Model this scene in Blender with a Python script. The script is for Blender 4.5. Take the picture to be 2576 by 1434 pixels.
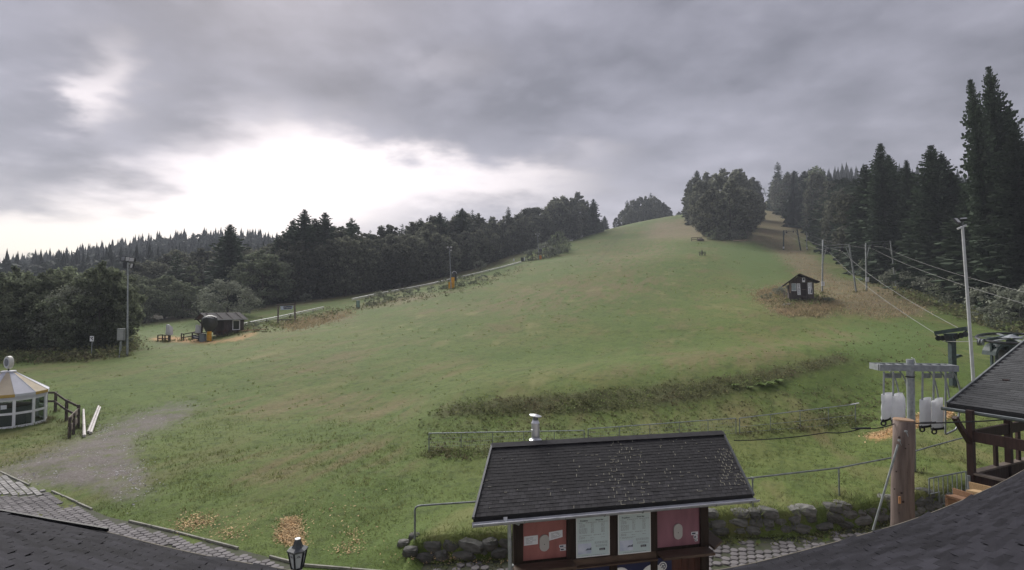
import bpy, math, random
import numpy as np
from mathutils import Vector, Matrix

random.seed(7)
rng = np.random.default_rng(11)
scene = bpy.context.scene
for o in list(bpy.data.objects):
    bpy.data.objects.remove(o, do_unlink=True)
COL = scene.collection
R = math.radians

# ------------------------------------------------------------------ camera, sky, sun, exposure
CAM_Z, F, CX, CY = 6.0, 1350.0, 1288.0, 717.0
PITCH = math.atan(47.0 / F)
cam_data = bpy.data.cameras.new("camera")
cam_data.sensor_width = 36.0
cam_data.lens = 36.0 * F / 2576.0
cam_data.clip_start = 0.1
cam_data.clip_end = 5000.0
cam = bpy.data.objects.new("camera", cam_data)
COL.objects.link(cam)
cam.location = (0, 0, CAM_Z)
cam.rotation_euler = (math.pi / 2 + PITCH, 0, 0)
scene.camera = cam

SUN_AZ, SUN_EL = R(-25), R(36)          # behind the bright gap in the clouds, over the left wood
world = bpy.data.worlds.new("World")
scene.world = world
world.use_nodes = True


def build_sky():
    nt = world.node_tree
    nt.nodes.clear()
    N, L = nt.nodes, nt.links

    def math_(op, a, b=None, c=None):
        n = N.new('ShaderNodeMath'); n.operation = op
        for i, v in enumerate((a, b, c)):
            if v is None: continue
            if isinstance(v, (int, float)): n.inputs[i].default_value = v
            else: L.new(v, n.inputs[i])
        return n.outputs[0]

    def sstep(v, lo, hi, a=0.0, b=1.0):
        n = N.new('ShaderNodeMapRange'); n.interpolation_type = 'SMOOTHSTEP'
        L.new(v, n.inputs['Value'])
        for k, x in zip(('From Min', 'From Max', 'To Min', 'To Max'), (lo, hi, a, b)): n.inputs[k].default_value = x
        return n.outputs['Result']

    tc = N.new('ShaderNodeTexCoord')
    sep = N.new('ShaderNodeSeparateXYZ'); L.new(tc.outputs['Generated'], sep.inputs[0])
    x, y, z = sep.outputs
    az = math_('ARCTAN2', x, y)
    el = math_('ARCSINE', z)
    # flat cloud deck: the direction meets a plane overhead
    zz = math_('ADD', math_('MAXIMUM', z, 0.0), 0.16)
    comb = N.new('ShaderNodeCombineXYZ')
    L.new(math_('DIVIDE', x, zz), comb.inputs[0]); L.new(math_('DIVIDE', y, zz), comb.inputs[1])

    def noise(scale, detail, rough, off):
        m = N.new('ShaderNodeMapping'); m.inputs['Location'].default_value = off
        L.new(comb.outputs[0], m.inputs['Vector'])
        n = N.new('ShaderNodeTexNoise'); n.inputs['Scale'].default_value = scale
        n.inputs['Detail'].default_value = detail; n.inputs['Roughness'].default_value = rough
        L.new(m.outputs[0], n.inputs['Vector'])
        return n.outputs['Fac']
    n_big = noise(0.55, 3, 0.5, (3.1, 1.7, 0.4))
    n_mid = noise(1.5, 5, 0.55, (8.2, 4.4, 2.0))
    n_fine = noise(3.4, 6, 0.6, (1.2, 9.4, 5.0))
    wa = math_('MULTIPLY', math_('SUBTRACT', n_mid, 0.5), 0.36)
    wb = math_('MULTIPLY', math_('SUBTRACT', n_fine, 0.5), 0.16)
    azw = math_('ADD', az, math_('ADD', wa, wb))
    elw = math_('ADD', el, math_('ADD', math_('MULTIPLY', math_('SUBTRACT', n_big, 0.5), 0.10), math_('MULTIPLY', math_('SUBTRACT', n_fine, 0.5), 0.10)))

    def blob(px, py, sa, se, amp):
        a0 = math.atan((px - CX) / F)
        e0 = math.atan((764 - py) / F * math.cos(a0))
        da = math_('DIVIDE', math_('SUBTRACT', azw, a0), sa)
        de = math_('DIVIDE', math_('SUBTRACT', elw, e0), se)
        r2 = math_('ADD', math_('MULTIPLY', da, da), math_('MULTIPLY', de, de))
        return math_('MULTIPLY', math_('EXPONENT', math_('MULTIPLY', r2, -1.0)), amp)
    blobs = [blob(*b) for b in BLOBS]
    s = blobs[0]
    for b in blobs[1:]: s = math_('ADD', s, b)
    s = math_('ADD', s, math_('MULTIPLY', math_('SUBTRACT', n_mid, 0.5), 0.30))
    gap = sstep(s, 0.06, 1.55)
    # cloud deck brightness: thin and pale low down, heavy grey above
    low = math_('EXPONENT', math_('MULTIPLY', math_('POWER', math_('DIVIDE', math_('MAXIMUM', el, 0.0), 0.20), 2.0), -1.0))
    tone = math_('ADD', 0.295, math_('MULTIPLY', low, 0.16))
    tone = math_('ADD', tone, math_('MULTIPLY', math_('SUBTRACT', n_mid, 0.5), 0.50))
    tone = math_('ADD', tone, math_('MULTIPLY', math_('SUBTRACT', n_big, 0.5), 0.36))
    tone = math_('ADD', tone, math_('MULTIPLY', math_('SUBTRACT', n_fine, 0.5), 0.26))
    for d_ in DARK: tone = math_('SUBTRACT', tone, blob(*d_))
    tone = math_('MULTIPLY', math_('MAXIMUM', tone, 0.17), SKY_K)

    def rgbmix(f, a, b):
        n = N.new('ShaderNodeMix'); n.data_type = 'RGBA'; n.clamp_factor = True
        if isinstance(f, float): n.inputs[0].default_value = f
        else: L.new(f, n.inputs[0])
        for sck, v in ((n.inputs[6], a), (n.inputs[7], b)):
            if isinstance(v, tuple): sck.default_value = (*v, 1)
            else: L.new(v, sck)
        return n.outputs[2]
    tint = rgbmix(low, (0.985, 0.955, 1.12), (1.05, 0.955, 1.06))
    sc = N.new('ShaderNodeVectorMath'); sc.operation = 'SCALE'
    L.new(tint, sc.inputs[0]); L.new(tone, sc.inputs['Scale'])
    glow = rgbmix(sstep(el, 0.02, 0.2), (0.345, 0.312, 0.258), (0.375, 0.338, 0.338))
    col = rgbmix(gap, sc.outputs[0], glow)
    bg = N.new('ShaderNodeBackground'); L.new(col, bg.inputs[0]); bg.inputs[1].default_value = 1.0
    sky = N.new('ShaderNodeTexSky'); sky.sky_type = 'NISHITA'; sky.sun_disc = False
    sky.sun_elevation = SUN_EL; sky.sun_rotation = SUN_AZ
    bs = N.new('ShaderNodeBackground'); L.new(sky.outputs[0], bs.inputs[0]); bs.inputs[1].default_value = 0.05
    mx = N.new('ShaderNodeMixShader'); mx.inputs[0].default_value = 0.94
    L.new(bs.outputs[0], mx.inputs[1]); L.new(bg.outputs[0], mx.inputs[2])
    out = N.new('ShaderNodeOutputWorld'); L.new(mx.outputs[0], out.inputs[0])


SKY_K = 0.33
DARK = [(120, 420, 0.13, 0.06, 0.10), (520, 330, 0.10, 0.05, 0.08), (700, 140, 0.35, 0.06, 0.05), (1500, 120, 0.40, 0.10, 0.05), (2300, 150, 0.40, 0.15, 0.07), (1250, 290, 0.20, 0.05, 0.06)]
BLOBS = [(760, 395, 0.150, 0.080, 1.05), (640, 495, 0.16, 0.070, 0.75), (180, 615, 0.30, 0.040, 0.95), (560, 580, 0.20, 0.055, 0.7), (450, 525, 0.13, 0.06, 0.55), (60, 600, 0.25, 0.045, 0.5), (1250, 470, 0.18, 0.045, 0.40), (1050, 425, 0.17, 0.038, 0.70), (880, 500, 0.22, 0.06, 0.45),
         (190, 240, 0.046, 0.040, 0.80), (270, 165, 0.055, 0.045, 0.50), (1150, 150, 0.10, 0.05, 0.30), (1500, 375, 0.08, 0.03, 0.36), (1350, 480, 0.25, 0.05, 0.30)]
build_sky()
world.cycles.sampling_method = 'MANUAL'
world.cycles.sample_map_resolution = 1024

sun_d = bpy.data.lights.new("sun", 'SUN')
sun_d.energy = 1.5
sun_d.angle = R(45)
sun_d.color = (1.0, 0.965, 0.92)
sun = bpy.data.objects.new("sun", sun_d)
COL.objects.link(sun)
sun.rotation_euler = (math.pi / 2 - SUN_EL, 0, math.pi - SUN_AZ)
sd = Vector((math.sin(SUN_AZ) * math.cos(SUN_EL), math.cos(SUN_AZ) * math.cos(SUN_EL), math.sin(SUN_EL)))
sun.rotation_euler = (-sd).to_track_quat('-Z', 'Y').to_euler()

vs = scene.view_settings
vs.view_transform = 'Standard'
vs.look = 'None'
vs.exposure = 1.9
vs.gamma = 1.0
vs.use_curve_mapping = False
scene.cycles.use_denoising = True
scene.cycles.max_bounces = 6
scene.cycles.transparent_max_bounces = 12

# ------------------------------------------------------------------ geometry helpers
SA, CA = math.sin(PITCH), math.cos(PITCH)


def ray(px, py):
    dx = (px - CX) / F; up = (CY - py) / F
    yy = CA - SA * up; zz = SA + CA * up
    return Vector((dx / yy, 1.0, zz / yy))


def P(px, py, Y):
    d = ray(px, py)
    return Vector((d.x * Y, Y, CAM_Z + d.z * Y))


def X(px, Y):
    return P(px, 764, Y).x


def proj(x, y, z):
    zc = z - CAM_Z
    dep = y * CA + zc * SA
    up = -y * SA + zc * CA
    return CX + F * x / dep, CY - F * up / dep


def on_plane(px, py, p0, n):
    d = ray(px, py)
    c = Vector((0, 0, CAM_Z))
    t = (p0 - c).dot(n) / d.dot(n)
    return c + d * t


def wmat(o):
    m = o.matrix_basis.copy()
    while o.parent is not None:
        o = o.parent; m = o.matrix_basis @ m
    return m


class MB:
    def __init__(s):
        s.v, s.f = [], []

    def add(s, vs_, fs):
        b = len(s.v)
        s.v += [tuple(v) for v in vs_]
        s.f += [tuple(i + b for i in f) for f in fs]
        return s

    def box(s, c, size, m=None):
        hx, hy, hz = size[0] / 2, size[1] / 2, size[2] / 2
        vs_ = [Vector((sx * hx, sy * hy, sz * hz)) for sz in (-1, 1) for sx, sy in ((-1, -1), (1, -1), (1, 1), (-1, 1))]
        if m is not None: vs_ = [m @ v for v in vs_]
        vs_ = [v + Vector(c) for v in vs_]
        return s.add(vs_, [(3, 2, 1, 0), (4, 5, 6, 7), (0, 1, 5, 4), (1, 2, 6, 5), (2, 3, 7, 6), (3, 0, 4, 7)])

    def beam(s, a, b, w, h, up=(0, 0, 1)):
        a, b = Vector(a), Vector(b)
        d = b - a
        if d.length < 1e-6: return s
        t = d.normalized(); u = Vector(up)
        sd_ = t.cross(u)
        if sd_.length < 1e-4: sd_ = t.cross(Vector((1, 0, 0)))
        sd_.normalize(); u = sd_.cross(t)
        vs_ = []
        for p in (a, b):
            for i, j in ((-1, -1), (1, -1), (1, 1), (-1, 1)):
                vs_.append(p + sd_ * (i * w / 2) + u * (j * h / 2))
        return s.add(vs_, [(3, 2, 1, 0), (4, 5, 6, 7), (0, 1, 5, 4), (1, 2, 6, 5), (2, 3, 7, 6), (3, 0, 4, 7)])

    def tube(s, pts, r, n=8, cap=True):
        pts = [Vector(p) for p in pts]
        rs = r if isinstance(r, (list, tuple)) else [r] * len(pts)
        rings = []
        prev = None
        for i, p in enumerate(pts):
            t = (pts[min(i + 1, len(pts) - 1)] - pts[max(i - 1, 0)]).normalized()
            if prev is None:
                a = t.cross(Vector((0, 0, 1)))
                if a.length < 1e-3: a = t.cross(Vector((1, 0, 0)))
            else:
                a = prev - t * prev.dot(t)
            a.normalize(); b = t.cross(a); prev = a
            rings.append([p + (a * math.cos(k * 2 * math.pi / n) + b * math.sin(k * 2 * math.pi / n)) * rs[i] for k in range(n)])
        vs_ = [v for r_ in rings for v in r_]
        fs = []
        for i in range(len(pts) - 1):
            for k in range(n):
                fs.append((i * n + k, i * n + (k + 1) % n, (i + 1) * n + (k + 1) % n, (i + 1) * n + k))
        if cap:
            fs.append(tuple(range(n - 1, -1, -1))); fs.append(tuple((len(pts) - 1) * n + k for k in range(n)))
        return s.add(vs_, fs)

    def lathe(s, c, prof, n=16, rot=0.0, m=None):
        vs_ = []
        for r, z in prof:
            for k in range(n):
                a = rot + 2 * math.pi * k / n
                v = Vector((r * math.cos(a), r * math.sin(a), z))
                if m is not None: v = m @ v
                vs_.append(v + Vector(c))
        fs = []
        for i in range(len(prof) - 1):
            for k in range(n):
                fs.append((i * n + k, i * n + (k + 1) % n, (i + 1) * n + (k + 1) % n, (i + 1) * n + k))
        fs.append(tuple(range(n - 1, -1, -1))); fs.append(tuple((len(prof) - 1) * n + k for k in range(n)))
        return s.add(vs_, fs)

    def prism(s, poly, dvec):
        poly = [Vector(p) for p in poly]; d = Vector(dvec); n = len(poly)
        vs_ = poly + [p + d for p in poly]
        fs = [tuple(range(n - 1, -1, -1)), tuple(range(n, 2 * n))]
        for k in range(n): fs.append((k, (k + 1) % n, n + (k + 1) % n, n + k))
        return s.add(vs_, fs)

    def quad(s, a, b, c, d):
        return s.add([a, b, c, d], [(0, 1, 2, 3)])

    def mesh(s, name, mat, smooth=False):
        me = bpy.data.meshes.new(name)
        me.from_pydata(s.v, [], s.f)
        me.update()
        if mat is not None: me.materials.append(mat)
        if smooth:
            me.polygons.foreach_set('use_smooth', [True] * len(me.polygons))
        return me

    def build(s, name, mat, parent=None, smooth=False, world=True, kind=None):
        if parent is not None and world:
            inv = wmat(parent).inverted()
            s.v = [tuple(inv @ Vector(v)) for v in s.v]
        me = s.mesh(name, mat, smooth)
        return link(name, me, parent, kind)


def link(name, me, parent=None, kind=None):
    o = bpy.data.objects.new(name, me)
    COL.objects.link(o)
    if parent is not None: o.parent = parent
    if kind: o['kind'] = kind
    return o


def np_mesh(name, verts, quads, mat, nper=4):
    me = bpy.data.meshes.new(name)
    verts = np.asarray(verts, dtype=np.float32).reshape(-1, 3)
    quads = np.asarray(quads, dtype=np.int32).reshape(-1)
    nf = len(quads) // nper
    me.vertices.add(len(verts)); me.vertices.foreach_set('co', verts.ravel())
    me.loops.add(len(quads)); me.loops.foreach_set('vertex_index', quads)
    me.polygons.add(nf); me.polygons.foreach_set('loop_start', np.arange(nf, dtype=np.int32) * nper)
    me.update(calc_edges=True)
    if mat is not None: me.materials.append(mat)
    return me


def tag(o, label, cat, group=None, kind=None):
    o['label'] = label; o['category'] = cat
    if group: o['group'] = group
    if kind: o['kind'] = kind
    return o


def thing(name, label, cat, loc=(0, 0, 0), rz=0.0, group=None):
    o = bpy.data.objects.new(name, None)
    o.empty_display_size = 0.3
    COL.objects.link(o)
    o.matrix_basis = Matrix.Translation(Vector(loc)) @ Matrix.Rotation(rz, 4, 'Z')
    return tag(o, label, cat, group)


def copy_tree(o, parent=None):
    c = o.copy(); COL.objects.link(c)
    if parent is not None: c.parent = parent
    for ch in o.children: copy_tree(ch, c)
    return c


def single(mb, name, mat, label, cat, base, group=None, smooth=False):
    b = Vector(base)
    mb.v = [tuple(Vector(v) - b) for v in mb.v]
    o = link(name, mb.mesh(name, mat, smooth))
    o.location = b
    return tag(o, label, cat, group)


# ------------------------------------------------------------------ materials
MATS = {}


def M(name, col, rough=0.8, var=0.25, scale=4.0, bump=0.0, metal=0.0, spec=0.25, col2=None, detail=4.0, obj=0.0, island=0.0, stretch=None, bscale=None, thr=None, trans=0.0):
    """Procedural material: colour with noise variation, optional second colour in patches, optional bump."""
    if name in MATS: return MATS[name]
    m = bpy.data.materials.new(name); m.use_nodes = True
    nt = m.node_tree; N, L = nt.nodes, nt.links
    b = N['Principled BSDF']
    b.inputs['Roughness'].default_value = rough
    b.inputs['Metallic'].default_value = metal
    b.inputs['Specular IOR Level'].default_value = spec
    tc = N.new('ShaderNodeTexCoord')
    mp = N.new('ShaderNodeMapping')
    if stretch: mp.inputs['Scale'].default_value = stretch
    L.new(tc.outputs['Object'], mp.inputs['Vector'])
    n = N.new('ShaderNodeTexNoise'); n.inputs['Scale'].default_value = scale; n.inputs['Detail'].default_value = detail
    L.new(mp.outputs[0], n.inputs['Vector'])
    mix = N.new('ShaderNodeMix'); mix.data_type = 'RGBA'
    c2 = col2 if col2 else tuple(c * (1 - var) for c in col)
    c1 = col if col2 else tuple(c * (1 + var) for c in col)
    mix.inputs[6].default_value = (*c1, 1); mix.inputs[7].default_value = (*c2, 1)
    mr = N.new('ShaderNodeMapRange')
    lo, hi = thr if thr else (0.3, 0.7)
    mr.inputs['From Min'].default_value = lo; mr.inputs['From Max'].default_value = hi
    L.new(n.outputs['Fac'], mr.inputs['Value']); L.new(mr.outputs[0], mix.inputs[0])
    out = mix.outputs[2]
    for amount, kind in ((obj, 'o'), (island, 'i')):
        if amount:
            if kind == 'o':
                src = N.new('ShaderNodeObjectInfo').outputs['Random']
            else:
                src = N.new('ShaderNodeNewGeometry').outputs['Random Per Island']
            mm = N.new('ShaderNodeMapRange'); mm.inputs['To Min'].default_value = 1 - amount; mm.inputs['To Max'].default_value = 1 + amount
            L.new(src, mm.inputs['Value'])
            vm = N.new('ShaderNodeVectorMath'); vm.operation = 'SCALE'
            L.new(out, vm.inputs[0]); L.new(mm.outputs[0], vm.inputs['Scale']); out = vm.outputs[0]
    L.new(out, b.inputs['Base Color'])
    if bump:
        n2 = N.new('ShaderNodeTexNoise'); n2.inputs['Scale'].default_value = bscale or scale * 4; n2.inputs['Detail'].default_value = 5
        L.new(mp.outputs[0], n2.inputs['Vector'])
        bp = N.new('ShaderNodeBump'); bp.inputs['Strength'].default_value = bump; bp.inputs['Distance'].default_value = 0.02
        L.new(n2.outputs['Fac'], bp.inputs['Height']); L.new(bp.outputs[0], b.inputs['Normal'])
    if trans:
        tb = N.new('ShaderNodeBsdfTranslucent'); L.new(out, tb.inputs['Color'])
        mx = N.new('ShaderNodeMixShader'); mx.inputs[0].default_value = trans
        L.new(b.outputs[0], mx.inputs[1]); L.new(tb.outputs[0], mx.inputs[2])
        L.new(mx.outputs[0], N['Material Output'].inputs['Surface'])
    MATS[name] = m
    return m


wood_dark = M('dark stained wood', (0.030, 0.020, 0.016), 0.75, 0.35, 3, 0.4, stretch=(6, 6, 0.7), spec=0.2)
wood_hut = M('weathered brown boards', (0.068, 0.054, 0.050), 0.85, 0.4, 3, 0.4, stretch=(5, 5, 0.5), obj=0.25)
wood_grey = M('weathered grey wood', (0.17, 0.14, 0.115), 0.85, 0.4, 5, 0.4, stretch=(3, 3, 0.6))
wood_fence = M('old fence wood', (0.085, 0.07, 0.06), 0.9, 0.4, 6, 0.3)
wood_warm = M('warm bench wood', (0.26, 0.145, 0.08), 0.65, 0.25, 5, 0.2, stretch=(1, 8, 8))
wood_pale = M('pale bench wood', (0.38, 0.26, 0.14), 0.7, 0.25, 5, 0.2, stretch=(1, 8, 8))
galv = M('galvanised steel', (0.30, 0.32, 0.335), 0.5, 0.2, 8, metal=0.5, spec=0.4)
galv_dull = M('dull galvanised steel', (0.22, 0.24, 0.24), 0.6, 0.3, 6, metal=0.3, spec=0.4)
galv_dark = M('weathered dark galvanised steel', (0.20, 0.215, 0.215), 0.6, 0.3, 6, metal=0.3, spec=0.35)
steel_green = M('dark green painted steel', (0.035, 0.055, 0.055), 0.55, 0.3, 5, spec=0.35)
steel_dark = M('dark steel', (0.025, 0.027, 0.03), 0.5, 0.3, 6, spec=0.4)
alu = M('bright aluminium', (0.62, 0.63, 0.65), 0.35, 0.08, 5, metal=0.8, spec=0.5)
pole_white = M('white painted pole', (0.50, 0.51, 0.52), 0.45, 0.12, 3, spec=0.4)
white_paint = M('white paint', (0.78, 0.79, 0.80), 0.5, 0.06, 4, spec=0.35)
white_cover = M('white tarpaulin', (0.74, 0.75, 0.78), 0.6, 0.08, 3, 0.5, bscale=6, trans=.25)
black_tarp = M('black tarpaulin', (0.035, 0.037, 0.035), 0.45, 0.4, 2, 0.8, bscale=3, spec=0.45)
black_rubber = M('black rubber', (0.015, 0.015, 0.016), 0.7, 0.2, 5)
yellow = M('yellow padding', (0.62, 0.33, 0.03), 0.6, 0.15, 4)
blue_navy = M('navy sign paint', (0.018, 0.022, 0.075), 0.4, 0.1, 2, spec=0.4)
ink = M('printed ink', (0.03, 0.035, 0.06), 0.6, 0.1, 4)
ink_grey = M('grey printed ink', (0.20, 0.21, 0.24), 0.6, 0.1, 4)
poster_paper = M('poster paper behind glass', (0.50, 0.60, 0.62), 0.3, 0.05, 2, spec=0.5)
poster_sky = M('poster winter picture', (0.42, 0.48, 0.62), 0.35, 0.2, 6, col2=(0.62, 0.66, 0.76))
poster_hill = M('poster picture dark hill', (0.10, 0.12, 0.17), 0.4, 0.3, 14)
paper_white = M('white paper', (0.66, 0.68, 0.72), 0.6, 0.04, 3)
red_panel = M('faded red panel', (0.31, 0.125, 0.115), 0.6, 0.15, 3, 0.15, stretch=(2, 2, .4))
plum_panel = M('plum red panel', (0.25, 0.118, 0.15), 0.6, 0.15, 3, 0.15, stretch=(2, 2, .4))
oval_grey = M('grey plastic disc', (0.42, 0.41, 0.40), 0.5, 0.05, 3)
brown_board = M('brown counter board', (0.085, 0.055, 0.040), 0.55, 0.25, 3, 0.2, stretch=(1, 6, 6), spec=0.35)
shingle_black = M('black felt shingle', (0.034, 0.033, 0.036), 0.85, 0.25, 7, 0.4, obj=0.28, bscale=90, spec=0.2)
roof_felt = M('roof felt', (0.016, 0.016, 0.018), 0.9, 0.2, 4, 0.2)
shingle_grey = M('weathered roof shingle', (0.022, 0.0215, 0.027), 0.9, 0.3, 3, 0.4, obj=0.3, island=0.3, bscale=80, spec=0.08)
lichen = M('pale lichen', (0.26, 0.25, 0.20), 0.95, 0.3, 9)
fascia_black = M('black fascia', (0.012, 0.012, 0.013), 0.6, 0.2, 4)
stone_mat = M('field stone', (0.165, 0.160, 0.152), 0.9, 0.4, 3, 0.8, obj=0.35, col2=(0.085, 0.088, 0.075), bscale=9)
paver_mat = M('concrete paver', (0.145, 0.136, 0.138), 0.9, 0.2, 3, 0.4, obj=0.22, island=0.22, bscale=30)
paver_light = M('pale concrete paver', (0.30, 0.29, 0.28), 0.9, 0.2, 3, 0.4, obj=0.25, island=0.25, bscale=30)
joint_mat = M('sandy joints', (0.070, 0.068, 0.055), 0.95, 0.5, 6, 0.3, col2=(0.05, 0.062, 0.028))
kerb_mat = M('pale concrete kerb', (0.25, 0.245, 0.21), 0.9, 0.3, 5, 0.3)
bark_log = M('debarked log', (0.19, 0.148, 0.128), 0.85, 0.3, 2.0, 0.5, stretch=(7, 7, 0.8), col2=(0.115, 0.085, 0.074))
cut_wood = M('cut wood end', (0.30, 0.20, 0.13), 0.8, 0.25, 4, 0.2)
bark_tree = M('tree bark', (0.055, 0.045, 0.038), 0.95, 0.4, 4, 0.6)
glass_dark = M('dark window glass', (0.02, 0.024, 0.026), 0.12, 0.3, 2, spec=0.5)
cream = M('cream canvas', (0.66, 0.58, 0.44), 0.75, 0.08, 3, trans=.3)
ochre = M('ochre canvas edge', (0.52, 0.35, 0.10), 0.7, 0.1, 3)
canvas_white = M('white canvas', (0.74, 0.75, 0.80), 0.7, 0.06, 3, trans=.3)
chip_mat = M('wood chips', (0.52, 0.37, 0.20), 0.9, 0.25, 4, island=0.45)
brass = M('brass fitting', (0.48, 0.38, 0.16), 0.35, 0.2, 6, metal=0.7)
frost = M('frosted lamp pane', (0.72, 0.75, 0.79), 0.3, 0.06, 3, spec=0.5, trans=.5)
lamp_green = M('lamp dark paint', (0.055, 0.062, 0.07), 0.45, 0.2, 5, spec=0.4)
cabinet_grey = M('grey cabinet', (0.24, 0.25, 0.25), 0.5, 0.1, 4)
green_box = M('pale green box', (0.22, 0.32, 0.26), 0.6, 0.12, 4)
concrete = M('concrete', (0.30, 0.29, 0.27), 0.9, 0.2, 4, 0.2)
leaf_broad = M('broadleaf foliage', (0.118, 0.124, 0.090), 0.8, 0.3, 0.35, obj=0.42, island=0.45, spec=0.12, trans=0.5)
leaf_pale = M('pale willow foliage', (0.200, 0.215, 0.165), 0.8, 0.25, 0.5, obj=0.15, island=0.4, spec=0.15, trans=0.3)
leaf_mid = M('alder foliage', (0.120, 0.138, 0.090), 0.8, 0.25, 0.5, obj=0.35, island=0.4, spec=0.12, trans=0.5)
needle = M('spruce needles', (0.058, 0.080, 0.050), 0.8, 0.3, 0.4, obj=0.38, island=0.45, spec=0.12, trans=0.1)
needle_far = M('far forest foliage', (0.040, 0.050, 0.038), 0.85, 0.3, 0.03, island=0.4, spec=0.1, trans=0.1)
weed = M('rank weeds', (0.165, 0.210, 0.078), 0.85, 0.3, 0.6, island=0.45, col2=(0.155, 0.128, 0.080), spec=0.1, trans=0.35)
weed_dry = M('dry heath grass', (0.36, 0.28, 0.175), 0.9, 0.25, 0.5, island=0.35, col2=(0.26, 0.225, 0.125), spec=0.1, trans=0.4)
grass_blade = M('grass blades', (0.115, 0.160, 0.052), 0.8, 0.25, 0.7, island=0.5, col2=(0.175, 0.178, 0.070), spec=0.15, trans=0.45)
grass_dark = M('meadow tufts', (0.170, 0.205, 0.068), 0.85, 0.25, 0.3, island=0.4, spec=0.1, trans=0.4)
fern_mat = M('fern green', (0.13, 0.19, 0.045), 0.7, 0.2, 4, island=0.25, trans=0.3)
pebble_mat = M('pale pebbles', (0.36, 0.35, 0.35), 0.85, 0.2, 4, island=0.35)
tilewood = M('pavilion dark red wood', (0.040, 0.020, 0.017), 0.6, 0.3, 3, 0.3, stretch=(5, 5, .6), spec=0.3)
fridge_white = M('white cabinet', (0.50, 0.51, 0.50), 0.5, 0.05, 3)

# ------------------------------------------------------------------ terrain
WALL = [(1000, 1418), (1045, 1414), (1290, 1402), (1560, 1372), (1790, 1350), (2000, 1345), (2250, 1312), (2330, 1292), (2470, 1262)]


def flat(px, py, z=0.0):
    d = ray(px, py)
    t = (z - CAM_Z) / d.z
    return Vector((d.x * t, t, z))


WALLP = [flat(*p) for p in WALL]
WX = np.array([p.x for p in WALLP]); WY = np.array([p.y for p in WALLP])
EDGE = [flat(*p) for p in [(-300, 1080), (0, 1188), (73, 1222), (130, 1237), (270, 1300), (440, 1340), (600, 1382), (760, 1424), (1010, 1445)]]
EX = np.array([p.x for p in EDGE]); EY = np.array([p.y for p in EDGE])
CP = [P(*p) for p in [
    # foreground meadow, left valley floor
    (60, 1088, 25.8), (200, 1080, 26.8), (150, 1130, 22.2), (350, 1130, 22), (600, 1130, 22), (850, 1130, 22), (1000, 1140, 21.6),
    (1300, 1128, 22), (1470, 1122, 22.4), (1660, 1108, 23.4), (1850, 1090, 24.6), (2160, 1062, 27), (2250, 1085, 24.5), (2400, 1060, 25),
    (-150, 1080, 26), (-150, 1000, 33), (50, 1000, 33), (300, 1000, 33), (600, 1000, 33), (850, 1000, 33), (1020, 1010, 31),
    (-150, 908, 50), (100, 906, 50), (300, 900, 50), (500, 862, 64), (420, 875, 57), (700, 930, 41), (900, 930, 41), (1100, 925, 41),
    (580, 838, 69), (700, 815, 88), (860, 780, 96), (1000, 748, 108), (1135, 726, 116), (1250, 690, 150), (1355, 652, 187), (1440, 612, 235),
    (350, 812, 105), (500, 795, 110), (620, 778, 117), (800, 757, 128), (1000, 727, 142), (1150, 690, 172), (1300, 642, 215), (1450, 603, 272),
    (100, 830, 100), (-150, 830, 100), (100, 790, 140), (-150, 790, 140),
    # bank behind the mesh fence: foot, then crest
    (1080, 1052, 26), (1150, 1046, 26.6), (1300, 1047, 27), (1500, 1040, 27.8), (1750, 1015, 29), (1900, 985, 30.5), (2050, 955, 32), (2170, 930, 34), (2300, 935, 33), (2450, 930, 33), (2650, 930, 33),
    (1060, 1040, 27.2), (1150, 1012, 28.2), (1300, 998, 29), (1500, 980, 30), (1750, 958, 31.5), (1900, 932, 33), (2050, 905, 35), (2170, 880, 38),
    # the piste
    (1300, 920, 42), (1500, 900, 45), (1750, 870, 50), (2000, 850, 52), (2200, 850, 46), (2400, 860, 44), (2650, 870, 44),
    (1100, 830, 64), (1400, 800, 70), (1750, 755, 85), (2016, 757, 73), (2100, 745, 75), (2200, 738, 77), (1900, 790, 66), (2000, 810, 60), (2200, 800, 60),
    (1300, 730, 105), (1500, 690, 120), (1766, 643, 140), (1900, 680, 115), (2060, 690, 110), (1600, 640, 180), (1430, 650, 165),
    (1510, 582, 300), (1600, 560, 320), (1700, 542, 330), (1742, 537, 330), (1600, 600, 240), (1750, 600, 190), (1835, 602, 190), (1900, 600, 188),
    (1975, 628, 178), (2035, 620, 182), (1890, 560, 255), (1920, 550, 285), (1985, 545, 300), (1940, 506, 420), (2045, 590, 215), (2100, 645, 150), (1850, 530, 330), (1990, 520, 400),
    # right wood floor
    (2160, 690, 112), (2260, 733, 90), (2370, 765, 76), (2440, 793, 66), (2560, 828, 58), (2720, 840, 54), (2200, 640, 165), (2350, 660, 145), (2500, 690, 120), (2700, 700, 115),
    (2100, 560, 280), (2300, 560, 280), (2500, 580, 260), (2150, 485, 420), (2350, 500, 420), (2550, 520, 420), (2700, 520, 420),
    # over the crest and far hills
    (1540, 590, 420), (1700, 572, 420), (1840, 540, 430), (1450, 610, 420), (1300, 640, 420), (1100, 660, 420), (900, 660, 420), (700, 642, 430), (500, 634, 430), (350, 652, 430), (200, 682, 430), (50, 708, 430), (-150, 730, 430),
    (100, 730, 260), (350, 720, 260), (600, 715, 260), (900, 700, 280), (1150, 665, 320), (1350, 635, 320),
    (0, 735, 620), (350, 690, 620), (700, 675, 620), (1200, 665, 620), (1700, 610, 620), (1945, 540, 620), (2200, 515, 620), (2550, 540, 620), (1940, 520, 480)]]
for x_, y_ in [(-24, 13), (-16, 13), (-10, 13), (-5, 12.4), (-24, 18), (-16, 18), (-9, 18), (-4, 17), (-30, 22), (-3.4, 14.2), (0, 18), (6, 20), (12, 21), (-20, 9), (-10, 9), (0, 9), (8, 9), (18, 9)]:
    CP.append(Vector((x_, y_, 0.0)))
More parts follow.
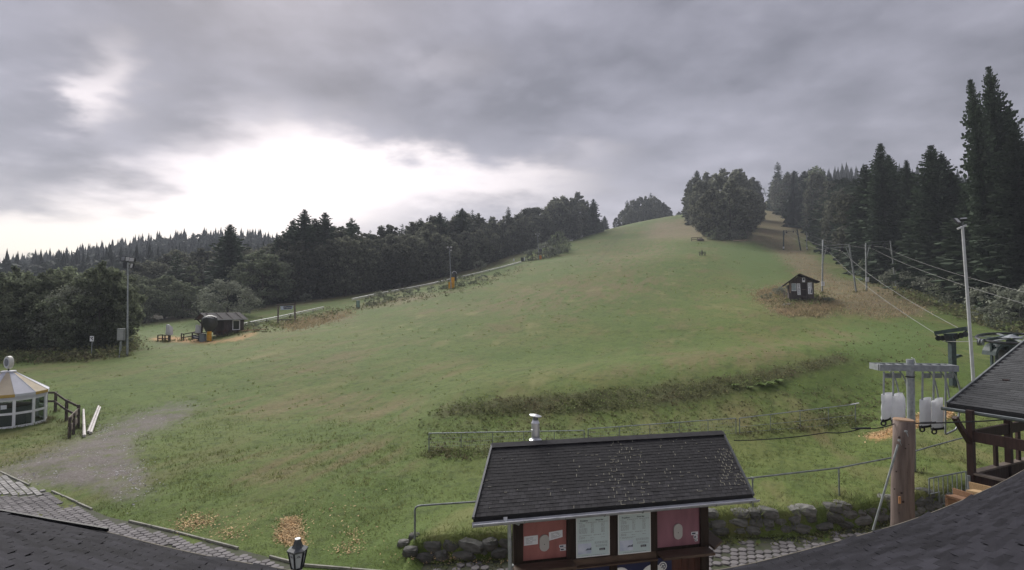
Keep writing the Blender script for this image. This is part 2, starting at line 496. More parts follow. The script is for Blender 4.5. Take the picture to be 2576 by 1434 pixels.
for x_, y_, z_ in [(-2.2, 12.9, .45), (-1.6, 13.2, .5), (0, 13.3, .5), (2, 13.6, .5), (4.5, 14.2, .5), (6.6, 14.7, .5), (9.5, 15.6, .5), (12, 16.6, .5), (15, 17.5, .45), (20, 18, .4), (-1.8, 15, .25), (3, 16.5, .3)]:
    CP.append(Vector((x_, y_, z_)))
CPA = np.array([tuple(p) for p in CP])


def warp(x, y):
    yy = np.maximum(y, 4.0)
    return np.clip(x / (yy + 3.0), -1.15, 1.15) * 2.2, np.log(np.minimum(yy, 640.0) + 6.0) * 1.5


def fit():
    u, v = warp(CPA[:, 0], CPA[:, 1])
    q = np.arcsinh(CPA[:, 2] / 4.0)
    n = len(u)
    d2 = (u[:, None] - u[None]) ** 2 + (v[:, None] - v[None]) ** 2
    K = np.where(d2 > 1e-12, 0.5 * d2 * np.log(np.maximum(d2, 1e-12)), 0.0) + np.eye(n) * 2e-4
    Pm = np.stack([np.ones(n), u, v], 1)
    A = np.zeros((n + 3, n + 3)); A[:n, :n] = K; A[:n, n:] = Pm; A[n:, :n] = Pm.T
    b = np.zeros(n + 3); b[:n] = q
    return u, v, np.linalg.solve(A, b)


TU, TV, TWt = fit()


def H(x, y):
    x = np.atleast_1d(np.asarray(x, float)); y = np.atleast_1d(np.asarray(y, float))
    out = np.empty(x.shape)
    xf, yf, of = x.ravel(), y.ravel(), out.ravel()
    n = len(TU)
    for i in range(0, len(xf), 20000):
        sl = slice(i, i + 20000)
        u, v = warp(xf[sl], yf[sl])
        d2 = (u[:, None] - TU[None]) ** 2 + (v[:, None] - TV[None]) ** 2
        K = 0.5 * d2 * np.log(np.maximum(d2, 1e-12))
        q = K @ TWt[:n] + TWt[n] + TWt[n + 1] * u + TWt[n + 2] * v
        of[sl] = 4.0 * np.sinh(q)
    z = of.reshape(x.shape)
    near = np.clip((y - 8.5) / 2.0, 0, 1)
    z = z * near
    # retaining wall: level paving in front of it
    yw = np.interp(x, WX, WY)
    inx = np.clip((x - WX[0]) / 0.6, 0, 1)
    st = np.clip((y - yw + 0.02) / 0.16, 0, 1)
    z = z * (1 - inx * (1 - st))
    # paved forecourt on the left stays level
    ye = np.interp(x, EX, EY)
    z = np.where(x < -2.4, z * np.clip((y - ye - 0.1) / 1.2, 0, 1), z)
    return z


def h1(x, y):
    return float(H([x], [y])[0])


def G(px, py, y0=6.0, y1=650.0):
    d = ray(px, py)
    ys = np.exp(np.linspace(math.log(y0), math.log(y1), 700))
    zs = CAM_Z + d.z * ys
    hs = H(d.x * ys, ys)
    k = np.where(zs < hs)[0]
    if len(k) == 0: return P(px, py, y1)
    k = k[0]
    a, b = (ys[k - 1], ys[k]) if k > 0 else (ys[0], ys[0])
    for _ in range(18):
        m = (a + b) / 2
        if CAM_Z + d.z * m < h1(d.x * m, m): b = m
        else: a = m
    return Vector((d.x * b, b, CAM_Z + d.z * b))


def gz(px, Y):
    x = X(px, Y)
    return Vector((x, Y, h1(x, Y)))


def inpoly(px, py, poly):
    r = np.zeros(px.shape, bool)
    n = len(poly)
    for i in range(n):
        x1, y1 = poly[i]; x2, y2 = poly[(i + 1) % n]
        c = ((y1 > py) != (y2 > py)) & (px < (x2 - x1) * (py - y1) / ((y2 - y1) or 1e-9) + x1)
        r ^= c
    return r


def soft(px, py, polys, jx=14, jy=5, n=10):
    acc = np.zeros(px.shape)
    for _ in range(n):
        ax = px + rng.normal(0, jx, px.shape); ay = py + rng.normal(0, jy, px.shape)
        m = np.zeros(px.shape, bool)
        for p in polys: m |= inpoly(ax, ay, p)
        acc += m
    return acc / n


GRAVEL = [[(-60, 1200), (60, 1160), (200, 1108), (330, 1050), (400, 1028), (472, 1014), (488, 1038), (420, 1072), (330, 1106), (335, 1150), (385, 1230), (300, 1262), (250, 1225), (130, 1222), (30, 1215)],
          [(398, 858), (480, 860), (476, 866), (404, 865)]]
DRY = [[(1640, 560), (1700, 553), (1760, 560), (1745, 600), (1620, 600)], [(1745, 540), (1790, 600), (1740, 606), (1735, 550)],
       [(1880, 592), (1990, 590), (2040, 640), (2100, 700), (2330, 735), (2330, 790), (2200, 800), (2090, 770), (2020, 700), (1960, 640), (1900, 606), (1800, 610)],
       [(1900, 730), (2010, 720), (2100, 760), (2080, 800), (1960, 790)], [(700, 812), (880, 780), (880, 800), (740, 830)], [(1908, 535), (1925, 508), (1945, 506), (1985, 545), (2050, 598), (2000, 596), (1885, 594), (1900, 560)],
       [(880, 770), (1090, 735), (1100, 748), (900, 780)], [(1320, 640), (1180, 690), (1080, 715), (1000, 728), (800, 760), (620, 785), (350, 818), (350, 808), (620, 772), (800, 745), (1000, 712), (1180, 665), (1310, 630)]]
LUSH = [[(1800, 612), (1940, 605), (1975, 660), (1990, 700), (1900, 720), (1830, 680)], [(2080, 830), (2330, 800), (2360, 900), (2250, 920), (2120, 880)], [(330, 815), (800, 755), (1300, 655), (1290, 665), (900, 745), (600, 800), (420, 850), (330, 840)]]
SOIL = [[(1080, 1046), (1150, 1014), (1500, 984), (1750, 962), (1900, 938), (2100, 892), (2150, 905), (1950, 965), (1750, 1010), (1500, 1036), (1200, 1044)],
        [(-60, 912), (330, 885), (335, 845), (-60, 850)]]
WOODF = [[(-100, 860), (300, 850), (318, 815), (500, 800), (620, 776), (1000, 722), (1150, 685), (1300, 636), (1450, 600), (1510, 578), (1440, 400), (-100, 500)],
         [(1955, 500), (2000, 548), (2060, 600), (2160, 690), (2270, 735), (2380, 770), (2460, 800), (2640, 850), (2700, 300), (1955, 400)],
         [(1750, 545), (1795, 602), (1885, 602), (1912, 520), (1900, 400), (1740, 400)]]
CHIPS = [[(370, 853), (420, 846), (520, 853), (555, 858), (600, 848), (650, 832), (640, 842), (600, 855), (540, 862), (480, 862), (400, 858)],
         [(2180, 1095), (2230, 1080), (2320, 1040), (2400, 1020), (2395, 1050), (2330, 1068), (2260, 1090), (2215, 1108), (2185, 1104)],
         [(712, 1345), (722, 1310), (740, 1300), (747, 1345), (757, 1375), (735, 1372), (700, 1352)]]
WORN = [[(640, 965), (700, 930), (880, 885), (1080, 848), (1095, 866), (900, 908), (760, 948), (680, 980)], [(1150, 772), (1400, 702), (1700, 690), (1650, 735), (1300, 792)], [(480, 1000), (900, 985), (1090, 1005), (1000, 1060), (600, 1050)], [(1430, 660), (1620, 600), (1720, 622), (1560, 690)], [(1980, 850), (2130, 810), (2180, 850), (1900, 915), (1500, 950), (1480, 935)], [(500, 1150), (1000, 1100), (1050, 1180), (600, 1230)]]
TRACK = [[(1568, 580), (1574, 580), (1505, 660), (1492, 672)], [(1555, 586), (1560, 586), (1500, 640), (1490, 646)]]


def build_ground():
    s = np.concatenate([np.linspace(-2.6, -1.05, 40)[:-1], np.linspace(-1.05, 1.05, 500), np.linspace(1.05, 2.6, 40)[1:]])
    ynear = np.array([-160, -90, -40, -15, -4, 2.0])
    y = np.concatenate([ynear, np.exp(np.linspace(math.log(4.0), math.log(720.0), 440))])
    w = np.abs(y) * 0.97 + 3.0
    XX = s[None, :] * w[:, None]; YY = np.repeat(y[:, None], len(s), 1)
    ZZ = H(XX, YY)
    fade = np.clip((YY - 4) / 6, 0, 1)
    ZZ *= fade
    # small unevenness of the turf
    def wob(a, b, f1, f2): return np.sin(XX * f1 + a + 1.7 * np.sin(YY * f2 * .7)) * np.sin(YY * f2 + b)
    bump = 0.03 * wob(.3, 1, .9, 1.1) + 0.02 * wob(2, .4, 2.3, 1.9) + 0.012 * rng.normal(0, 1, XX.shape) * np.clip(30 / np.maximum(YY, 30), .3, 1)
    yw = np.interp(XX, WX, WY)
    grassy = np.clip((YY - 13) / 3, 0, 1)
    ZZ = ZZ + bump * grassy + np.where(YY > 60, 0.12 * wob(1, 2, .13, .11), 0)
    nr, nc = XX.shape
    co = np.stack([XX, YY, ZZ], -1).reshape(-1, 3)
    idx = np.arange(nr * nc).reshape(nr, nc)
    q = np.stack([idx[:-1, :-1], idx[:-1, 1:], idx[1:, 1:], idx[1:, :-1]], -1).reshape(-1, 4)
    me = np_mesh('ground', co, q, ground_mat())
    me.polygons.foreach_set('use_smooth', np.ones(len(q), bool))
    yv = np.maximum(YY.ravel(), 3)
    px, py = proj(XX.ravel(), yv, ZZ.ravel())
    px = np.where(YY.ravel() < 4, -9999, px)
    a1 = np.ones((len(co), 4), np.float32); a2 = np.ones((len(co), 4), np.float32)
    a1[:, 0] = soft(px, py, GRAVEL, 26, 11); a1[:, 1] = soft(px, py, DRY, 14, 5); a1[:, 2] = soft(px, py, LUSH, 20, 9)
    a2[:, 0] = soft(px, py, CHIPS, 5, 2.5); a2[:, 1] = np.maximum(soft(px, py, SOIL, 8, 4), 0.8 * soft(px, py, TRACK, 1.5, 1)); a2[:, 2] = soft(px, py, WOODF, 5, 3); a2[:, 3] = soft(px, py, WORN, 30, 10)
    for nm, a in (('cover', a1), ('cover2', a2)):
        at = me.color_attributes.new(nm, 'FLOAT_COLOR', 'POINT')
        at.data.foreach_set('color', a.ravel())
    o = link('ground', me)
    o['kind'] = 'structure'
    return o


def ground_mat():
    m = bpy.data.materials.new('meadow ground'); m.use_nodes = True
    nt = m.node_tree; N, L = nt.nodes, nt.links
    b = N['Principled BSDF']; b.inputs['Roughness'].default_value = 0.9; b.inputs['Specular IOR Level'].default_value = 0.1
    geo = N.new('ShaderNodeNewGeometry')

    def noise(scale, detail=5, rough=.55, stretch=(1, 1, 1)):
        mp = N.new('ShaderNodeMapping'); mp.inputs['Scale'].default_value = stretch
        L.new(geo.outputs['Position'], mp.inputs['Vector'])
        n = N.new('ShaderNodeTexNoise'); n.inputs['Scale'].default_value = scale; n.inputs['Detail'].default_value = detail; n.inputs['Roughness'].default_value = rough
        L.new(mp.outputs[0], n.inputs['Vector']); return n.outputs['Fac']

    def rng_(v, lo, hi, a=0, b_=1):
        n = N.new('ShaderNodeMapRange'); n.interpolation_type = 'SMOOTHSTEP'
        L.new(v, n.inputs['Value']); n.inputs['From Min'].default_value = lo; n.inputs['From Max'].default_value = hi
        n.inputs['To Min'].default_value = a; n.inputs['To Max'].default_value = b_
        return n.outputs[0]

    def mix(f, a, c):
        n = N.new('ShaderNodeMix'); n.data_type = 'RGBA'
        if isinstance(f, float): n.inputs[0].default_value = f
        else: L.new(f, n.inputs[0])
        for s_, v in ((n.inputs[6], a), (n.inputs[7], c)):
            if isinstance(v, tuple): s_.default_value = (*v, 1)
            else: L.new(v, s_)
        return n.outputs[2]

    def mul(a, c):
        n = N.new('ShaderNodeMath'); n.operation = 'MULTIPLY'; n.use_clamp = True
        for i, v in enumerate((a, c)):
            if isinstance(v, float): n.inputs[i].default_value = v
            else: L.new(v, n.inputs[i])
        return n.outputs[0]
    big, mid, sml, fin = noise(.045, 4), noise(.35, 5, .6, (1, .6, 1)), noise(2.2, 6, .65), noise(14, 5, .7)
    col = mix(rng_(mid, .3, .7), G1, G2)
    col = mix(mul(rng_(big, .42, .68), rng_(mid, .35, .6)), col, G3)
    col = mix(mul(rng_(noise(.11, 6, .65, (1, .7, 1)), .52, .70), 0.75), col, G4)
    col = mix(mul(rng_(sml, .48, .66), 0.75), col, G5)
    col = mix(mul(rng_(fin, .50, .68), 0.65), col, (G5[0] * .75, G5[1] * .75, G5[2] * .8))
    col = mix(mul(rng_(noise(9, 4, .6), .60, .78), 0.45), col, (0.20, 0.205, 0.10))
    def streak(ang, sx, sy, lo, hi):
        mp = N.new('ShaderNodeMapping'); mp.vector_type = 'TEXTURE'; mp.inputs['Rotation'].default_value = (0, 0, ang); mp.inputs['Scale'].default_value = (sx, sy, 1)
        L.new(geo.outputs['Position'], mp.inputs['Vector'])
        n = N.new('ShaderNodeTexNoise'); n.inputs['Scale'].default_value = 1.0; n.inputs['Detail'].default_value = 5; n.inputs['Roughness'].default_value = .6
        L.new(mp.outputs[0], n.inputs['Vector']); return rng_(n.outputs['Fac'], lo, hi)
    col = mix(mul(mul(streak(R(72), 26, 2.2, .50, .68), rng_(big, .35, .6)), .75), col, G4)
    col = mix(mul(streak(R(64), 14, .9, .55, .72), .5), col, G5)
    col = mix(mul(streak(R(80), 40, 3.5, .56, .72), .6), col, (0.205, 0.195, 0.085))
    c1 = N.new('ShaderNodeAttribute'); c1.attribute_name = 'cover'
    c2 = N.new('ShaderNodeAttribute'); c2.attribute_name = 'cover2'
    s1 = N.new('ShaderNodeSeparateColor'); L.new(c1.outputs['Color'], s1.inputs[0])
    s2 = N.new('ShaderNodeSeparateColor'); L.new(c2.outputs['Color'], s2.inputs[0])
    col = mix(mul(s1.outputs[2], rng_(mid, .2, .6, .35, .95)), col, (0.098, 0.145, 0.044))
    worn = mix(rng_(noise(3.0, 5, .7), .4, .65), (0.185, 0.150, 0.076), (0.125, 0.105, 0.055))
    col = mix(mul(mul(c2.outputs['Alpha'], streak(R(72), 9, 1.1, .40, .60)), .75), col, worn)
    dry = mix(rng_(noise(.5, 6, .7), .35, .65), (0.225, 0.170, 0.108), (0.165, 0.155, 0.082))
    dry = mix(rng_(noise(1.7, 5, .7), .48, .7), dry, (0.145, 0.10, 0.068))
    col = mix(mul(s1.outputs[1], rng_(noise(.25, 5), .3, .6, .65, 1)), col, dry)
    soil = mix(rng_(sml, .35, .65), (0.078, 0.064, 0.038), (0.095, 0.108, 0.044))
    col = mix(mul(s2.outputs[1], rng_(sml, .25, .6, .4, .95)), col, soil)
    grav = mix(rng_(fin, .4, .7), (0.140, 0.122, 0.112), (0.215, 0.195, 0.185))
    grav = mix(rng_(noise(.9, 5), .5, .72, 0, .55), grav, (0.09, 0.085, 0.07))
    col = mix(mul(s1.outputs[0], rng_(noise(.7, 7, .75), .29, .55)), col, grav)
    chips = mix(rng_(noise(25, 4), .4, .65), (0.46, 0.28, 0.13), (0.33, 0.19, 0.09))
    col = mix(mul(s2.outputs[0], rng_(sml, .25, .45)), col, chips)
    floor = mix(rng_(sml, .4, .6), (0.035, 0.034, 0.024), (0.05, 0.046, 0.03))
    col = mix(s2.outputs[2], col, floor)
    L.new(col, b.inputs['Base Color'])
    bp = N.new('ShaderNodeBump'); bp.inputs['Strength'].default_value = 0.7; bp.inputs['Distance'].default_value = 0.06
    hh = N.new('ShaderNodeMath'); hh.operation = 'ADD'; L.new(sml, hh.inputs[0]); L.new(fin, hh.inputs[1])
    L.new(hh.outputs[0], bp.inputs['Height']); L.new(bp.outputs[0], b.inputs['Normal'])
    return m


G1, G2, G3, G4, G5 = (0.112, 0.152, 0.041), (0.091, 0.135, 0.036), (0.150, 0.157, 0.052), (0.157, 0.130, 0.063), (0.060, 0.084, 0.026)
ground = build_ground()

# ------------------------------------------------------------------ trees
def quads_from(centers, nrm, size, aspect=1.0):
    """Small leaf faces: one quad per centre, given normal, random spin."""
    n = len(centers)
    nrm = nrm / np.maximum(np.linalg.norm(nrm, axis=1, keepdims=True), 1e-6)
    ref = rng.normal(0, 1, (n, 3))
    a = np.cross(nrm, ref); a /= np.maximum(np.linalg.norm(a, axis=1, keepdims=True), 1e-6)
    b = np.cross(nrm, a)
    s = np.asarray(size).reshape(-1, 1) * .5
    a = a * s; b = b * s * aspect
    v = np.stack([centers - a, centers - b * .9, centers + a, centers + b * .9], 1)
    return v.reshape(-1, 3)


def tree_trunk(h, r, limbs, lean=0.0):
    mb = MB()
    pts = [(0, 0, -0.8)] + [(lean * t * h + random.uniform(-.03, .03) * h * t, random.uniform(-.02, .02) * h * t, h * t) for t in (.1, .25, .45, .65, .85)]
    mb.tube(pts, [r * 1.35, r * 1.1, r, r * .8, r * .5, r * .18], 8)
    for _ in range(limbs):
        t = random.uniform(.25, .7); a = random.uniform(0, 6.28); l = h * random.uniform(.14, .26)
        p0 = Vector((lean * t * h, 0, h * t))
        p1 = p0 + Vector((math.cos(a) * l * .5, math.sin(a) * l * .5, l * .4)); p2 = p0 + Vector((math.cos(a) * l, math.sin(a) * l, l * .95))
        mb.tube([p0, p1, p2], [r * .4, r * .28, r * .08], 5)
    return mb.mesh('trunk', bark_tree, True)


def broad_crown(mat, h, w, base, clumps, leaves, leaf, seed, lobes=5, name='crown'):
    """Lumpy leaf mass; unit: metres at full tree height h, crown width w, starting at base."""
    global rng
    keep = rng; rng = np.random.default_rng(seed)
    n = clumps
    # lobes give the uneven outline
    la = rng.uniform(0, 6.28, lobes); lz = rng.uniform(.1, .9, lobes); lr = rng.uniform(.10, .28, lobes)
    d = rng.normal(0, 1, (n, 3)); d /= np.linalg.norm(d, axis=1, keepdims=True)
    rad = rng.uniform(.45, 1.0, n) ** .45
    ang = np.arctan2(d[:, 1], d[:, 0]); tz = (d[:, 2] * rad + 1) / 2
    prof = 1 - np.abs(np.clip((tz - .38) / .62, -1, 1)) ** 2.2 * .35
    boost = np.ones(n)
    for k in range(lobes):
        da = np.abs((ang - la[k] + np.pi) % (2 * np.pi) - np.pi)
        boost += lr[k] * np.exp(-(da / .6) ** 2 - ((tz - lz[k]) / .22) ** 2)
    cen = np.stack([d[:, 0] * rad * w / 2 * prof * boost, d[:, 1] * rad * w / 2 * prof * boost, base + (h - base) * np.clip(.5 + .5 * d[:, 2] * rad * (1 + .25 * (boost - 1)), 0, 1)], 1)
    cen = cen[np.abs(cen[:, 2]) < 1e9]
    cr = rng.uniform(.08, .20, n) * w * (1 - .3 * tz)
    c = np.repeat(cen, leaves, 0); rr = np.repeat(cr, leaves)
    dd = rng.normal(0, 1, (len(c), 3)); dd /= np.linalg.norm(dd, axis=1, keepdims=True)
    pos = c + dd * (rr * rng.uniform(.35, 1.08, len(c)))[:, None] * np.array([1, 1, .75])
    nrm = dd + rng.normal(0, .55, dd.shape) + np.array([0, 0, .35])
    size = leaf * rng.uniform(.6, 1.35, len(c))
    v = quads_from(pos, nrm, size, .8)
    me = np_mesh(name, v, np.arange(len(v)), mat)
    rng = keep
    return me


def spruce_crown(mat, h, w, whorls, nb, seg, seed, base=.06, sparse=0.0, name='crown'):
    global rng
    keep = rng; rng = np.random.default_rng(seed)
    V = []
    for i in range(whorls):
        t = 1 - (1 - (i + rng.uniform(-.3, .3)) / whorls) ** 1.25
        t = min(max(t, 0), .985)
        z0 = h * (base + (1 - base) * t)
        r = w / 2 * 1.06 * (1 - math.exp(-(1 - t) / .32)) * rng.uniform(.72, 1.18) + .16 * (h / 22)
        k = max(6, int(nb * (0.5 + .5 * (1 - t))))
        a0 = rng.uniform(0, 6.28)
        for j in range(k):
            if rng.uniform() < sparse: continue
            a = a0 + 6.283 * j / k + rng.uniform(-.25, .25)
            rb = r * rng.uniform(.65, 1.18)
            droop = rng.uniform(.18, .42) * (1 - t) - .28 * t
            q = (np.arange(seg) + .6) / seg
            rad = rb * q
            zz = z0 - droop * rb * (q ** 1.2) + .12 * rb * q ** 3
            cx, sy = math.cos(a), math.sin(a)
            cen = np.stack([cx * rad, sy * rad, zz], 1) + rng.normal(0, .04 * rb, (seg, 3))
            wdt = (rb * .17 * (1.25 - q) + .10 * rb / seg + .10) * rng.uniform(.8, 1.3, seg)
            ln = rb / seg * .95
            e = np.array([cx, sy, -droop]) * ln * .62
            sdv = np.array([-sy, cx, 0.0])
            tw = rng.uniform(-.5, .5, seg)[:, None]
            s1 = (sdv + np.array([0, 0, 1.0]) * tw) * wdt[:, None]
            V.append(np.stack([cen - e, cen - s1 - e * .1, cen + e * 1.25, cen + s1 - e * .1], 1))
            dn = np.array([0, 0, -1.0]) * (wdt * rng.uniform(.5, 1.1, seg))[:, None]
            V.append(np.stack([cen - e, cen + e * 1.1, cen + e * .7 + dn, cen - e * .8 + dn * .8], 1))
    v = np.concatenate(V).reshape(-1, 3)
    me = np_mesh(name, v, np.arange(len(v)), mat)
    rng = keep
    return me


PROTO = {}


def proto(kind, h, w, crown, trunk):
    PROTO.setdefault(kind, []).append((h, w, crown, trunk))


for k in range(5):
    w = [9, 10.5, 8, 11, 9.5][k]
    proto('broad', 18, w, broad_crown(leaf_broad, 18, w, [-.3, .2, -.2, .3, -.4][k], 170, 32, .78, 20 + k, 7), tree_trunk(16, .28, 6))
for k in range(3):
    w = [6.2, 7.0, 5.6][k]
    proto('mid', 9, w, broad_crown(leaf_mid, 9, w, .3, 110, 46, .34, 40 + k, 8), tree_trunk(8, .16, 6))
proto('pale', 9, 9, broad_crown(leaf_pale, 9, 9, .2, 110, 44, .36, 50, 6), tree_trunk(7.5, .18, 6))
for k in range(4):
    w = [9.4, 8.0, 10.2, 8.8][k]
    proto('spruce', 22, w, spruce_crown(needle, 22, w, 52, 14, 4, 60 + k, base=.02), tree_trunk(21.5, .24, 0))
for k in range(3):
    w = [9.0, 10.0, 8.2][k]
    proto('tall', 30, w, spruce_crown(needle, 30, w, 92, 19, 6, 70 + k, base=.02, sparse=.2), tree_trunk(29.5, .26, 0))
proto('open', 20, 6.5, spruce_crown(needle, 20, 6.5, 22, 7, 4, 80, base=.3, sparse=.25), tree_trunk(19.5, .22, 0))
proto('thin', 14, 4.2, broad_crown(leaf_mid, 14, 4.2, 3, 34, 20, .42, 84, 4), tree_trunk(13, .12, 10))
proto('shrub', 2.6, 3.0, broad_crown(leaf_mid, 2.6, 3.0, -.2, 46, 34, .17, 90, 6), MB().tube([(0, 0, -.4), (.05, 0, .6), (.1, .05, 1.3)], [.05, .04, .015], 5).tube([(0, 0, 0), (.3, .1, .6), (.6, .2, 1.2)], [.04, .03, .01], 5).mesh('trunk', bark_tree))
proto('shrub', 2.4, 3.2, broad_crown(leaf_pale, 2.4, 3.2, -.2, 46, 32, .17, 91, 6), PROTO['shrub'][0][3])
NAMES = {'broad': 'broadleaf_tree', 'mid': 'broadleaf_tree', 'pale': 'willow_tree', 'spruce': 'spruce_tree', 'tall': 'spruce_tree', 'open': 'spruce_tree', 'thin': 'birch_tree', 'shrub': 'bush'}


def plant(kind, px, Y, top=None, h=None, label=None, group=None, wide=1.0, lean=0.0, cat=None, pick=None, sink=0.15):
    """Tree standing on the terrain; its height given or taken from the sight line to its top."""
    x = X(px, Y)
    z = h1(x, Y) - sink
    if top is not None:
        h = P(px, top, Y).z - z
    pool = PROTO[kind]
    ph, pw, crown, trunk = pool[random.randrange(len(pool)) if pick is None else pick % len(pool)]
    sz = h / ph
    o = bpy.data.objects.new(NAMES[kind], None); COL.objects.link(o)
    o.empty_display_size = .5
    sw = sz ** .75 * wide
    o.matrix_basis = Matrix.Translation((x, Y, z)) @ Matrix.Rotation(R(lean), 4, 'Y') @ Matrix.Rotation(random.uniform(0, 6.28), 4, 'Z') @ Matrix.Diagonal((sw, sw, sz, 1))
    link('crown', crown, o); link('trunk', trunk, o)
    tag(o, label, cat or ('bush' if kind == 'shrub' else 'tree'), group)
    return o


LAND = []   # (px, words) things that a tree's label can be tied to
ORD = ['nearest', 'second', 'third', 'fourth', 'fifth', 'sixth', 'seventh', 'eighth', 'ninth', 'tenth', 'eleventh', 'twelfth', 'thirteenth', 'fourteenth', 'fifteenth', 'sixteenth']


def row_labels(pxs, what, marks):
    """Labels counted off to the left or right from things one can find."""
    idx = sorted(range(len(pxs)), key=lambda i: pxs[i])
    lab = [None] * len(pxs)
    cnt = {}
    near = {}
    for i in idx:
        m = min(marks, key=lambda q: abs(q[0] - pxs[i]))
        near.setdefault((m[1], pxs[i] >= m[0]), []).append(i)
    for (mk, right), li in near.items():
        li.sort(key=lambda i: pxs[i], reverse=not right)
        for k, i in enumerate(li):
            lab[i] = f"{what}, {ORD[k]} {'right' if right else 'left'} of {mk}"
    return lab


def interp(tab, px):
    return float(np.interp(px, [t[0] for t in tab], [t[1] for t in tab]))


def spread(a, b, step, jit):
    out = []; x = a
    while x <= b:
        out.append(x + random.uniform(-jit, jit)); x += step
    return out


MARKS_L = [(322, 'the left floodlight'), (570, 'the small lift hut'), (720, 'the log banner frame'), (900, 'the green box'), (1132, 'the middle floodlight'), (1355, 'the upper floodlight'), (1510, 'its upper end')]
baseL = [(330, 100), (430, 108), (600, 122), (800, 134), (1000, 147), (1150, 177), (1300, 222), (1450, 278), (1505, 292)]
skyL = [(330, 655), (400, 640), (470, 630), (530, 630), (575, 600), (620, 622), (660, 608), (700, 603), (735, 572), (790, 570), (850, 568), (880, 550), (920, 582), (1000, 563), (1050, 563), (1100, 540), (1130, 550), (1160, 532), (1200, 540), (1250, 543), (1290, 520), (1330, 522), (1380, 494), (1450, 486), (1490, 505), (1505, 545)]


def tree_row(kind, pxs, ytab, toptab, what, marks, group, dY=0.0, dtop=0.0, jt=10, wide=1.0):
    labs = row_labels(pxs, what, marks)
    for px, lb in zip(pxs, labs):
        Y = interp(ytab, px) * (1 + random.uniform(0, .04)) + dY
        plant(kind, px, Y, top=interp(toptab, px) + dtop + random.uniform(-jt, jt), label=lb, group=group, wide=wide * random.uniform(.9, 1.15))


# wood along the left side of the piste: edge row, second row, back row
fr = []
x = 640.0
while x < 1500:
    fr.append(x + random.uniform(-6, 6)); x += 30 * (150 / interp(baseL, x)) ** .8 + 4
tree_row('broad', fr, baseL, skyL, 'edge-row leafy tree of the left wood', MARKS_L, 'edge trees of the left wood', 0, 38, 12)
baseL2 = [(330, 132), (430, 136), (600, 140), (660, 138), (720, 136)] + [(a, b + 9) for a, b in baseL if a >= 800]
sr = []
x = 350.0
while x < 1500:
    sr.append(x + random.uniform(-8, 8)); x += 30 * (150 / interp(baseL, x)) ** .8 + 8
tree_row('broad', sr, baseL2, skyL, 'second-row leafy tree of the left wood', MARKS_L, 'second-row trees of the left wood', 0, 16, 10)
br = [p for p in spread(380, 1490, 36, 9)]
tree_row('broad', br, baseL2, skyL, 'back-row treetop of the left wood', MARKS_L, 'back-row trees of the left wood', 11, 1, 8)
op = spread(830, 1330, 46, 14)
tree_row('open', op, baseL, skyL, 'ragged crown against the sky above left wood', MARKS_L, 'ragged treetops above the left wood', 15, -6, 8, .8)
for px, top, Y, lb in [(576, 563, 128, 'tall dark spruce rising behind the small lift hut'), (763, 525, 138, 'tallest spruce of the left wood, above the log banner frame'), (735, 552, 140, 'narrow spruce just left of the tallest spruce in the left wood'),
                       (790, 548, 141, 'short spruce just right of the tallest spruce in the left wood'), (815, 533, 146, 'slim spruce with a free-standing top, second spire of the left wood'), (882, 546, 148, 'open-branched spruce above the green box'),
                       (700, 590, 136, 'dark spruce between the lift hut and the tallest spruce'), (1162, 523, 190, 'spruce top just right of the middle floodlight mast'), (1105, 533, 178, 'dark spruce left of the middle floodlight mast'), (1494, 500, 290, 'narrow spruce at the top corner of the left wood'),
                       (443, 632, 122, 'gaunt spruce with bare branches right of the left floodlight mast')]:
    plant('open' if 'bare' in lb or 'open' in lb else 'spruce', px, Y, top=top, label=lb, group='spruces of the left wood', wide=1.0)
# lower trees in front of that wood, by the lift hut
for kind, px, Y, top, lb, wd in [('pale', 572, 100, 703, 'pale silver willow behind the lift hut', 1.15), ('mid', 460, 108, 705, 'round dark tree between the floodlight mast and the lift hut', 1.2), ('mid', 365, 104, 712, 'bushy tree right behind the left floodlight mast', 1.2),
                                 ('mid', 415, 112, 690, 'taller bushy tree between floodlight mast and round dark tree', 1.2), ('mid', 500, 114, 716, 'low dark tree left of the silver willow', 1.2), ('mid', 660, 122, 630, 'mid green tree right of the silver willow', 1.5), ('mid', 340, 108, 690, 'dark tree half hidden by the left floodlight mast', 1.2),
                                 ('thin', 480, 118, 660, 'thin pale tree behind the round dark tree', 1.0)]:
    plant(kind, px, Y, top=top, label=lb, wide=wd)
# dense stand at the left edge of the picture
left = [(10, 55, 690, 'mid'), (60, 57, 678, 'mid'), (105, 56, 690, 'mid'), (150, 58, 680, 'mid'), (185, 55, 720, 'pale'), (222, 56, 690, 'mid'), (262, 57, 660, 'mid'), (292, 57, 690, 'mid'), (30, 61, 672, 'mid'), (130, 62, 672, 'mid'), (235, 61, 680, 'mid'), (285, 60, 665, 'mid'), (-40, 58, 690, 'mid'), (80, 53.5, 735, 'mid'), (250, 54, 735, 'mid'), (298, 60, 715, 'mid'), (170, 64, 668, 'mid'), (200, 53.5, 740, 'mid'), (20, 53.5, 745, 'mid'), (140, 53.5, 745, 'mid')]
lleft = row_labels([p[0] for p in left], 'leafy tree of the left stand', [(232, 'the no-entry sign'), (40, 'the pavilion roundel')])
for (px, Y, top, kind), lb in zip(left, lleft):
    plant(kind, px, Y, top=top, label=lb, group='trees in the stand at the left', wide=.8)

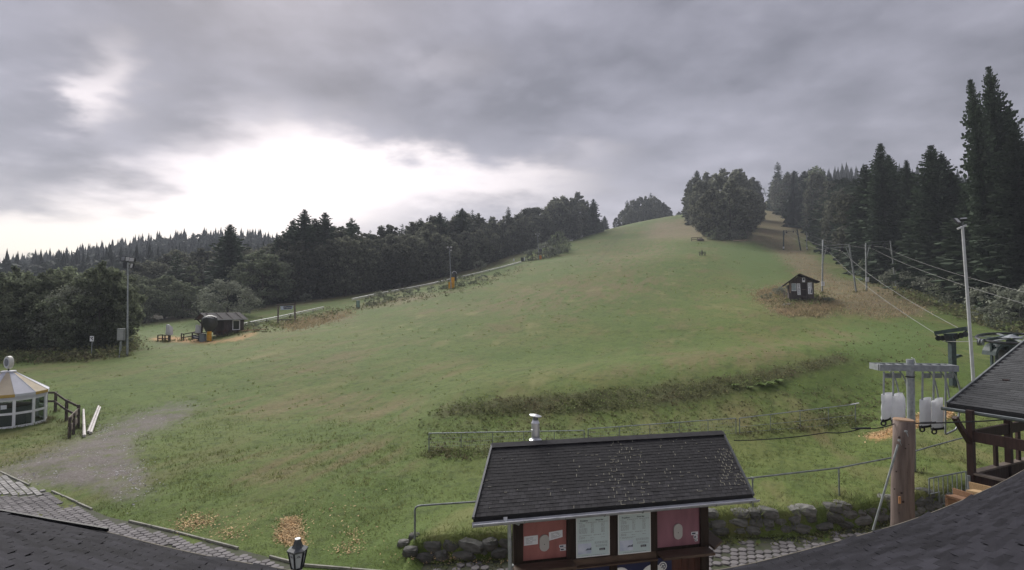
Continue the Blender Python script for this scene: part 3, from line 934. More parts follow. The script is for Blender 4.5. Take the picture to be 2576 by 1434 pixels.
# clump on the piste
for px, Y, top, wd in [(1795, 196, 470, 1.0), (1838, 192, 452, 1.15), (1876, 198, 468, 1.0), (1770, 225, 452, 1.0), (1815, 228, 432, 1.1), (1858, 230, 430, 1.1), (1896, 228, 478, .9), (1752, 270, 445, 1.1), (1785, 275, 434, 1.1), (1825, 280, 424, 1.1), (1862, 282, 422, 1.1), (1893, 278, 445, 1.0), (1908, 275, 480, .8), (1745, 262, 480, .9), (1762, 245, 490, .9), (1888, 215, 500, .9), (1808, 210, 480, 1.0)]:
    plant('broad', px, Y, top=top, wide=wd * 1.0, label='leafy tree of the dense clump between the piste and the lift line', group='trees of the clump on the piste')
for px, Y, top, lb in [(1757, 275, 428, 'spruce spire at the upper left edge of the clump on the piste'), (1738, 300, 452, 'thin spruce standing off the left edge of the clump on the piste'), (1745, 262, 470, 'dark spruce on the left flank of the clump on the piste')]:
    plant('spruce', px, Y, top=top, label=lb, wide=.8)
for px, h, lb, pk in [(1790, 3.4, 'bush at the front left foot of the clump on the piste', 0), (1812, 5.2, 'largest bush at the front foot of the clump on the piste', 0), (1838, 3.6, 'middle bush at the front foot of the clump on the piste', 1), (1868, 3.6, 'bush at the front right foot of the clump on the piste', 0)]:
    plant('shrub', px, 187, h=h, label=lb, pick=pk)
# clump behind the crest
c2 = [(1552, 546), (1566, 528), (1582, 512), (1598, 500), (1612, 494), (1628, 494), (1644, 493), (1658, 500), (1670, 508), (1682, 520), (1688, 536), (1590, 522), (1620, 510), (1650, 514), (1575, 540), (1605, 530), (1635, 528), (1665, 530)]
for i, (px, top) in enumerate(c2):
    plant('broad', px, 385 - (10 if i > 10 else 0), top=top, wide=.85, label='leafy tree of the small clump behind the crest', group='trees of the clump behind the crest')
for px, top, lb in [(1640, 484, 'tallest open treetop of the clump behind the crest'), (1580, 503, 'ragged treetop on the left of the clump behind the crest')]:
    plant('open', px, 390, top=top, label=lb)
for px, top, Y, lb in [(1522, 543, 385, 'pale hazy spruce between the left wood and the crest clump'), (1712, 532, 400, 'low hazy tree right of the crest clump'), (1722, 530, 405, 'low hazy tree left of the clump on the piste'), (1512, 560, 385, 'small hazy spruce at the end of the left wood')]:
    plant('spruce' if 'spruce' in lb else 'broad', px, Y, top=top, label=lb, wide=1.0)

# wood along the right side of the lift line
MARKS_R = [(1950, 'its upper end'), (2030, 'the upper lift gantry'), (2110, 'the gantry by the hut'), (2220, 'the nearer lift gantry'), (2365, 'the hunting stand'), (2436, 'the white floodlight')]
baseR = [(1950, 345), (2000, 270), (2050, 215), (2100, 168), (2160, 122), (2260, 97), (2370, 83), (2440, 73), (2560, 64), (2640, 60)]
skyR = [(1950, 425), (1965, 418), (2000, 428), (2060, 420), (2100, 446), (2150, 452), (2190, 430), (2230, 440), (2260, 410), (2300, 420), (2330, 450), (2400, 430), (2430, 450), (2475, 470), (2560, 420), (2640, 400)]
fr = []
x = 1958.0
while x < 2600:
    fr.append(x + random.uniform(-4, 4)); x += 5.0 * F / interp(baseR, x) * .72
tree_row('spruce', fr, baseR, skyR, 'edge-row spruce of the right wood', MARKS_R, 'edge spruces of the right wood', 0, 60, 22, 1.15)
sr = [p + 8 for p in spread(1956, 2600, 24, 6)]
tree_row('spruce', sr, baseR, skyR, 'second-row spruce of the right wood', MARKS_R, 'second-row spruces of the right wood', 9, 28, 14, 1.2)
br = spread(1960, 2600, 24, 8)
tree_row('spruce', br, baseR, skyR, 'back-row spruce top of the right wood', MARKS_R, 'back-row spruces of the right wood', 20, 6, 10, 1.2)
lw = spread(1955, 2170, 34, 8)
tree_row('broad', lw, baseR, skyR, 'leafy tree of the right wood', MARKS_R, 'leafy trees of the right wood', 3, 22, 12, .8)
for px, top, Y, kind, lb, wd, ln in [(1962, 406, 340, 'open', 'bare-topped spruce at the upper left corner of the right wood', 1, 0), (2060, 412, 235, 'thin', 'thin feathery treetop above the upper lift gantry', 1.4, 0),
                                     (2190, 412, 112, 'spruce', 'spruce spire left of the tall pair in the right wood', 1, -1), (2236, 358, 102, 'tall', 'tall spruce above the nearer lift gantry', .95, -2), (2255, 388, 103, 'tall', 'spruce shoulder right of the tall spruce above the gantry', .9, -2), (2300, 400, 96, 'tall', 'slim spruce spire between the two tall spruces', .62, -2),
                                     (2372, 362, 86, 'tall', 'tall spruce above the hunting stand', 1.05, -3), (2398, 384, 86, 'tall', 'spruce close to the right of the tall one above the stand', .95, -3), (2420, 432, 84, 'tall', 'shorter spruce left of the white floodlight pole', .9, -3), (2462, 447, 78, 'tall', 'small spruce between floodlight pole and the tallest spruces', .85, -3),
                                     (2516, 192, 66, 'tall', 'very tall leaning spruce, left one of the tallest group', .52, -5.5), (2562, 160, 67, 'tall', 'tallest spruce of all, at the right edge of the picture', .6, -5.0), (2592, 260, 66, 'tall', 'very tall spruce behind the tallest one', .65, -4.5), (2548, 420, 69, 'tall', 'spruce filling in between the tallest ones', .75, -5), (2600, 330, 62, 'tall', 'broad spruce at the right edge below the tallest ones', 1.1, -4)]:
    plant(kind, px, Y, top=top, label=lb, wide=wd, lean=ln)
for i, (px, Y, h, kind) in enumerate([(2300, 88, 4.2, 'shrub'), (2330, 84, 3.6, 'shrub'), (2400, 74, 4.5, 'shrub'), (2425, 71, 3.4, 'shrub'), (2470, 66, 3.0, 'shrub'), (2500, 63, 4.4, 'shrub'), (2535, 60, 3.8, 'shrub'), (2565, 58, 4.6, 'shrub'), (2250, 94, 3.4, 'shrub'), (2180, 118, 4, 'shrub'), (2120, 152, 5, 'shrub'), (2075, 185, 5, 'shrub'), (2205, 106, 5.5, 'shrub'), (2450, 70, 5, 'shrub'), (2590, 57, 5, 'shrub'), (2385, 78, 5, 'shrub'), (2520, 57, 2.4, 'shrub'), (2485, 60, 2.2, 'shrub')]):
    pass
shr = [(2300, 88, 4.2), (2330, 84, 3.6), (2400, 74, 4.5), (2425, 71, 3.4), (2470, 66, 3.0), (2500, 63, 4.4), (2535, 60, 3.8), (2565, 58, 4.6), (2250, 94, 3.4), (2180, 118, 4), (2120, 152, 5), (2075, 185, 5), (2205, 106, 5.5), (2450, 70, 5), (2590, 57, 5), (2385, 78, 5), (2520, 57, 2.4), (2485, 60, 2.2)]
for (px, Y, h), lb in zip(shr, row_labels([s_[0] for s_ in shr], 'bush below the right wood', MARKS_R)):
    plant('shrub', px, Y, h=h, label=lb, group='bushes along the right wood', wide=1.1)

# bushes along the strip left of the piste
bl = [(615, 75, 1.6), (640, 77, 1.2), (930, 98, 2.0), (955, 101, 2.3), (985, 104, 2.2), (1015, 107, 2.0), (1045, 110, 1.7), (1085, 114, 1.3), (1115, 118, 2.6), (1160, 121, 2.6), (1185, 125, 2.4), (1215, 130, 1.8), (1250, 140, 1.5), (1370, 190, 5.6), (1388, 195, 6.4), (1404, 200, 8.6), (1416, 203, 5.5), (1340, 186, 4), (1328, 188, 3.6), (1428, 210, 3.6), (1376, 186, 3.0), (1395, 190, 3.4)]
for (px, Y, h), lb in zip(bl, row_labels([b[0] for b in bl], 'bush on the weedy strip', MARKS_L)):
    plant('shrub', px, Y, h=h, label=lb, group='bushes on the strip left of the piste', wide=1.0)
for (px, Y, h), lb in zip([(645, 116, 3.0), (1207, 172, 3.5), (770, 128, 2.2), (505, 106, 3)], ['small bush behind the hut at the foot of the left wood', 'low bush at the wood edge right of the middle floodlight', 'low bush at the wood edge above the banner frame', 'small bush in the hollow left of the lift hut']):
    plant('shrub', px, Y, h=h, label=lb)


# far woods that read as one mass
def far_wood(name, spots, label, hmin, hmax, mat):
    mini_s = np.array([tuple(v) for v in []])
    sv, bv = [], []
    g = np.random.default_rng(5)
    for k in range(5):
        a = k * math.pi / 5; u_ = np.array([math.cos(a), math.sin(a), 0])
        sv.append(np.stack([u_ * .15 + [0, 0, .02], u_ * .085 + [0, 0, .45], np.array([0, 0, 1.0]), -u_ * .15 + [0, 0, .02]]))
        sv.append(np.stack([-u_ * .15 + [0, 0, .02], u_ * .02 + [0, 0, .02], np.array([0, 0, 1.0]), -u_ * .085 + [0, 0, .45]]))
    for k in range(36):
        t = (k // 4) / 9; a = g.uniform(0, 6.28); r = (1 - t) * .16 + .015
        c = np.array([math.cos(a) * r * .6, math.sin(a) * r * .6, .05 + .88 * t])
        e = np.array([math.cos(a) * r, math.sin(a) * r, -.03]) * .8; s_ = np.array([-math.sin(a) * r * .5, math.cos(a) * r * .5, .05])
        sv.append(np.stack([c - e * .6, c - s_, c + e, c + s_]))
    for k in range(70):
        d = g.normal(0, 1, 3); d /= np.linalg.norm(d); pass
        c = np.array([d[0] * .30, d[1] * .30, .42 + d[2] * .50]) * np.array([1, 1, 1])
        n_ = d + g.normal(0, .5, 3); a_ = np.cross(n_, g.normal(0, 1, 3)); a_ /= np.linalg.norm(a_) + 1e-6; b_ = np.cross(n_, a_); b_ /= np.linalg.norm(b_) + 1e-6
        bv.append(np.stack([c - a_ * .09, c - b_ * .09, c + a_ * .09, c + b_ * .09]))
    sv = np.concatenate(sv); bv = np.concatenate(bv)
    V = []
    for px, Y, con in spots:
        x = X(px, Y); z = h1(x, Y) - .3
        hgt = g.uniform(hmin, hmax) * (1.12 if con else .9)
        base = sv if con else bv
        a = g.uniform(0, 6.28); ca, sa = math.cos(a), math.sin(a)
        v = base * np.array([hgt * g.uniform(.85, 1.2), hgt * g.uniform(.85, 1.2), hgt])
        V.append(np.stack([v[:, 0] * ca - v[:, 1] * sa + x, v[:, 0] * sa + v[:, 1] * ca + Y, v[:, 2] + z], 1))
    V = np.concatenate(V)
    o = link(name, np_mesh(name, V, np.arange(len(V)), mat))
    o['kind'] = 'stuff'; o['label'] = label
    return o


sp = [(random.uniform(-60, 760), random.uniform(200, 440), random.random() < .5) for _ in range(800)] + [(random.uniform(-60, 800), random.uniform(405, 435), random.random() < .8) for _ in range(220)]
far_wood('far_forest', sp, 'dark far-off wooded hillside behind the trees at the left', 12, 19, needle_far)
sp = [(random.uniform(2000, 2600), random.uniform(230, 430), random.random() < .9) for _ in range(700)]
far_wood('hillside_forest', sp, 'far spruce forest on the slope behind the right wood', 16, 24, needle_far)
for px, top, kind, lb in [(75, 632, 'thin', 'pale feathery birch on the far skyline at the left'), (20, 655, 'thin', 'small thin tree on the far skyline at the left edge'), (232, 618, 'spruce', 'dark spruce clump tip on the far skyline, left part'), (350, 602, 'spruce', 'spruce tip on the far skyline above the left floodlight mast'), (362, 604, 'spruce', 'second spruce tip on the far skyline right of the left mast'), (440, 590, 'spruce', 'slim spruce tip on the far skyline, middle part'), (483, 586, 'spruce', 'spruce tip on the far skyline left of the hut spruce'), (520, 586, 'spruce', 'spruce tip on the far skyline just before the hut spruce'), (405, 597, 'spruce', 'low spruce tip on the far skyline between two slim ones'), (160, 637, 'broad', 'round treetop on the far skyline right of the birch')]:
    plant(kind, px, 424, top=top, label=lb, wide=1.1)


# ------------------------------------------------------------------ ground cover
def scatter_px(n, polys, y0=6, jitter=None):
    """Random points on the terrain inside regions of the view."""
    out = []
    for poly in polys:
        xs = [p[0] for p in poly]; ys = [p[1] for p in poly]
        a = np.array([random.uniform(min(xs), max(xs)) for _ in range(n * 3)]); b = np.array([random.uniform(min(ys), max(ys)) for _ in range(n * 3)])
        k = inpoly(a, b, poly)
        m = min(n, int(k.sum()))
        out += list(zip(a[k][:m] + rng.normal(0, jitter[0] if jitter else 14, m), b[k][:m] + rng.normal(0, jitter[1] if jitter else 4, m)))
    return out


GRID_Y = np.exp(np.linspace(math.log(7.0), math.log(430.0), 500))


def G_many(pts):
    """Where many sight lines meet the terrain."""
    res = np.zeros((len(pts), 3))
    for i in range(0, len(pts), 40):
        sub = pts[i:i + 40]
        D = np.array([tuple(ray(*p)) for p in sub])
        xx = D[:, 0:1] * GRID_Y[None]; zz = CAM_Z + D[:, 2:3] * GRID_Y[None]
        hh = HG(xx, np.repeat(GRID_Y[None], len(sub), 0))
        below = zz < hh
        k = np.argmax(below, 1); k[~below.any(1)] = len(GRID_Y) - 1
        Yk = GRID_Y[np.maximum(k, 1)]; Yp = GRID_Y[np.maximum(k, 1) - 1]
        f1 = (zz - hh)[np.arange(len(sub)), np.maximum(k, 1)]; f0 = (zz - hh)[np.arange(len(sub)), np.maximum(k, 1) - 1]
        t = np.clip(f0 / np.where(np.abs(f0 - f1) < 1e-9, 1, f0 - f1), 0, 1)
        Y = Yp + (Yk - Yp) * t
        res[i:i + 40, 1] = Y; res[i:i + 40, 0] = D[:, 0] * Y; res[i:i + 40, 2] = CAM_Z + D[:, 2] * Y
    return res


# quick terrain lookup from a table in (x/(y+3), log y)
_us = np.linspace(-1.3, 1.3, 420); _vs = np.linspace(math.log(4), math.log(640), 420)
_tab = H(_us[None, :] * (np.exp(_vs)[:, None] + 3), np.repeat(np.exp(_vs)[:, None], 420, 1))


def HG(x, y):
    u = np.clip((x / (y + 3) + 1.3) / 2.6 * 419, 0, 418.99); v = np.clip((np.log(np.maximum(y, 4)) - _vs[0]) / (_vs[-1] - _vs[0]) * 419, 0, 418.99)
    i = u.astype(int); j = v.astype(int); fu = u - i; fv = v - j
    return (_tab[j, i] * (1 - fu) + _tab[j, i + 1] * fu) * (1 - fv) + (_tab[j + 1, i] * (1 - fu) + _tab[j + 1, i + 1] * fu) * fv


def blades(name, label, pos, hgt, wid, mat, per=3, spread_=.6, lean=.6):
    """Tufts of upright triangular blades."""
    n = len(pos)
    p = np.repeat(pos, per, 0); h = np.repeat(hgt, per) * rng.uniform(.6, 1.3, n * per); w = np.repeat(wid, per) * rng.uniform(.7, 1.3, n * per)
    a = rng.uniform(0, 6.28, n * per)
    off = rng.normal(0, 1, (n * per, 2)) * (h * spread_)[:, None]
    b = p.copy(); b[:, :2] += off; b[:, 2] -= .02
    side = np.stack([np.cos(a), np.sin(a), np.zeros_like(a)], 1) * (w / 2)[:, None]
    tip = b + np.stack([rng.normal(0, lean, n * per) * h, rng.normal(0, lean, n * per) * h, h], 1)
    v = np.stack([b - side, b + side, tip], 1).reshape(-1, 3)
    o = link(name, np_mesh(name, v, np.arange(len(v)), mat, 3))
    o['kind'] = 'stuff'; o['label'] = label
    return o


def leafy(name, label, pos, size, hgt, mat, per=6):
    """Low leafy growth: little leaf faces heaped over each spot."""
    n = len(pos)
    p = np.repeat(pos, per, 0); h = np.repeat(hgt, per); s_ = np.repeat(size, per) * rng.uniform(.6, 1.4, n * per)
    p = p + np.stack([rng.normal(0, .5, n * per) * h, rng.normal(0, .5, n * per) * h, rng.uniform(.0, 1.0, n * per) ** 1.3 * h], 1)
    nr = rng.normal(0, .8, (n * per, 3)) + np.array([0, -.3, .7])
    v = quads_from(p, nr, s_, .7)
    o = link(name, np_mesh(name, v, np.arange(len(v)), mat))
    o['kind'] = 'stuff'; o['label'] = label
    return o


def clear_of(pts, polys):
    a = np.array([p[0] for p in pts]); b = np.array([p[1] for p in pts])
    k = np.ones(len(pts), bool)
    for pl in polys: k &= ~inpoly(a, b, pl)
    return [p for p, kk in zip(pts, k) if kk]


PAVE_L = [(-80, 1150), (0, 1188), (73, 1222), (130, 1237), (270, 1300), (440, 1340), (600, 1382), (760, 1424), (1100, 1434), (1100, 1600), (-80, 1600)]
PAVE_R = [(1040, 1412), (1290, 1400), (1560, 1372), (1790, 1346), (2000, 1341), (2250, 1308), (2330, 1288), (2600, 1230), (2600, 1500), (1040, 1500)]
near_poly = [[(-40, 1010), (1080, 1060), (2300, 1060), (2600, 1010), (2600, 1434), (-40, 1434)]]
pts = clear_of(scatter_px(36000, near_poly), [PAVE_L, PAVE_R, GRAVEL[0], CHIPS[2]])
pg = G_many(pts)
blades('grass', 'short grass of the near meadow', pg, rng.uniform(.035, .085, len(pg)) * np.clip(pg[:, 1] / 16, .8, 1.3), rng.uniform(.012, .022, len(pg)) * np.clip(pg[:, 1] / 16, .8, 1.5), grass_blade, 3)
pts = clear_of(scatter_px(3200, [[(-40, 700), (700, 830), (1200, 740), (1500, 610), (1880, 600), (2000, 720), (2330, 800), (2400, 930), (2150, 1060), (1080, 1060), (-40, 1010)]]), SOIL + WOODF + [GRAVEL[0]])
pg = G_many(pts)
blades('meadow_tufts', 'tussocks of longer grass over the piste', pg, rng.uniform(.05, .13, len(pg)) * np.clip(pg[:, 1] / 60, .7, 1.6), rng.uniform(.05, .12, len(pg)) * np.clip(pg[:, 1] / 50, .8, 3), grass_dark, 4, 1.2)
# rank growth on the bank behind the mesh fence
pg = G_many(scatter_px(1700, [SOIL[0]]))
leafy('bank_weeds', 'rank weeds covering the grassy bank', pg, rng.uniform(.06, .13, len(pg)), rng.uniform(.10, .34, len(pg)), weed, 6)
pg = G_many(scatter_px(1300, [[(1060, 1045), (1750, 1020), (2150, 960), (2300, 950), (2200, 1060), (1850, 1080), (1470, 1110), (1080, 1120)]]))
leafy('fence_weeds', 'leafy weeds between the bank and the mesh fence', pg, rng.uniform(.05, .12, len(pg)), rng.uniform(.05, .16, len(pg)), weed, 5)
pg = G_many(scatter_px(130, [[(1080, 1130), (1235, 1135), (1225, 1160), (1085, 1155)], [(1860, 1085), (2150, 1050), (2170, 1066), (1870, 1104)], [(2060, 1045), (2180, 1050), (2180, 1080), (2080, 1076)], [(2090, 830), (2330, 800), (2360, 900), (2200, 930), (2100, 890)]]))
leafy('fence_foot_weeds', 'dark weeds at the foot of the mesh fence', pg, rng.uniform(.06, .15, len(pg)), rng.uniform(.1, .32, len(pg)), weed, 6)
pg = G_many(scatter_px(7000, [[(-40, 912), (200, 908), (330, 886), (345, 868), (318, 840), (-40, 835)]]))
leafy('undergrowth', 'tangled undergrowth below the stand of trees at the left', pg, rng.uniform(.12, .28, len(pg)), rng.uniform(.3, 1.1, len(pg)), weed, 6)
pg = G_many(scatter_px(2600, [[(590, 830), (640, 815), (900, 770), (1100, 735), (1260, 690), (1330, 655), (1340, 662), (1270, 705), (1130, 742), (1000, 765), (880, 785), (700, 830), (600, 842)]]))
leafy('strip_weeds', 'weedy strip along the left edge of the piste', pg, rng.uniform(.15, .4, len(pg)), rng.uniform(.2, .75, len(pg)), weed, 5)
pg = G_many(scatter_px(1300, [[(1890, 592), (1985, 590), (2100, 700), (2330, 745), (2330, 792), (2200, 802), (2090, 775), (2020, 700), (1960, 640)], [(1905, 735), (1985, 715), (1980, 770), (1900, 760)], [(700, 815), (880, 782), (880, 798), (740, 828)], [(1950, 770), (2080, 752), (2110, 775), (2050, 795), (1960, 790)]]))
blades('heath_grass', 'tawny dead grass under the lift line', pg, rng.uniform(.15, .4, len(pg)), rng.uniform(.06, .14, len(pg)), weed_dry, 4, .7)
pg = G_many(scatter_px(2200, [[(2250, 742), (2380, 780), (2460, 812), (2600, 845), (2600, 800), (2440, 770), (2270, 725)], [(1950, 505), (2050, 600), (2160, 690), (2250, 735), (2260, 720), (2170, 670), (2060, 580), (1965, 505)]]))
leafy('wood_edge_weeds', 'low growth along the foot of the right wood', pg, rng.uniform(.2, .5, len(pg)), rng.uniform(.3, 1.2, len(pg)), weed, 6)
pg = G_many(scatter_px(500, [[(1960, 745), (2075, 742), (2090, 765), (2000, 775), (1930, 762)]]))
leafy('hut_weeds', 'weeds around the foot of the ski hut', pg, rng.uniform(.1, .3, len(pg)), rng.uniform(.1, .5, len(pg)), weed, 6)
# wood chips and pebbles
pts = scatter_px(3000, [CHIPS[2]]) + scatter_px(2200, [CHIPS[1]])
for cx_, cy_, sx_, sy_, n_ in [(505, 1312, 26, 12, 420), (470, 1325, 26, 8, 160), (580, 1345, 22, 8, 160), (890, 1360, 14, 14, 130), (870, 1385, 20, 8, 90), (1150, 1405, 70, 8, 240), (610, 1320, 60, 20, 120), (850, 1300, 70, 40, 130)]:
    pts += [(random.gauss(cx_, sx_), random.gauss(cy_, sy_)) for _ in range(n_)]
pg = G_many(pts)
nr = rng.normal(0, .45, (len(pg), 3)) + np.array([0, 0, 1.0])
pg[:, 2] += rng.uniform(.01, .05, len(pg))
v = quads_from(pg, nr, rng.uniform(.03, .085, len(pg)) * np.clip(pg[:, 1] / 14, 1, 2), .45)
o = link('wood_chips', np_mesh('wood_chips', v, np.arange(len(v)), chip_mat)); o['kind'] = 'stuff'; o['label'] = 'orange wood chips strewn over the grass'
pts = scatter_px(900, [GRAVEL[0]]) + [(random.gauss(290, 40), random.gauss(1085, 14)) for _ in range(260)] + [(random.gauss(340, 30), random.gauss(1190, 30)) for _ in range(200)]
pg = G_many(pts)
pg[:, 2] += .008
v = quads_from(pg, rng.normal(0, .3, (len(pg), 3)) + np.array([0, -.3, 1.0]), rng.uniform(.02, .085, len(pg)) ** 1.0, .7)
o = link('pebbles', np_mesh('pebbles', v, np.arange(len(v)), pebble_mat)); o['kind'] = 'stuff'; o['label'] = 'pale pebbles on the worn gravel patch'

# ------------------------------------------------------------------ paving
def seg_y(x):
    return float(np.interp(x, EX, EY))


EAVE_PX = [(-260, 1235), (0, 1290), (140, 1314), (271, 1337), (377, 1370), (542, 1406), (694, 1432), (900, 1462), (1288, 1485), (1600, 1465), (1846, 1434), (1988, 1396), (2126, 1359), (2231, 1331), (2327, 1299), (2429, 1257), (2510, 1221), (2576, 1183), (2760, 1085)]
ROOF_Z = 2.9
EAVE = [flat(px, py, ROOF_Z) for px, py in EAVE_PX]
ROOF_SLOPE = 0.33
APEX = Vector((0.5, -6.0, 0))


def roof_py(px):
    return interp(EAVE_PX, px)


path_mb = MB()
path_mb.add([Vector((-46, 4, .004)), Vector((-1.9, 4, .004))] + [Vector((p.x, p.y, .004)) for p in reversed(EDGE[:-1])], [tuple(range(2 + len(EDGE) - 1))])
path = path_mb.build('paved_path', joint_mat, kind='structure')
court_mb = MB()
rw = [Vector((p.x, p.y - .05, .006)) for p in WALLP]
court_mb.add([Vector((-1.9, 4, .006)), Vector((20, 4, .006))] + list(reversed(rw)), [tuple(range(2 + len(rw)))])
court = court_mb.build('paved_yard', joint_mat, kind='structure')


def hexmesh(name, r, th, mat, bev=.012, sides=6, jit=0.0):
    mb = MB()
    rr = [random.uniform(1 - jit, 1 + jit) for _ in range(sides)]
    ring = lambda k, z: [Vector((math.cos(i * 2 * math.pi / sides) * k * rr[i], math.sin(i * 2 * math.pi / sides) * k * rr[i], z)) for i in range(sides)]
    a, b_, c = ring(r, 0), ring(r, th - bev), ring(r - bev, th)
    n = sides
    fs = [(i, (i + 1) % n, n + (i + 1) % n, n + i) for i in range(n)] + [(n + i, n + (i + 1) % n, 2 * n + (i + 1) % n, 2 * n + i) for i in range(n)] + [tuple(2 * n + i for i in range(n))]
    mb.add(a + b_ + c, fs)
    return mb


def lay(parent, spots, protos, mat, name='paver', limit=300):
    """The nearest pieces are objects of their own, the rest one joined part."""
    spots = sorted(spots, key=lambda s_: s_[0].y)
    meshes = [p.mesh(name, mat) for p in protos]
    rest = MB()
    for i, (loc, rot, tilt) in enumerate(spots):
        m = Matrix.Translation(loc) @ Matrix.Rotation(tilt[0], 4, 'X') @ Matrix.Rotation(tilt[1], 4, 'Y') @ Matrix.Rotation(rot, 4, 'Z')
        k = random.randrange(len(protos))
        if i < limit:
            o = link(name, meshes[k], parent); o.matrix_basis = m
        else:
            rest.add([m @ Vector(v) for v in protos[k].v], protos[k].f)
    if rest.v:
        rest.build(name + '_field', mat, parent, kind='stuff')


def hexgrid(x0, x1, y0, y1, r, rot):
    out = []
    dx, dy = math.sqrt(3) * r, 1.5 * r
    c, s_ = math.cos(rot), math.sin(rot)
    n = int(max(x1 - x0, y1 - y0) / min(dx, dy)) + 4
    for j in range(-n, n):
        for i in range(-n, n):
            u = (i + .5 * (j & 1)) * dx; v = j * dy
            x = (x0 + x1) / 2 + u * c - v * s_; y = (y0 + y1) / 2 + u * s_ + v * c
            if x0 <= x <= x1 and y0 <= y <= y1: out.append((x, y))
    return out


def visible(x, y, z, m=25):
    px, py = proj(x, y, z)
    return -m < px < 2576 + m and py < roof_py(px) + m and py < 1434 + m


HR = .112
spots = []
for x, y in hexgrid(-19, -1.9, 8.5, 20, HR, R(24)):
    if y > seg_y(x) - .22 or not visible(x, y, 0): continue
    px, py = proj(x, y, 0)
    if px < 112 and py < 1250: continue
    if math.sin(x * 1.3) * math.sin(y * 1.7 + x) > .93: continue
    spots.append((Vector((x, y, .0 + random.uniform(-.006, .004))), R(54), (random.gauss(0, .012), random.gauss(0, .012))))
lay(path, spots, [hexmesh('paver', HR * .93, .03, None, jit=.04) for _ in range(3)], paver_mat)
rp = MB()
for i in range(-60, 60):
    for j in range(-60, 60):
        c_, s_ = math.cos(R(-38)), math.sin(R(-38))
        u = (i + .5 * (j & 1)) * .235; v_ = j * .155
        x = -18.2 + u * c_ - v_ * s_; y = 18.3 + u * s_ + v_ * c_
        px, py = proj(x, y, 0)
        if px < 108 and py < 1246 and y < seg_y(x) - .1 and visible(x, y, 0):
            rp.box((x, y, .015 + random.uniform(-.006, .006)), (.205, .13, .03), Matrix.Rotation(R(-38) + random.gauss(0, .02), 3, 'Z'))
rp.build('paver_field', paver_light, path, kind='stuff')
kb = MB(); kb.box((0, 0, .0), (1, .045, .09))
km = kb.mesh('kerb_stone', kerb_mat)
for a, b in zip(EDGE[1:-1], EDGE[2:]):
    d = b - a; n = max(1, round(d.length / 1.0))
    for k in range(n):
        if random.random() < .3: continue
        p = a + d * ((k + .5) / n)
        o = link('kerb_stone', km, path)
        o.matrix_basis = Matrix.Translation((p.x, p.y, random.uniform(.0, .012))) @ Matrix.Rotation(math.atan2(d.y, d.x), 4, 'Z') @ Matrix.Diagonal((d.length / n - .03, 1, 1, 1))
spots = []
for x, y in hexgrid(-2.0, 16, 9.0, 16.4, .125, R(8)):
    if y > np.interp(x, WX, WY) - .35 - .15 * math.sin(x * 2.1) or not visible(x, y, 0): continue
    if random.random() < .10 + .25 * (y > np.interp(x, WX, WY) - .8): continue
    spots.append((Vector((x, y, random.uniform(-.010, .006))), R(38), (random.gauss(0, .02), random.gauss(0, .02))))
lay(court, spots, [hexmesh('paver', .110, .034, None, .014, 6, .10) for _ in range(5)], paver_mat)
# moss and leaves along the foot of the wall
wp = []
for _ in range(900):
    x = random.uniform(-1.9, 14); wp.append((x, float(np.interp(x, WX, WY)) - abs(random.gauss(.12, .22)) - .05, .01))
leafy('wall_foot_weeds', 'small weeds sprouting along the foot of the stone wall', np.array(wp), rng.uniform(.03, .07, len(wp)), rng.uniform(.02, .09, len(wp)), weed, 5)


# ------------------------------------------------------------------ dry stone retaining wall
def stone_proto(seed):
    g = random.Random(seed)
    mb = MB()
    n = 3
    pts, idx = [], {}
    fs = []
    for ax in range(3):
        for sg in (-1, 1):
            for i in range(n):
                for j in range(n):
                    q = []
                    for di, dj in ((0, 0), (1, 0), (1, 1), (0, 1)):
                        a = -1 + 2 * (i + di) / n; b = -1 + 2 * (j + dj) / n
                        v = [0, 0, 0]; v[ax] = sg; v[(ax + 1) % 3] = a; v[(ax + 2) % 3] = b
                        key = tuple(round(t, 3) for t in v)
                        if key not in idx:
                            w = Vector(v); w = w * (.30 + .70 / max(w.length, 1e-3) * 1.12)
                            w += Vector((g.uniform(-.13, .13), g.uniform(-.13, .13), g.uniform(-.13, .13)))
                            idx[key] = len(pts); pts.append(w)
                        q.append(idx[key])
                    fs.append(tuple(q if sg > 0 else reversed(q)))
    return mb.add([p * .5 for p in pts], fs)


STONES = [stone_proto(s_).mesh('stone', stone_mat) for s_ in range(8)]


def wall_run(pxa, pxb, label, drop=1.0):
    xa, xb = X(pxa, 13.0), X(pxb, 14.5)
    xa = flat(pxa, interp(WALL, pxa)).x; xb = flat(pxb, interp(WALL, pxb)).x
    base = Vector((xa, float(np.interp(xa, WX, WY)), 0))
    w = thing('stone_wall', label, 'stone wall', base)
    for row in range(3):
        x = xa + (.1 if row else 0)
        while x < xb:
            hgt = random.uniform(.19, .26); wd = random.uniform(.28, .62) * (1.05 - .14 * row)
            x += wd * .5
            y = float(np.interp(x, WX, WY))
            gap = random.random()
            end = min(1, max(0, (x - xa) / .5 + .35)) if pxa < 1200 else 1
            if row == 0 or (row == 1 and gap < .95) or (row == 2 and gap < .5):
                if (row + .6) / 3 <= end + .35:
                    o = link('stone', random.choice(STONES), w)
                    o.matrix_basis = w.matrix_basis.inverted() @ (Matrix.Translation((x, y + .14 + .07 * row + random.uniform(-.04, .04), .09 + .185 * row + random.uniform(-.02, .02))) @ Matrix.Rotation(random.uniform(-.35, .35), 4, 'Z') @ Matrix.Rotation(random.choice((0, math.pi)) + random.uniform(-.25, .25), 4, 'Y') @ Matrix.Diagonal((wd * 1.14, random.uniform(.34, .46), hgt * 1.18, 1)))
            x += wd * .5
    return w


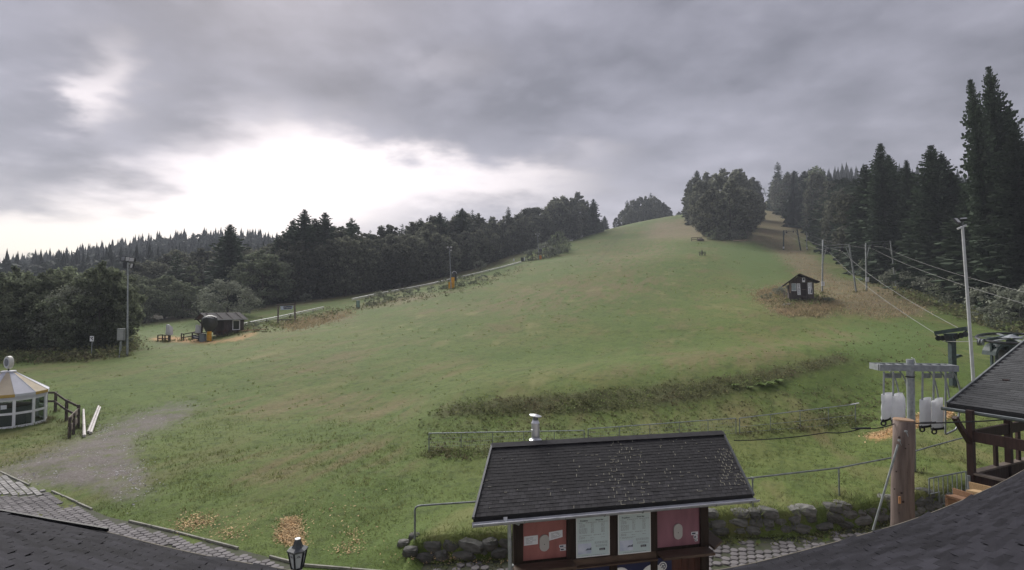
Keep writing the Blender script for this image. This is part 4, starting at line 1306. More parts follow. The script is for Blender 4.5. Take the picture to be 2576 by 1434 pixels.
wall_run(1040, 1560, 'low wall of rough field stones left of the ticket kiosk')
wall_run(1700, 2462, 'low mossy wall of field stones right of the ticket kiosk')
gp = []
for _ in range(700):
    x = random.uniform(-2.3, 14.5); gp.append((x, float(np.interp(x, WX, WY)) + random.uniform(.08, .5), .47))
gp = np.array(gp); gp[:, 2] = H(gp[:, 0], gp[:, 1])
blades('wall_top_grass', 'longer grass hanging over the stone wall', gp, rng.uniform(.08, .2, len(gp)), rng.uniform(.012, .022, len(gp)), grass_blade, 5, .5, .7)
for px, py, s_ in [(1015, 1368, .22), (1032, 1388, .26), (1042, 1350, .2)]:
    p = G(px, py)
    o = link('stone', STONES[3], None); o.matrix_basis = Matrix.Translation(p) @ Matrix.Diagonal((s_ * 1.3, s_, s_ * .8, 1))
    tag(o, {1015: 'loose stone lying in the grass left of the wall', 1032: 'loose stone just beside the left end of the wall', 1042: 'loose stone at the foot of the bent rail'}[px], 'stone')


# ------------------------------------------------------------------ roof of the house the camera looks over
house = thing('house_roof', 'dark felt-shingled house roof along the bottom of the view', 'roof', (0.5, 4, 0))


def resample(pts, step):
    L_ = [0]
    for a, b in zip(pts, pts[1:]): L_.append(L_[-1] + (b - a).length)
    n = int(L_[-1] / step)
    out = []
    for k in range(n + 1):
        t = min(k * step, L_[-1] - 1e-6)
        i = max(j for j in range(len(L_)) if L_[j] <= t + 1e-9); i = min(i, len(pts) - 2)
        out.append(pts[i].lerp(pts[i + 1], (t - L_[i]) / max(L_[i + 1] - L_[i], 1e-9)))
    return out


def smooth(pts, it=6):
    p = [q.copy() for q in pts]
    for _ in range(it):
        p = [p[0]] + [(p[i - 1] + p[i] * 2 + p[i + 1]) / 4 for i in range(1, len(p) - 1)] + [p[-1]]
    return p


EV = smooth(resample(EAVE, .36), 4)


def roof_pt(i, t, lift=0.0):
    e_ = EV[i]
    d = (APEX - Vector((e_.x, e_.y, 0))).normalized()
    return Vector((e_.x + d.x * t, e_.y + d.y * t, ROOF_Z + ROOF_SLOPE * t + lift))


deck = MB()
TT = [0, 1.2, 2.4, 3.6, 4.8, 6.0]
vs_ = [roof_pt(i, t, -.02) for i in range(len(EV)) for t in TT] + [roof_pt(i, t, -.16) for i in range(len(EV)) for t in TT]
n0 = len(EV) * len(TT); nt_ = len(TT)
fs = []
for i in range(len(EV) - 1):
    for j in range(nt_ - 1):
        a = i * nt_ + j
        fs.append((a, a + 1, a + nt_ + 1, a + nt_)); fs.append((n0 + a, n0 + a + nt_, n0 + a + nt_ + 1, n0 + a + 1))
    fs.append((i * nt_, (i + 1) * nt_, n0 + (i + 1) * nt_, n0 + i * nt_))
deck.add(vs_, fs).build('roof_deck', roof_felt, house)
hw = MB()
for i in range(2, len(EV) - 3, 3):
    a, b = roof_pt(i, .55), roof_pt(i + 3, .55)
    hw.beam(Vector((a.x, a.y, 1.4)), Vector((b.x, b.y, 1.4)), .16, 2.9)
hw.build('wall', M('house plaster', (0.45, 0.43, 0.40), 0.9, 0.1, 3), house)
tile_mb = MB()
tile_mb.add([(-.5, 0, .010), (.5, 0, .010), (.5, 1.35, .001), (-.5, 1.35, .001), (-.5, 0, 0), (.5, 0, 0)], [(0, 1, 2, 3), (4, 5, 1, 0), (4, 0, 3), (5, 2, 1)])
tile_me = tile_mb.mesh('shingle', shingle_grey)
cands = []
for r_ in range(0, 30):
    t = r_ * .165
    for i in range(1, len(EV) - 2):
        p0, p1 = roof_pt(i, t), roof_pt(i + 1, t)
        if r_ & 1: p0, p1 = p0.lerp(p1, .5), p1.lerp(roof_pt(i + 2, t), .5)
        c = (p0 + p1) / 2
        px, py = proj(c.x, c.y, c.z)
        if c.y < .8 or not (-90 < px < 2660 and py < 1500): continue
        ax = (p0 - p1); w_ = ax.length; ax.normalize()
        d = (APEX - Vector((c.x, c.y, 0))).normalized(); up = Vector((d.x, d.y, ROOF_SLOPE)).normalized()
        nz = ax.cross(up).normalized()
        m = Matrix((ax * (w_ - .011), up * .165, nz)).transposed().to_4x4()
        lift = random.uniform(.3, .6)
        m = Matrix.Translation(c + nz * .002) @ m @ Matrix.Diagonal((1, 1, lift, 1))
        tv = [v.copy() for v in map(Vector, tile_mb.v)]
        if random.random() < .30:
            a_, b_ = (0, 4) if random.random() < .7 else (1, 5)
            dz = random.uniform(.02, .06); tv[a_].z += dz; tv[b_].z += dz * .9
        cands.append((tv, m))
cands.sort(key=lambda q: (q[1].translation - Vector((0, 0, CAM_Z))).length)
rest = MB()
inv = house.matrix_basis.inverted()
for k, (tv, m) in enumerate(cands):
    if k < 300:
        o = link('shingle', MB().add([inv @ m @ v for v in tv], tile_mb.f).mesh('shingle', shingle_grey), house)
    else:
        rest.add([m @ v for v in tv], tile_mb.f)
rest.build('shingle_field', shingle_grey, house, kind='stuff')
trim = MB()
tr = [P(px, py - 5, 7.96 - (px / 271) * .66) for px, py in [(-60, 1280), (0, 1291), (140, 1316), (271, 1338)]]
for a, b in zip(tr, tr[1:]): trim.beam(a, b, .03, .045)
trim.build('drip_edge', fascia_black, house)
eg = MB()
eg.tube([roof_pt(i, -.02, .0) for i in range(len(EV))], .012, 6)
eg.build('eave_strip', M('dusty eave strip', (0.16, 0.145, 0.115), 0.9, 0.3, 4), house)

# ------------------------------------------------------------------ ticket kiosk
KE = Vector((.978, .208, 0)); KN = Vector((-.208, .978, 0))
EL = Vector((-.64, 8.99, 2.47)); KP0 = Vector((-.64, 8.99, 0)) + KN * .35
kiosk = thing('ticket_kiosk', 'red and brown ticket kiosk with black shingle roof and two price lists', 'kiosk', (1.9, 10.6, 0))


def ks(px, py=1350):
    return (on_plane(px, py, KP0, KN) - KP0).dot(KE)


def kz(px, py):
    return on_plane(px, py, KP0, KN).z


def kp(s, o, z):
    v = KP0 + KE * s - KN * o
    return Vector((v.x, v.y, z))


def wbox(mb, s0, s1, z0, z1, o0, o1):
    mb.add([kp(s, o, z) for z in (z0, z1) for s, o in ((s0, o1), (s1, o1), (s1, o0), (s0, o0))],
           [(3, 2, 1, 0), (4, 5, 6, 7), (0, 1, 5, 4), (1, 2, 6, 5), (2, 3, 7, 6), (3, 0, 4, 7)])
    return mb


SL, SR = ks(1291), ks(1782)
b = MB()
wbox(b, SL + .02, SR - .02, 0, 2.50, -.16, -.06)
WD = Vector((.115, 1.0, 0)).normalized()
for s_ in (SL + .02, SR - .12):
    a0 = kp(s_, -.165, 0); a1 = kp(s_ + .10, -.165, 0)
    b.prism([a0, a1, a1 + WD * 2.0, a0 + WD * 2.0], (0, 0, 2.5))
b.prism([kp(SL + .02, -.165, 0) + WD * 2.005, kp(SR - .02, -.165, 0) + WD * 2.005, kp(SR - .02, -.165, 0) + WD * 2.1, kp(SL + .02, -.165, 0) + WD * 2.1], (0, 0, 2.5))
b.build('wall', wood_dark, kiosk)
ZT = 2.45
z_sh = kz(1360, 1411)
for (a, c, mat, nm, zb) in [(1316, 1426, red_panel, 'red_panel', kz(1370, 1408)), (1653, 1762, plum_panel, 'plum_panel', kz(1707, 1375))]:
    wbox(MB(), ks(a), ks(c), zb, ZT, -.055, -.03).build(nm, mat, kiosk)
for a, c in [(1291, 1316), (1426, 1447), (1532, 1552), (1635, 1653), (1762, 1782)]:
    wbox(MB(), ks(a) + .003, ks(c) - .003, .02, ZT, -.05, .02).build('post', wood_dark, kiosk)
# counters
for a, c, pym, dep, nm in [(1288, 1437, 1416, .28, 'counter'), (1650, 1776, 1383, .28, 'counter')]:
    m_ = (a + c) / 2
    z = kz(m_, pym) + .03
    wbox(MB(), ks(a), ks(c), z - .045, z, .025, .025 + dep).build(nm, brown_board, kiosk)
zl = kz(1545, 1403)
wbox(MB(), ks(1437) + .01, ks(1650) - .01, zl - .06, zl + .05, -.02, .03).build('ledge_board', brown_board, kiosk)
wbox(MB(), ks(1437) + .01, ks(1650) - .01, zl - .088, zl - .062, -.02, .10).build('ledge', brown_board, kiosk)
# side counter sticking out past the right corner
sb = MB()
z = kz(1782, 1372)
pr = [kp(SR + .003, .2, z), kp(SR + .32, -.05, z), kp(SR + .32, -.7, z), kp(SR + .003, -1.2, z)]
sb.prism(pr, (0, 0, .045)); sb.build('side_counter', brown_board, kiosk)
# plank cladding below the counters
s = SL + .03
while s < SR - .04:
    w_ = random.uniform(.125, .15)
    e_ = min(s + w_ - .008, SR - .03)
    wbox(MB(), s, e_, .03, zl - .10, -.055, -.025 + random.uniform(0, .008)).build('plank', M('kiosk red-brown planks', (0.085, 0.038, 0.030), 0.75, 0.3, 3, 0.3, stretch=(6, 6, .6), obj=.25), kiosk)
    s += w_
# navy sign under the ledge with white emblem
wbox(MB(), ks(1447, 1425), ks(1690, 1420), .35, zl - .095, -.02, .0).build('sign_panel', blue_navy, kiosk)


def disc(mb, c, r, th, n=20, sx=1.0, sz=1.0):
    pts = [c + KE * (math.cos(k * 2 * math.pi / n) * r * sx) + Vector((0, 0, math.sin(k * 2 * math.pi / n) * r * sz)) for k in range(n)]
    return mb.prism(list(reversed(pts)), -KN * th)


def ring(mb, c, r0, r1, th, n=24, sx=1.0, sz=1.0):
    for k in range(n):
        a0, a1 = k * 2 * math.pi / n, (k + 1) * 2 * math.pi / n
        q = [c + KE * (math.cos(a) * r * sx) + Vector((0, 0, math.sin(a) * r * sz)) for r, a in ((r0, a0), (r1, a0), (r1, a1), (r0, a1))]
        mb.prism(list(reversed(q)), -KN * th)
    return mb


big = MB()
for pxc, top, wpx in [(1560, 1427, 50), (1642, 1419, 62)]:
    r = (ks(pxc + wpx / 2, 1430) - ks(pxc - wpx / 2, 1430)) / 2
    c = kp(ks(pxc, 1430), .003, kz(pxc, top) - r * .95)
    disc(big, c, r, .008, 28, 1, .95)
big.build('sign_emblem', white_paint, kiosk)
c = kp(ks(1667, 1424), .003, kz(1667, 1424))
em = MB(); ring(em, c, .062, .080, .008); ring(em, c, .0, .045, .006, 12)
em.build('round_emblem', white_paint, kiosk)
em = MB()
for k in range(4):
    a = k * math.pi / 2 + .6
    v = KE * math.cos(a) + Vector((0, 0, math.sin(a)))
    em.beam(c + v * .008 - KN * .011, c + v * .036 - KN * .011, .012, .012, up=KN)
em.build('emblem_marks', blue_navy, kiosk)


def text_mb(txt, size):
    cu = bpy.data.curves.new('lettering', 'FONT'); cu.body = txt; cu.size = size; cu.resolution_u = 2
    ob = bpy.data.objects.new('lettering', cu); COL.objects.link(ob)
    dg = bpy.context.evaluated_depsgraph_get(); dg.update()
    me = bpy.data.meshes.new_from_object(ob.evaluated_get(dg))
    mb = MB(); mb.add([v.co.copy() for v in me.vertices], [tuple(p.vertices) for p in me.polygons])
    bpy.data.objects.remove(ob); bpy.data.curves.remove(cu); bpy.data.meshes.remove(me)
    return mb


def put_text(txt, size, org, ex, ez, name, mat, parent, bold=0.0):
    mb = text_mb(txt, size)
    nn = ex.cross(ez)
    out = MB()
    for k in ([0] if not bold else [-bold, 0, bold]):
        out.add([org + ex * (v[0] + k) + ez * v[1] for v in mb.v], mb.f)
    return out.build(name, mat, parent)


def poster(px0, px1, pyt, pyb):
    s0, s1 = ks(px0), ks(px1); m_ = (px0 + px1) / 2
    z1, z0 = kz(m_, pyt), kz(m_, pyb)
    W_, Hh = s1 - s0, z1 - z0
    pb = wbox(MB(), s0, s1, z0, z1, .022, .03).build('price_list', poster_paper, kiosk)
    fr_ = MB()
    t_ = .012
    for q in ((s0, s1, z1 - t_, z1), (s0, s1, z0, z0 + t_), (s0, s0 + t_, z0 + t_, z1 - t_), (s1 - t_, s1, z0 + t_, z1 - t_)): wbox(fr_, *q, .0305, .036)
    fr_.build('frame', white_paint, pb)
    up = Vector((0, 0, 1))
    at_ = lambda u, v, o=.0325: kp(s0 + u * W_, o, z0 + v * Hh)
    put_text('Preisliste', Hh * .058, at_(.12, .885), KE, up, 'heading', ink, pb, .0012)
    put_text('Price list', Hh * .058, at_(.58, .885), KE, up, 'heading', ink, pb, .0012)
    tx = MB()

    def words(u0, u1, v, h, fill=.8):
        u = u0
        while u < u1 - .005:
            w_ = min(random.uniform(.02, .07), u1 - u)
            wbox(tx, s0 + u * W_, s0 + (u + w_ * .93) * W_, z0 + v * Hh, z0 + (v + h) * Hh, .0305, .0315)
            u += w_ + .012
    for a, c_ in ((.08, .19), (.28, .62), (.66, .95)): words(a, c_, .845, .010)
    for v in (.805, .775, .748):
        words(.10, .26, v, .010); words(.44, .53, v, .010); words(.75, .85, v, .010)
    for v in (.705, .678, .650, .622, .594):
        words(.09, .33, v, .010); words(.44, .53, v, .010); words(.75, .85, v, .010)
    words(.09, .46, .530, .010); words(.52, .75, .530, .010); words(.80, .85, .530, .010)
    words(.09, .26, .488, .010); words(.09, .25, .460, .010); words(.42, .53, .462, .009); words(.74, .85, .462, .009)
    words(.05, .54, .412, .007); words(.12, .46, .392, .007)
    for v in (.355, .335, .315): words(.55, .94, v, .007)
    for v in (.272, .252, .232): words(.58, .93, v, .007)
    words(.16, .86, .036, .007)
    tx.build('small_print', ink_grey, pb, kind='stuff')
    pic = wbox(MB(), s0 + .05 * W_, s0 + .45 * W_, z0 + .085 * Hh, z0 + .34 * Hh, .0305, .0318).build('winter_picture', poster_sky, pb)
    hl = MB(); hp = [(.27, .17), (.33, .215), (.39, .205), (.45, .235), (.45, .165), (.38, .175), (.32, .168)]
    hl.prism(list(reversed([kp(s0 + u * W_, .0322, z0 + v * Hh) for u, v in hp])), -KN * .0006); hl.build('picture_hill', poster_hill, pb)
    wbox(MB(), s0 + .69 * W_, s0 + .86 * W_, z0 + .140 * Hh, z0 + .192 * Hh, .0305, .0318).build('logo_box', ink, pb)
    put_text('Hunau', Hh * .040, at_(.71, .152, .0325), KE, up, 'logo_lettering', white_paint, pb, .0006)


poster(1448, 1532, 1297, 1398)
poster(1553, 1635, 1289, 1390)
# headers above the posters, dark blue-grey strips
for a, c in ((1448, 1531), (1553, 1634)):
    z = kz((a + c) / 2, 1296 if a < 1500 else 1288)
    wbox(MB(), ks(a), ks(c), z + .012, ZT, -.02, .015).build('header_board', M('slate header', (0.06, 0.062, 0.085), 0.5, 0.15, 3), kiosk)
# speaking discs, notes and stickers
for pxc, pyc in ((1370, 1367), (1707, 1338)):
    c = kp(ks(pxc, pyc), -.028, kz(pxc, pyc))
    pts = []
    for k in range(24):
        a = k * 2 * math.pi / 24
        pts.append(c + KE * (math.cos(a) * .088) + Vector((0, 0, math.sin(a) * .088 + (.055 if math.sin(a) >= 0 else -.055))))
    o = MB().prism(list(reversed(pts)), -KN * .02).build('speaking_disc', oval_grey, kiosk)
    d = MB(); disc(d, c - KN * .0205 + Vector((0, 0, -.02)), .008, .002, 8); d.build('bolt', ink, o)
for a, c, t, bt, tilt in ((1319, 1354, 1350, 1373, .01), (1382, 1416, 1339, 1360, .045)):
    s0, s1 = ks(a, t), ks(c, t); z1, z0 = kz((a + c) / 2, t), kz((a + c) / 2, bt)
    q = [kp(s0, -.027, z0), kp(s1, -.020, z0 + tilt), kp(s1, -.026, z1 + tilt * .5), kp(s0, -.028, z1)]
    o = MB().prism(list(reversed(q)), -KN * .003).build('notice', paper_white, kiosk)
    tx = MB()
    for k in range(5):
        v = .78 - k * .14
        p = q[0].lerp(q[3], v).lerp(q[1].lerp(q[2], v), .15); p2 = q[0].lerp(q[3], v).lerp(q[1].lerp(q[2], v), random.uniform(.6, .88))
        tx.beam(p - KN * .0036, p2 - KN * .0036, .001, .006, up=(0, 0, 1))
    tx.build('small_print', ink_grey, o, kind='stuff')
for items in (((1408, 1425, 1372, 1379), (1410, 1425, 1380, 1387)), ((1741, 1758, 1339, 1347), (1747, 1757, 1348, 1356), (1750, 1757, 1357, 1363))):
    for a, c, t, bt in items:
        m_ = (a + c) / 2
        s0, s1, z1, z0 = ks(a, t), ks(c, t), kz(m_, t), kz(m_, bt)
        o = wbox(MB(), s0, s1, z0, z1, -.028, -.026).build('sticker', paper_white, kiosk)
        wbox(MB(), s0 + (s1 - s0) * .1, s0 + (s1 - s0) * .62, z0 + (z1 - z0) * .25, z0 + (z1 - z0) * .72, -.0255, -.025).build('sticker_print', ink, o)
# roof
ER = EL + KE * 5.22
RD = Vector((.23, 2.0, .66))
RL, RR = EL + RD, ER + RD
BL, BR = RL + Vector((.2, 1.7, -.6)), RR + Vector((.2, 1.7, -.6))
rf = MB()
NU = KE.cross(RD.normalized()).normalized()
if NU.z < 0: NU = -NU
rf.prism([EL, ER, RR, RL], Vector((0, 0, -.06))); rf.prism([RL + Vector((0, .004, 0)), RR + Vector((0, .004, 0)), BR, BL], Vector((0, 0, -.06)))
kroof = rf.build('roof', roof_felt, kiosk)
gb = MB()
for s_, q in ((SL + .03, RL), (SR - .05, RR)):
    a0 = kp(s_, -.17, 2.42); a1 = a0 + WD * 1.9
    mid_ = (a0 + a1) / 2; gb.prism([a0, a1, Vector((mid_.x, mid_.y, 2.95))], KE * .03)
gb.build('gable', wood_dark, kiosk)
ROWS, COLS = 22, 48
up = (RL - EL).normalized(); sl = (RL - EL).length
tmb = MB()
tmb.add([(-.5, 0, .009), (.5, 0, .009), (.5, 1.2, .002), (-.5, 1.2, .002), (-.5, 0, .0005), (.5, 0, .0005)], [(0, 1, 2, 3), (4, 5, 1, 0), (4, 0, 3), (5, 2, 1)])
tme = tmb.mesh('shingle', shingle_black)
rest = MB(); lic = MB()
cw, ch_ = 5.22 / COLS, sl / ROWS
kinv = kiosk.matrix_basis.inverted(); kcount = 0
sparts = []
for r_ in range(ROWS):
    for c_ in range(COLS + (r_ & 1)):
        off = -.5 * (r_ & 1)
        u0 = max(0, (c_ + off) * cw); u1 = min(5.22, (c_ + 1 + off) * cw)
        if u1 - u0 < .02: continue
        uc = (u0 + u1) / 2
        p = EL + KE * uc + up * (r_ * ch_) + NU * .0015
        wide = .007 if not (uc > 4.55 and r_ < 16) else .012
        m = Matrix.Translation(p) @ Matrix((KE * (u1 - u0 - wide), up * ch_, NU)).transposed().to_4x4() @ Matrix.Diagonal((1, 1, random.uniform(.45, .9), 1))
        if r_ * COLS + c_ < 300:
            o = link('shingle', MB().add([kinv @ m @ Vector(v) for v in tmb.v], tmb.f).mesh('shingle', shingle_black), kiosk)
        else:
            rest.add([m @ Vector(v) for v in tmb.v], tmb.f)
        # lichen in the joints near the right verge and in streaks down the middle
        pr_ = 0.02
        if uc > 4.62 + .025 * r_ and 3 <= r_ < 16: pr_ = .8
        elif abs(uc - 2.75) < .25 or abs(uc - 3.1) < .12: pr_ = .28
        elif 1.2 < uc < 4.4: pr_ = .05
        lp = p + NU * .0125
        if random.random() < pr_:
            a = lp + KE * (-(u1 - u0) / 2); lic.beam(a + up * .004, a + up * ch_ * random.uniform(.5, .95), .009, .003, up=NU)
        if random.random() < pr_ * .8:
            a = lp - up * .003; w2 = (u1 - u0) / 2; t0 = random.uniform(-1, 0)
            lic.beam(a + KE * w2 * t0, a + KE * w2 * random.uniform(t0 + .3, 1), .008, .003, up=NU)
        if random.random() < .05:
            a = lp + KE * random.uniform(-.04, .04) + up * random.uniform(0, ch_); w2 = random.uniform(.003, .009)
            lic.box(a, (w2 * 2, w2 * 2, .002), Matrix((KE, up, NU)).transposed())
rest.build('shingle_field', shingle_black, kiosk, kind='stuff')
lic.build('lichen', lichen, kiosk, kind='stuff')
cap = MB()
cap.beam(RL + Vector((0, -.06, .012)), RR + Vector((0, -.06, .012)), .16, .014, up=NU); cap.beam(RL + Vector((0, .07, .0)), RR + Vector((0, .07, .0)), .16, .014, up=(0, .3, .95))
cap.build('ridge_cap', shingle_black, kiosk)
for a, c_, nm in ((EL, RL, 'verge'), (ER, RR, 'verge')):
    MB().beam(a - up * .03 + NU * .01, c_ + NU * .01, .035, .05, up=NU).build(nm, M('verge metal', (0.085, 0.088, 0.095), 0.5, 0.2, 4, metal=.4), kiosk)
MB().beam(EL + Vector((0, .01, -.055)), ER + Vector((0, .01, -.055)), .02, .11).build('fascia', fascia_black, kiosk)
gt = MB()
n = 7
go = -KN * .065 + Vector((0, 0, -.075))
ra = [Vector((0, 0, 0)) + (-KN) * (math.cos(math.pi * k / n) * .06) + Vector((0, 0, -math.sin(math.pi * k / n) * .06)) for k in range(n + 1)]
A_, B_ = EL - KE * .02 + go, ER + KE * .05 + go + Vector((0, 0, .01))
for k in range(n):
    gt.add([A_ + ra[k], B_ + ra[k], B_ + ra[k + 1], A_ + ra[k + 1], A_ + ra[k] * .94, B_ + ra[k] * .94, B_ + ra[k + 1] * .94, A_ + ra[k + 1] * .94], [(0, 1, 2, 3), (7, 6, 5, 4)])
gt.tube([A_ + ra[0], B_ + ra[0]], .010, 6)
gut = gt.build('gutter', M('zinc gutter', (0.42, 0.43, 0.46), 0.42, 0.2, 6, metal=.5, spec=.45), kiosk)
jb = MB()
for k in range(8):
    c = A_.lerp(B_, .03 + k * .134)
    jb.tube([c + ra[j] * 1.06 for j in range(n + 1)], .008, 5)
jb.build('gutter_bracket', galv_dull, gut)
dp = MB()
top_ = P(1281, 1300, 9.15); bot = P(1287, 1440, 9.25); bot.z = .05
dp.tube([A_ + KE * .78 + Vector((0, 0, -.06)), top_ + Vector((0, .05, -.08)), Vector((bot.x, bot.y, bot.z))], .034, 10)
dpo = dp.build('downpipe', galv, kiosk)
cl = MB()
for z in (1.55, .95): cl.lathe((bot.x, bot.y, z), [(.034, 0), (.042, 0), (.042, .03), (.034, .03)], 10)
cl.build('pipe_clamp', galv_dull, dpo)
p = P(1271, 1307, 9.12)
MB().lathe(p, [(.0, -.10), (.03, -.085), (.038, -.05), (.04, .05)], 10).build('sensor_lamp', white_paint, kiosk)
for px, py in ((1518, 1288), (1613, 1277)):
    p = kp(ks(px, py), .12, kz(px, py) + .03)
    MB().lathe(p, [(.01, -.05), (.05, -.035), (.07, 0), (.07, .03)], 12).build('eave_lamp', oval_grey, kiosk)
# flue
fl = P(1347, 1106, 11.45)
f = MB()
f.lathe(fl, [(.135, -.22), (.135, .0), (.095, .03), (.09, .05)], 18)
f.build('flue_collar', alu, kiosk)
f = MB(); f.lathe(fl + Vector((0, 0, .05)), [(.088, 0), (.088, .15), (.092, .152), (.092, .165), (.088, .167), (.088, .285), (.092, .287), (.092, .30), (.062, .36)], 18)
flu = f.build('flue', alu, kiosk, smooth=False)
f = MB(); f.lathe(fl + Vector((0, 0, .41)), [(.058, 0), (.058, .06)], 14); f.build('flue_neck', galv_dull, flu)
f = MB(); f.lathe(fl + Vector((0, 0, .505)), [(.06, -.03), (.135, -.008), (.135, .005), (.03, .03)], 18, m=Matrix.Rotation(R(9), 3, 'Y')); f.build('rain_cap', alu, flu)


# ------------------------------------------------------------------ lantern
def lantern():
    base = Vector((X(757, 9.2), 9.2, 0))
    o = thing('lantern', 'black lantern with white panes on a post beside the paved path', 'street lamp', base)
    zt = P(757, 1357, 9.2).z; zb = P(757, 1427, 9.2).z
    n = 6; rot = R(30)
    Rm = Matrix.Rotation(R(-3), 3, 'Y')
    c = Vector((base.x, base.y, 0))
    hgt = zt - zb
    MB().lathe(c, [(.05, 0), (.05, zb - .12), (.028, zb - .1), (.028, zb - .03)], 10).build('post', lamp_green, o)
    MB().lathe((c.x, c.y, zb - .045), [(.034, 0), (.034, .03), (.055, .042)], 10).build('socket', brass, o)
    z0, z1 = zb, zb + hgt * .62
    r0, r1 = .095, .150

    def rp_(k, r, z): a = rot + k * math.pi / 3; return Vector((c.x + math.cos(a) * r, c.y + math.sin(a) * r, z))
    fr = MB()
    for k in range(6): fr.beam(rp_(k, r0, z0), rp_(k, r1, z1), .022, .022)
    fr.lathe((c.x, c.y, z0 - .02), [(r0 * .8, 0), (r0 + .012, .005), (r0 + .012, .028), (r0 - .01, .03)], 6, rot)
    fr.build('frame', M('lamp frame black', (0.012, 0.013, 0.02), 0.5, 0.1, 4), o)
    for k in range(6):
        q = [rp_(k, r0 - .006, z0 + .01), rp_(k + 1, r0 - .006, z0 + .01), rp_(k + 1, r1 - .006, z1), rp_(k, r1 - .006, z1)]
        pn = MB().prism(q, (0, 0, .001)).build('pane', frost, o)
        cen = (q[0] + q[1] + q[2] + q[3]) / 4 + Vector((0, 0, .045))
        out = Vector((cen.x - c.x, cen.y - c.y, -.06)).normalized()
        e1 = (q[1] - q[0]).normalized(); e2 = out.cross(e1) * (1 if out.cross(e1).z > 0 else -1)
        em = MB()
        for j in range(14):
            a0, a1 = 2 * math.pi * j / 14 + 2.0, 2 * math.pi * (j + 1) / 14 + 2.0
            if j in (13,): continue
            em.add([cen + out * .006 + e1 * math.cos(a) * r + e2 * math.sin(a) * r for r, a in ((.028, a0), (.035, a0), (.035, a1), (.028, a1))], [(0, 1, 2, 3)])
            em.add([cen + out * .006, cen + out * .006 + e1 * math.cos(a0) * .023 + e2 * math.sin(a0) * .023, cen + out * .006 + e1 * math.cos(a1) * .023 + e2 * math.sin(a1) * .023], [(0, 1, 2)])
        em.add([cen + out * .006 + e1 * u + e2 * v for u, v in ((-.017, .032), (.017, .032), (.02, .052), (.007, .044), (0, .056), (-.007, .044), (-.02, .052))], [(0, 1, 2, 3, 4, 5, 6)])
        em.build('emblem', M('lamp emblem grey', (0.10, 0.11, 0.13), 0.6, 0.1, 4), pn)
    rf_ = MB()
    rf_.lathe((c.x, c.y, z1 - .01), [(.165, 0), (.172, .012), (.172, .03), (.095, .062), (.088, .062)], 6, rot)
    rf_.lathe((c.x, c.y, z1 + .05), [(.10, 0), (.075, .035), (.048, .125), (.04, .13)], 6, rot)
    rf_.build('roof', lamp_green, o)
    MB().lathe((c.x, c.y, z1 + .18), [(.046, 0), (.046, .012), (.02, .014)], 12).build('cap', white_paint, o)


lantern()


# ------------------------------------------------------------------ rails and mesh fence
def rail_thing(name, label, cat, tops, posts, mat, r=.022, bend=None):
    b0 = posts[0][0]
    o = thing(name, label, cat, (b0.x, b0.y, b0.z))
    MB().tube(tops, r, 8).build('handrail', mat, o)
    for a, t in posts:
        MB().tube([a - Vector((0, 0, .15)), t], r * .95, 8).build('post', mat, o)
    return o


Y0 = 12.9
pa = Vector((X(1045, Y0), Y0, h1(X(1045, Y0), Y0)))
ta = P(1043, 1274, Y0); tb = P(1200, 1262, 13.05); tc_ = P(1893, 1202, 14.75); td = P(2110, 1177, 15.6); te = P(2250, 1150, 16.7); tf = P(2441, 1096, 19.0)
corner = [pa - Vector((0, 0, .1)), P(1044, 1295, Y0)] + [P(px, py, Y0) for px, py in ((1043.5, 1284), (1045.5, 1277.5), (1051, 1273.2), (1060, 1271.6))]
corner[0].x = X(1047, Y0)
mids = [tb, P(1560, 1232, 13.9), tc_, td, te, P(2340, 1124, 17.7), tf]
posts = []
for px, py, Y in ((1893, 1203, 14.75), (2110, 1178, 15.6), (2441, 1097, 19.0), (1560, 1233, 13.9)):
    t = P(px, py, Y); posts.append((Vector((t.x, t.y, h1(t.x, t.y))), t))
rl = thing('pipe_railing', 'long bent pipe handrail running behind the ticket kiosk', 'railing', pa)
MB().tube(corner + mids, .024, 8).build('handrail', galv_dull, rl)
for a, t in posts: MB().tube([a - Vector((0, 0, .1)), t], .022, 8).build('post', galv_dull, rl)
MB().lathe(posts[0][1], [(.03, -.06), (.034, -.05), (.034, .03), (.02, .035)], 10).build('clamp', galv, rl)


def mesh_fence(label, pxa, ya, pxb, yb, topa, topb, nposts, mesh=True, low=False):
    A, B = gz(pxa, ya), gz(pxb, yb)
    ha, hb = P(pxa, topa, ya).z - A.z, P(pxb, topb, yb).z - B.z
    o = thing('mesh_fence', label, 'fence', A)
    tp = lambda t: A.lerp(B, t) * 1.0 + Vector((0, 0, 0))

    def gp_(t, f=1.0):
        p = A.lerp(B, t); top = A.z + ha + (B.z + hb - A.z - ha) * t; bz = h1(p.x, p.y)
        return Vector((p.x, p.y, bz + (top - bz) * f))
    MB().tube([gp_(t) for t in (0, .25, .5, .75, 1)], .021, 8).build('top_rail', galv, o)
    for k in range(nposts):
        t = k / (nposts - 1)
        MB().tube([gp_(t, -.1), gp_(t, .985)], .016 if 0 < k < nposts - 1 else .022, 8).build('post', galv_dull, o)
    mb = MB()
    L_ = (B - A).length
    if mesh:
        n = int(L_ / .085)
        for k in range(1, n):
            t = k / n; mb.beam(gp_(t, .06), gp_(t, .96), .0055, .0055)
        for f in (.08, .3, .52, .74): mb.beam(gp_(0, f), gp_(1, f), .006, .006)
        mb.build('wire_mesh', galv_dull, o, kind='stuff')
    else:
        MB().tube([gp_(t, .45) for t in (0, .5, 1)], .010, 6).build('middle_wire', galv_dull, o)
        MB().tube([gp_(t, .10) for t in (0, .5, 1)], .010, 6).build('bottom_wire', galv_dull, o)
    return o


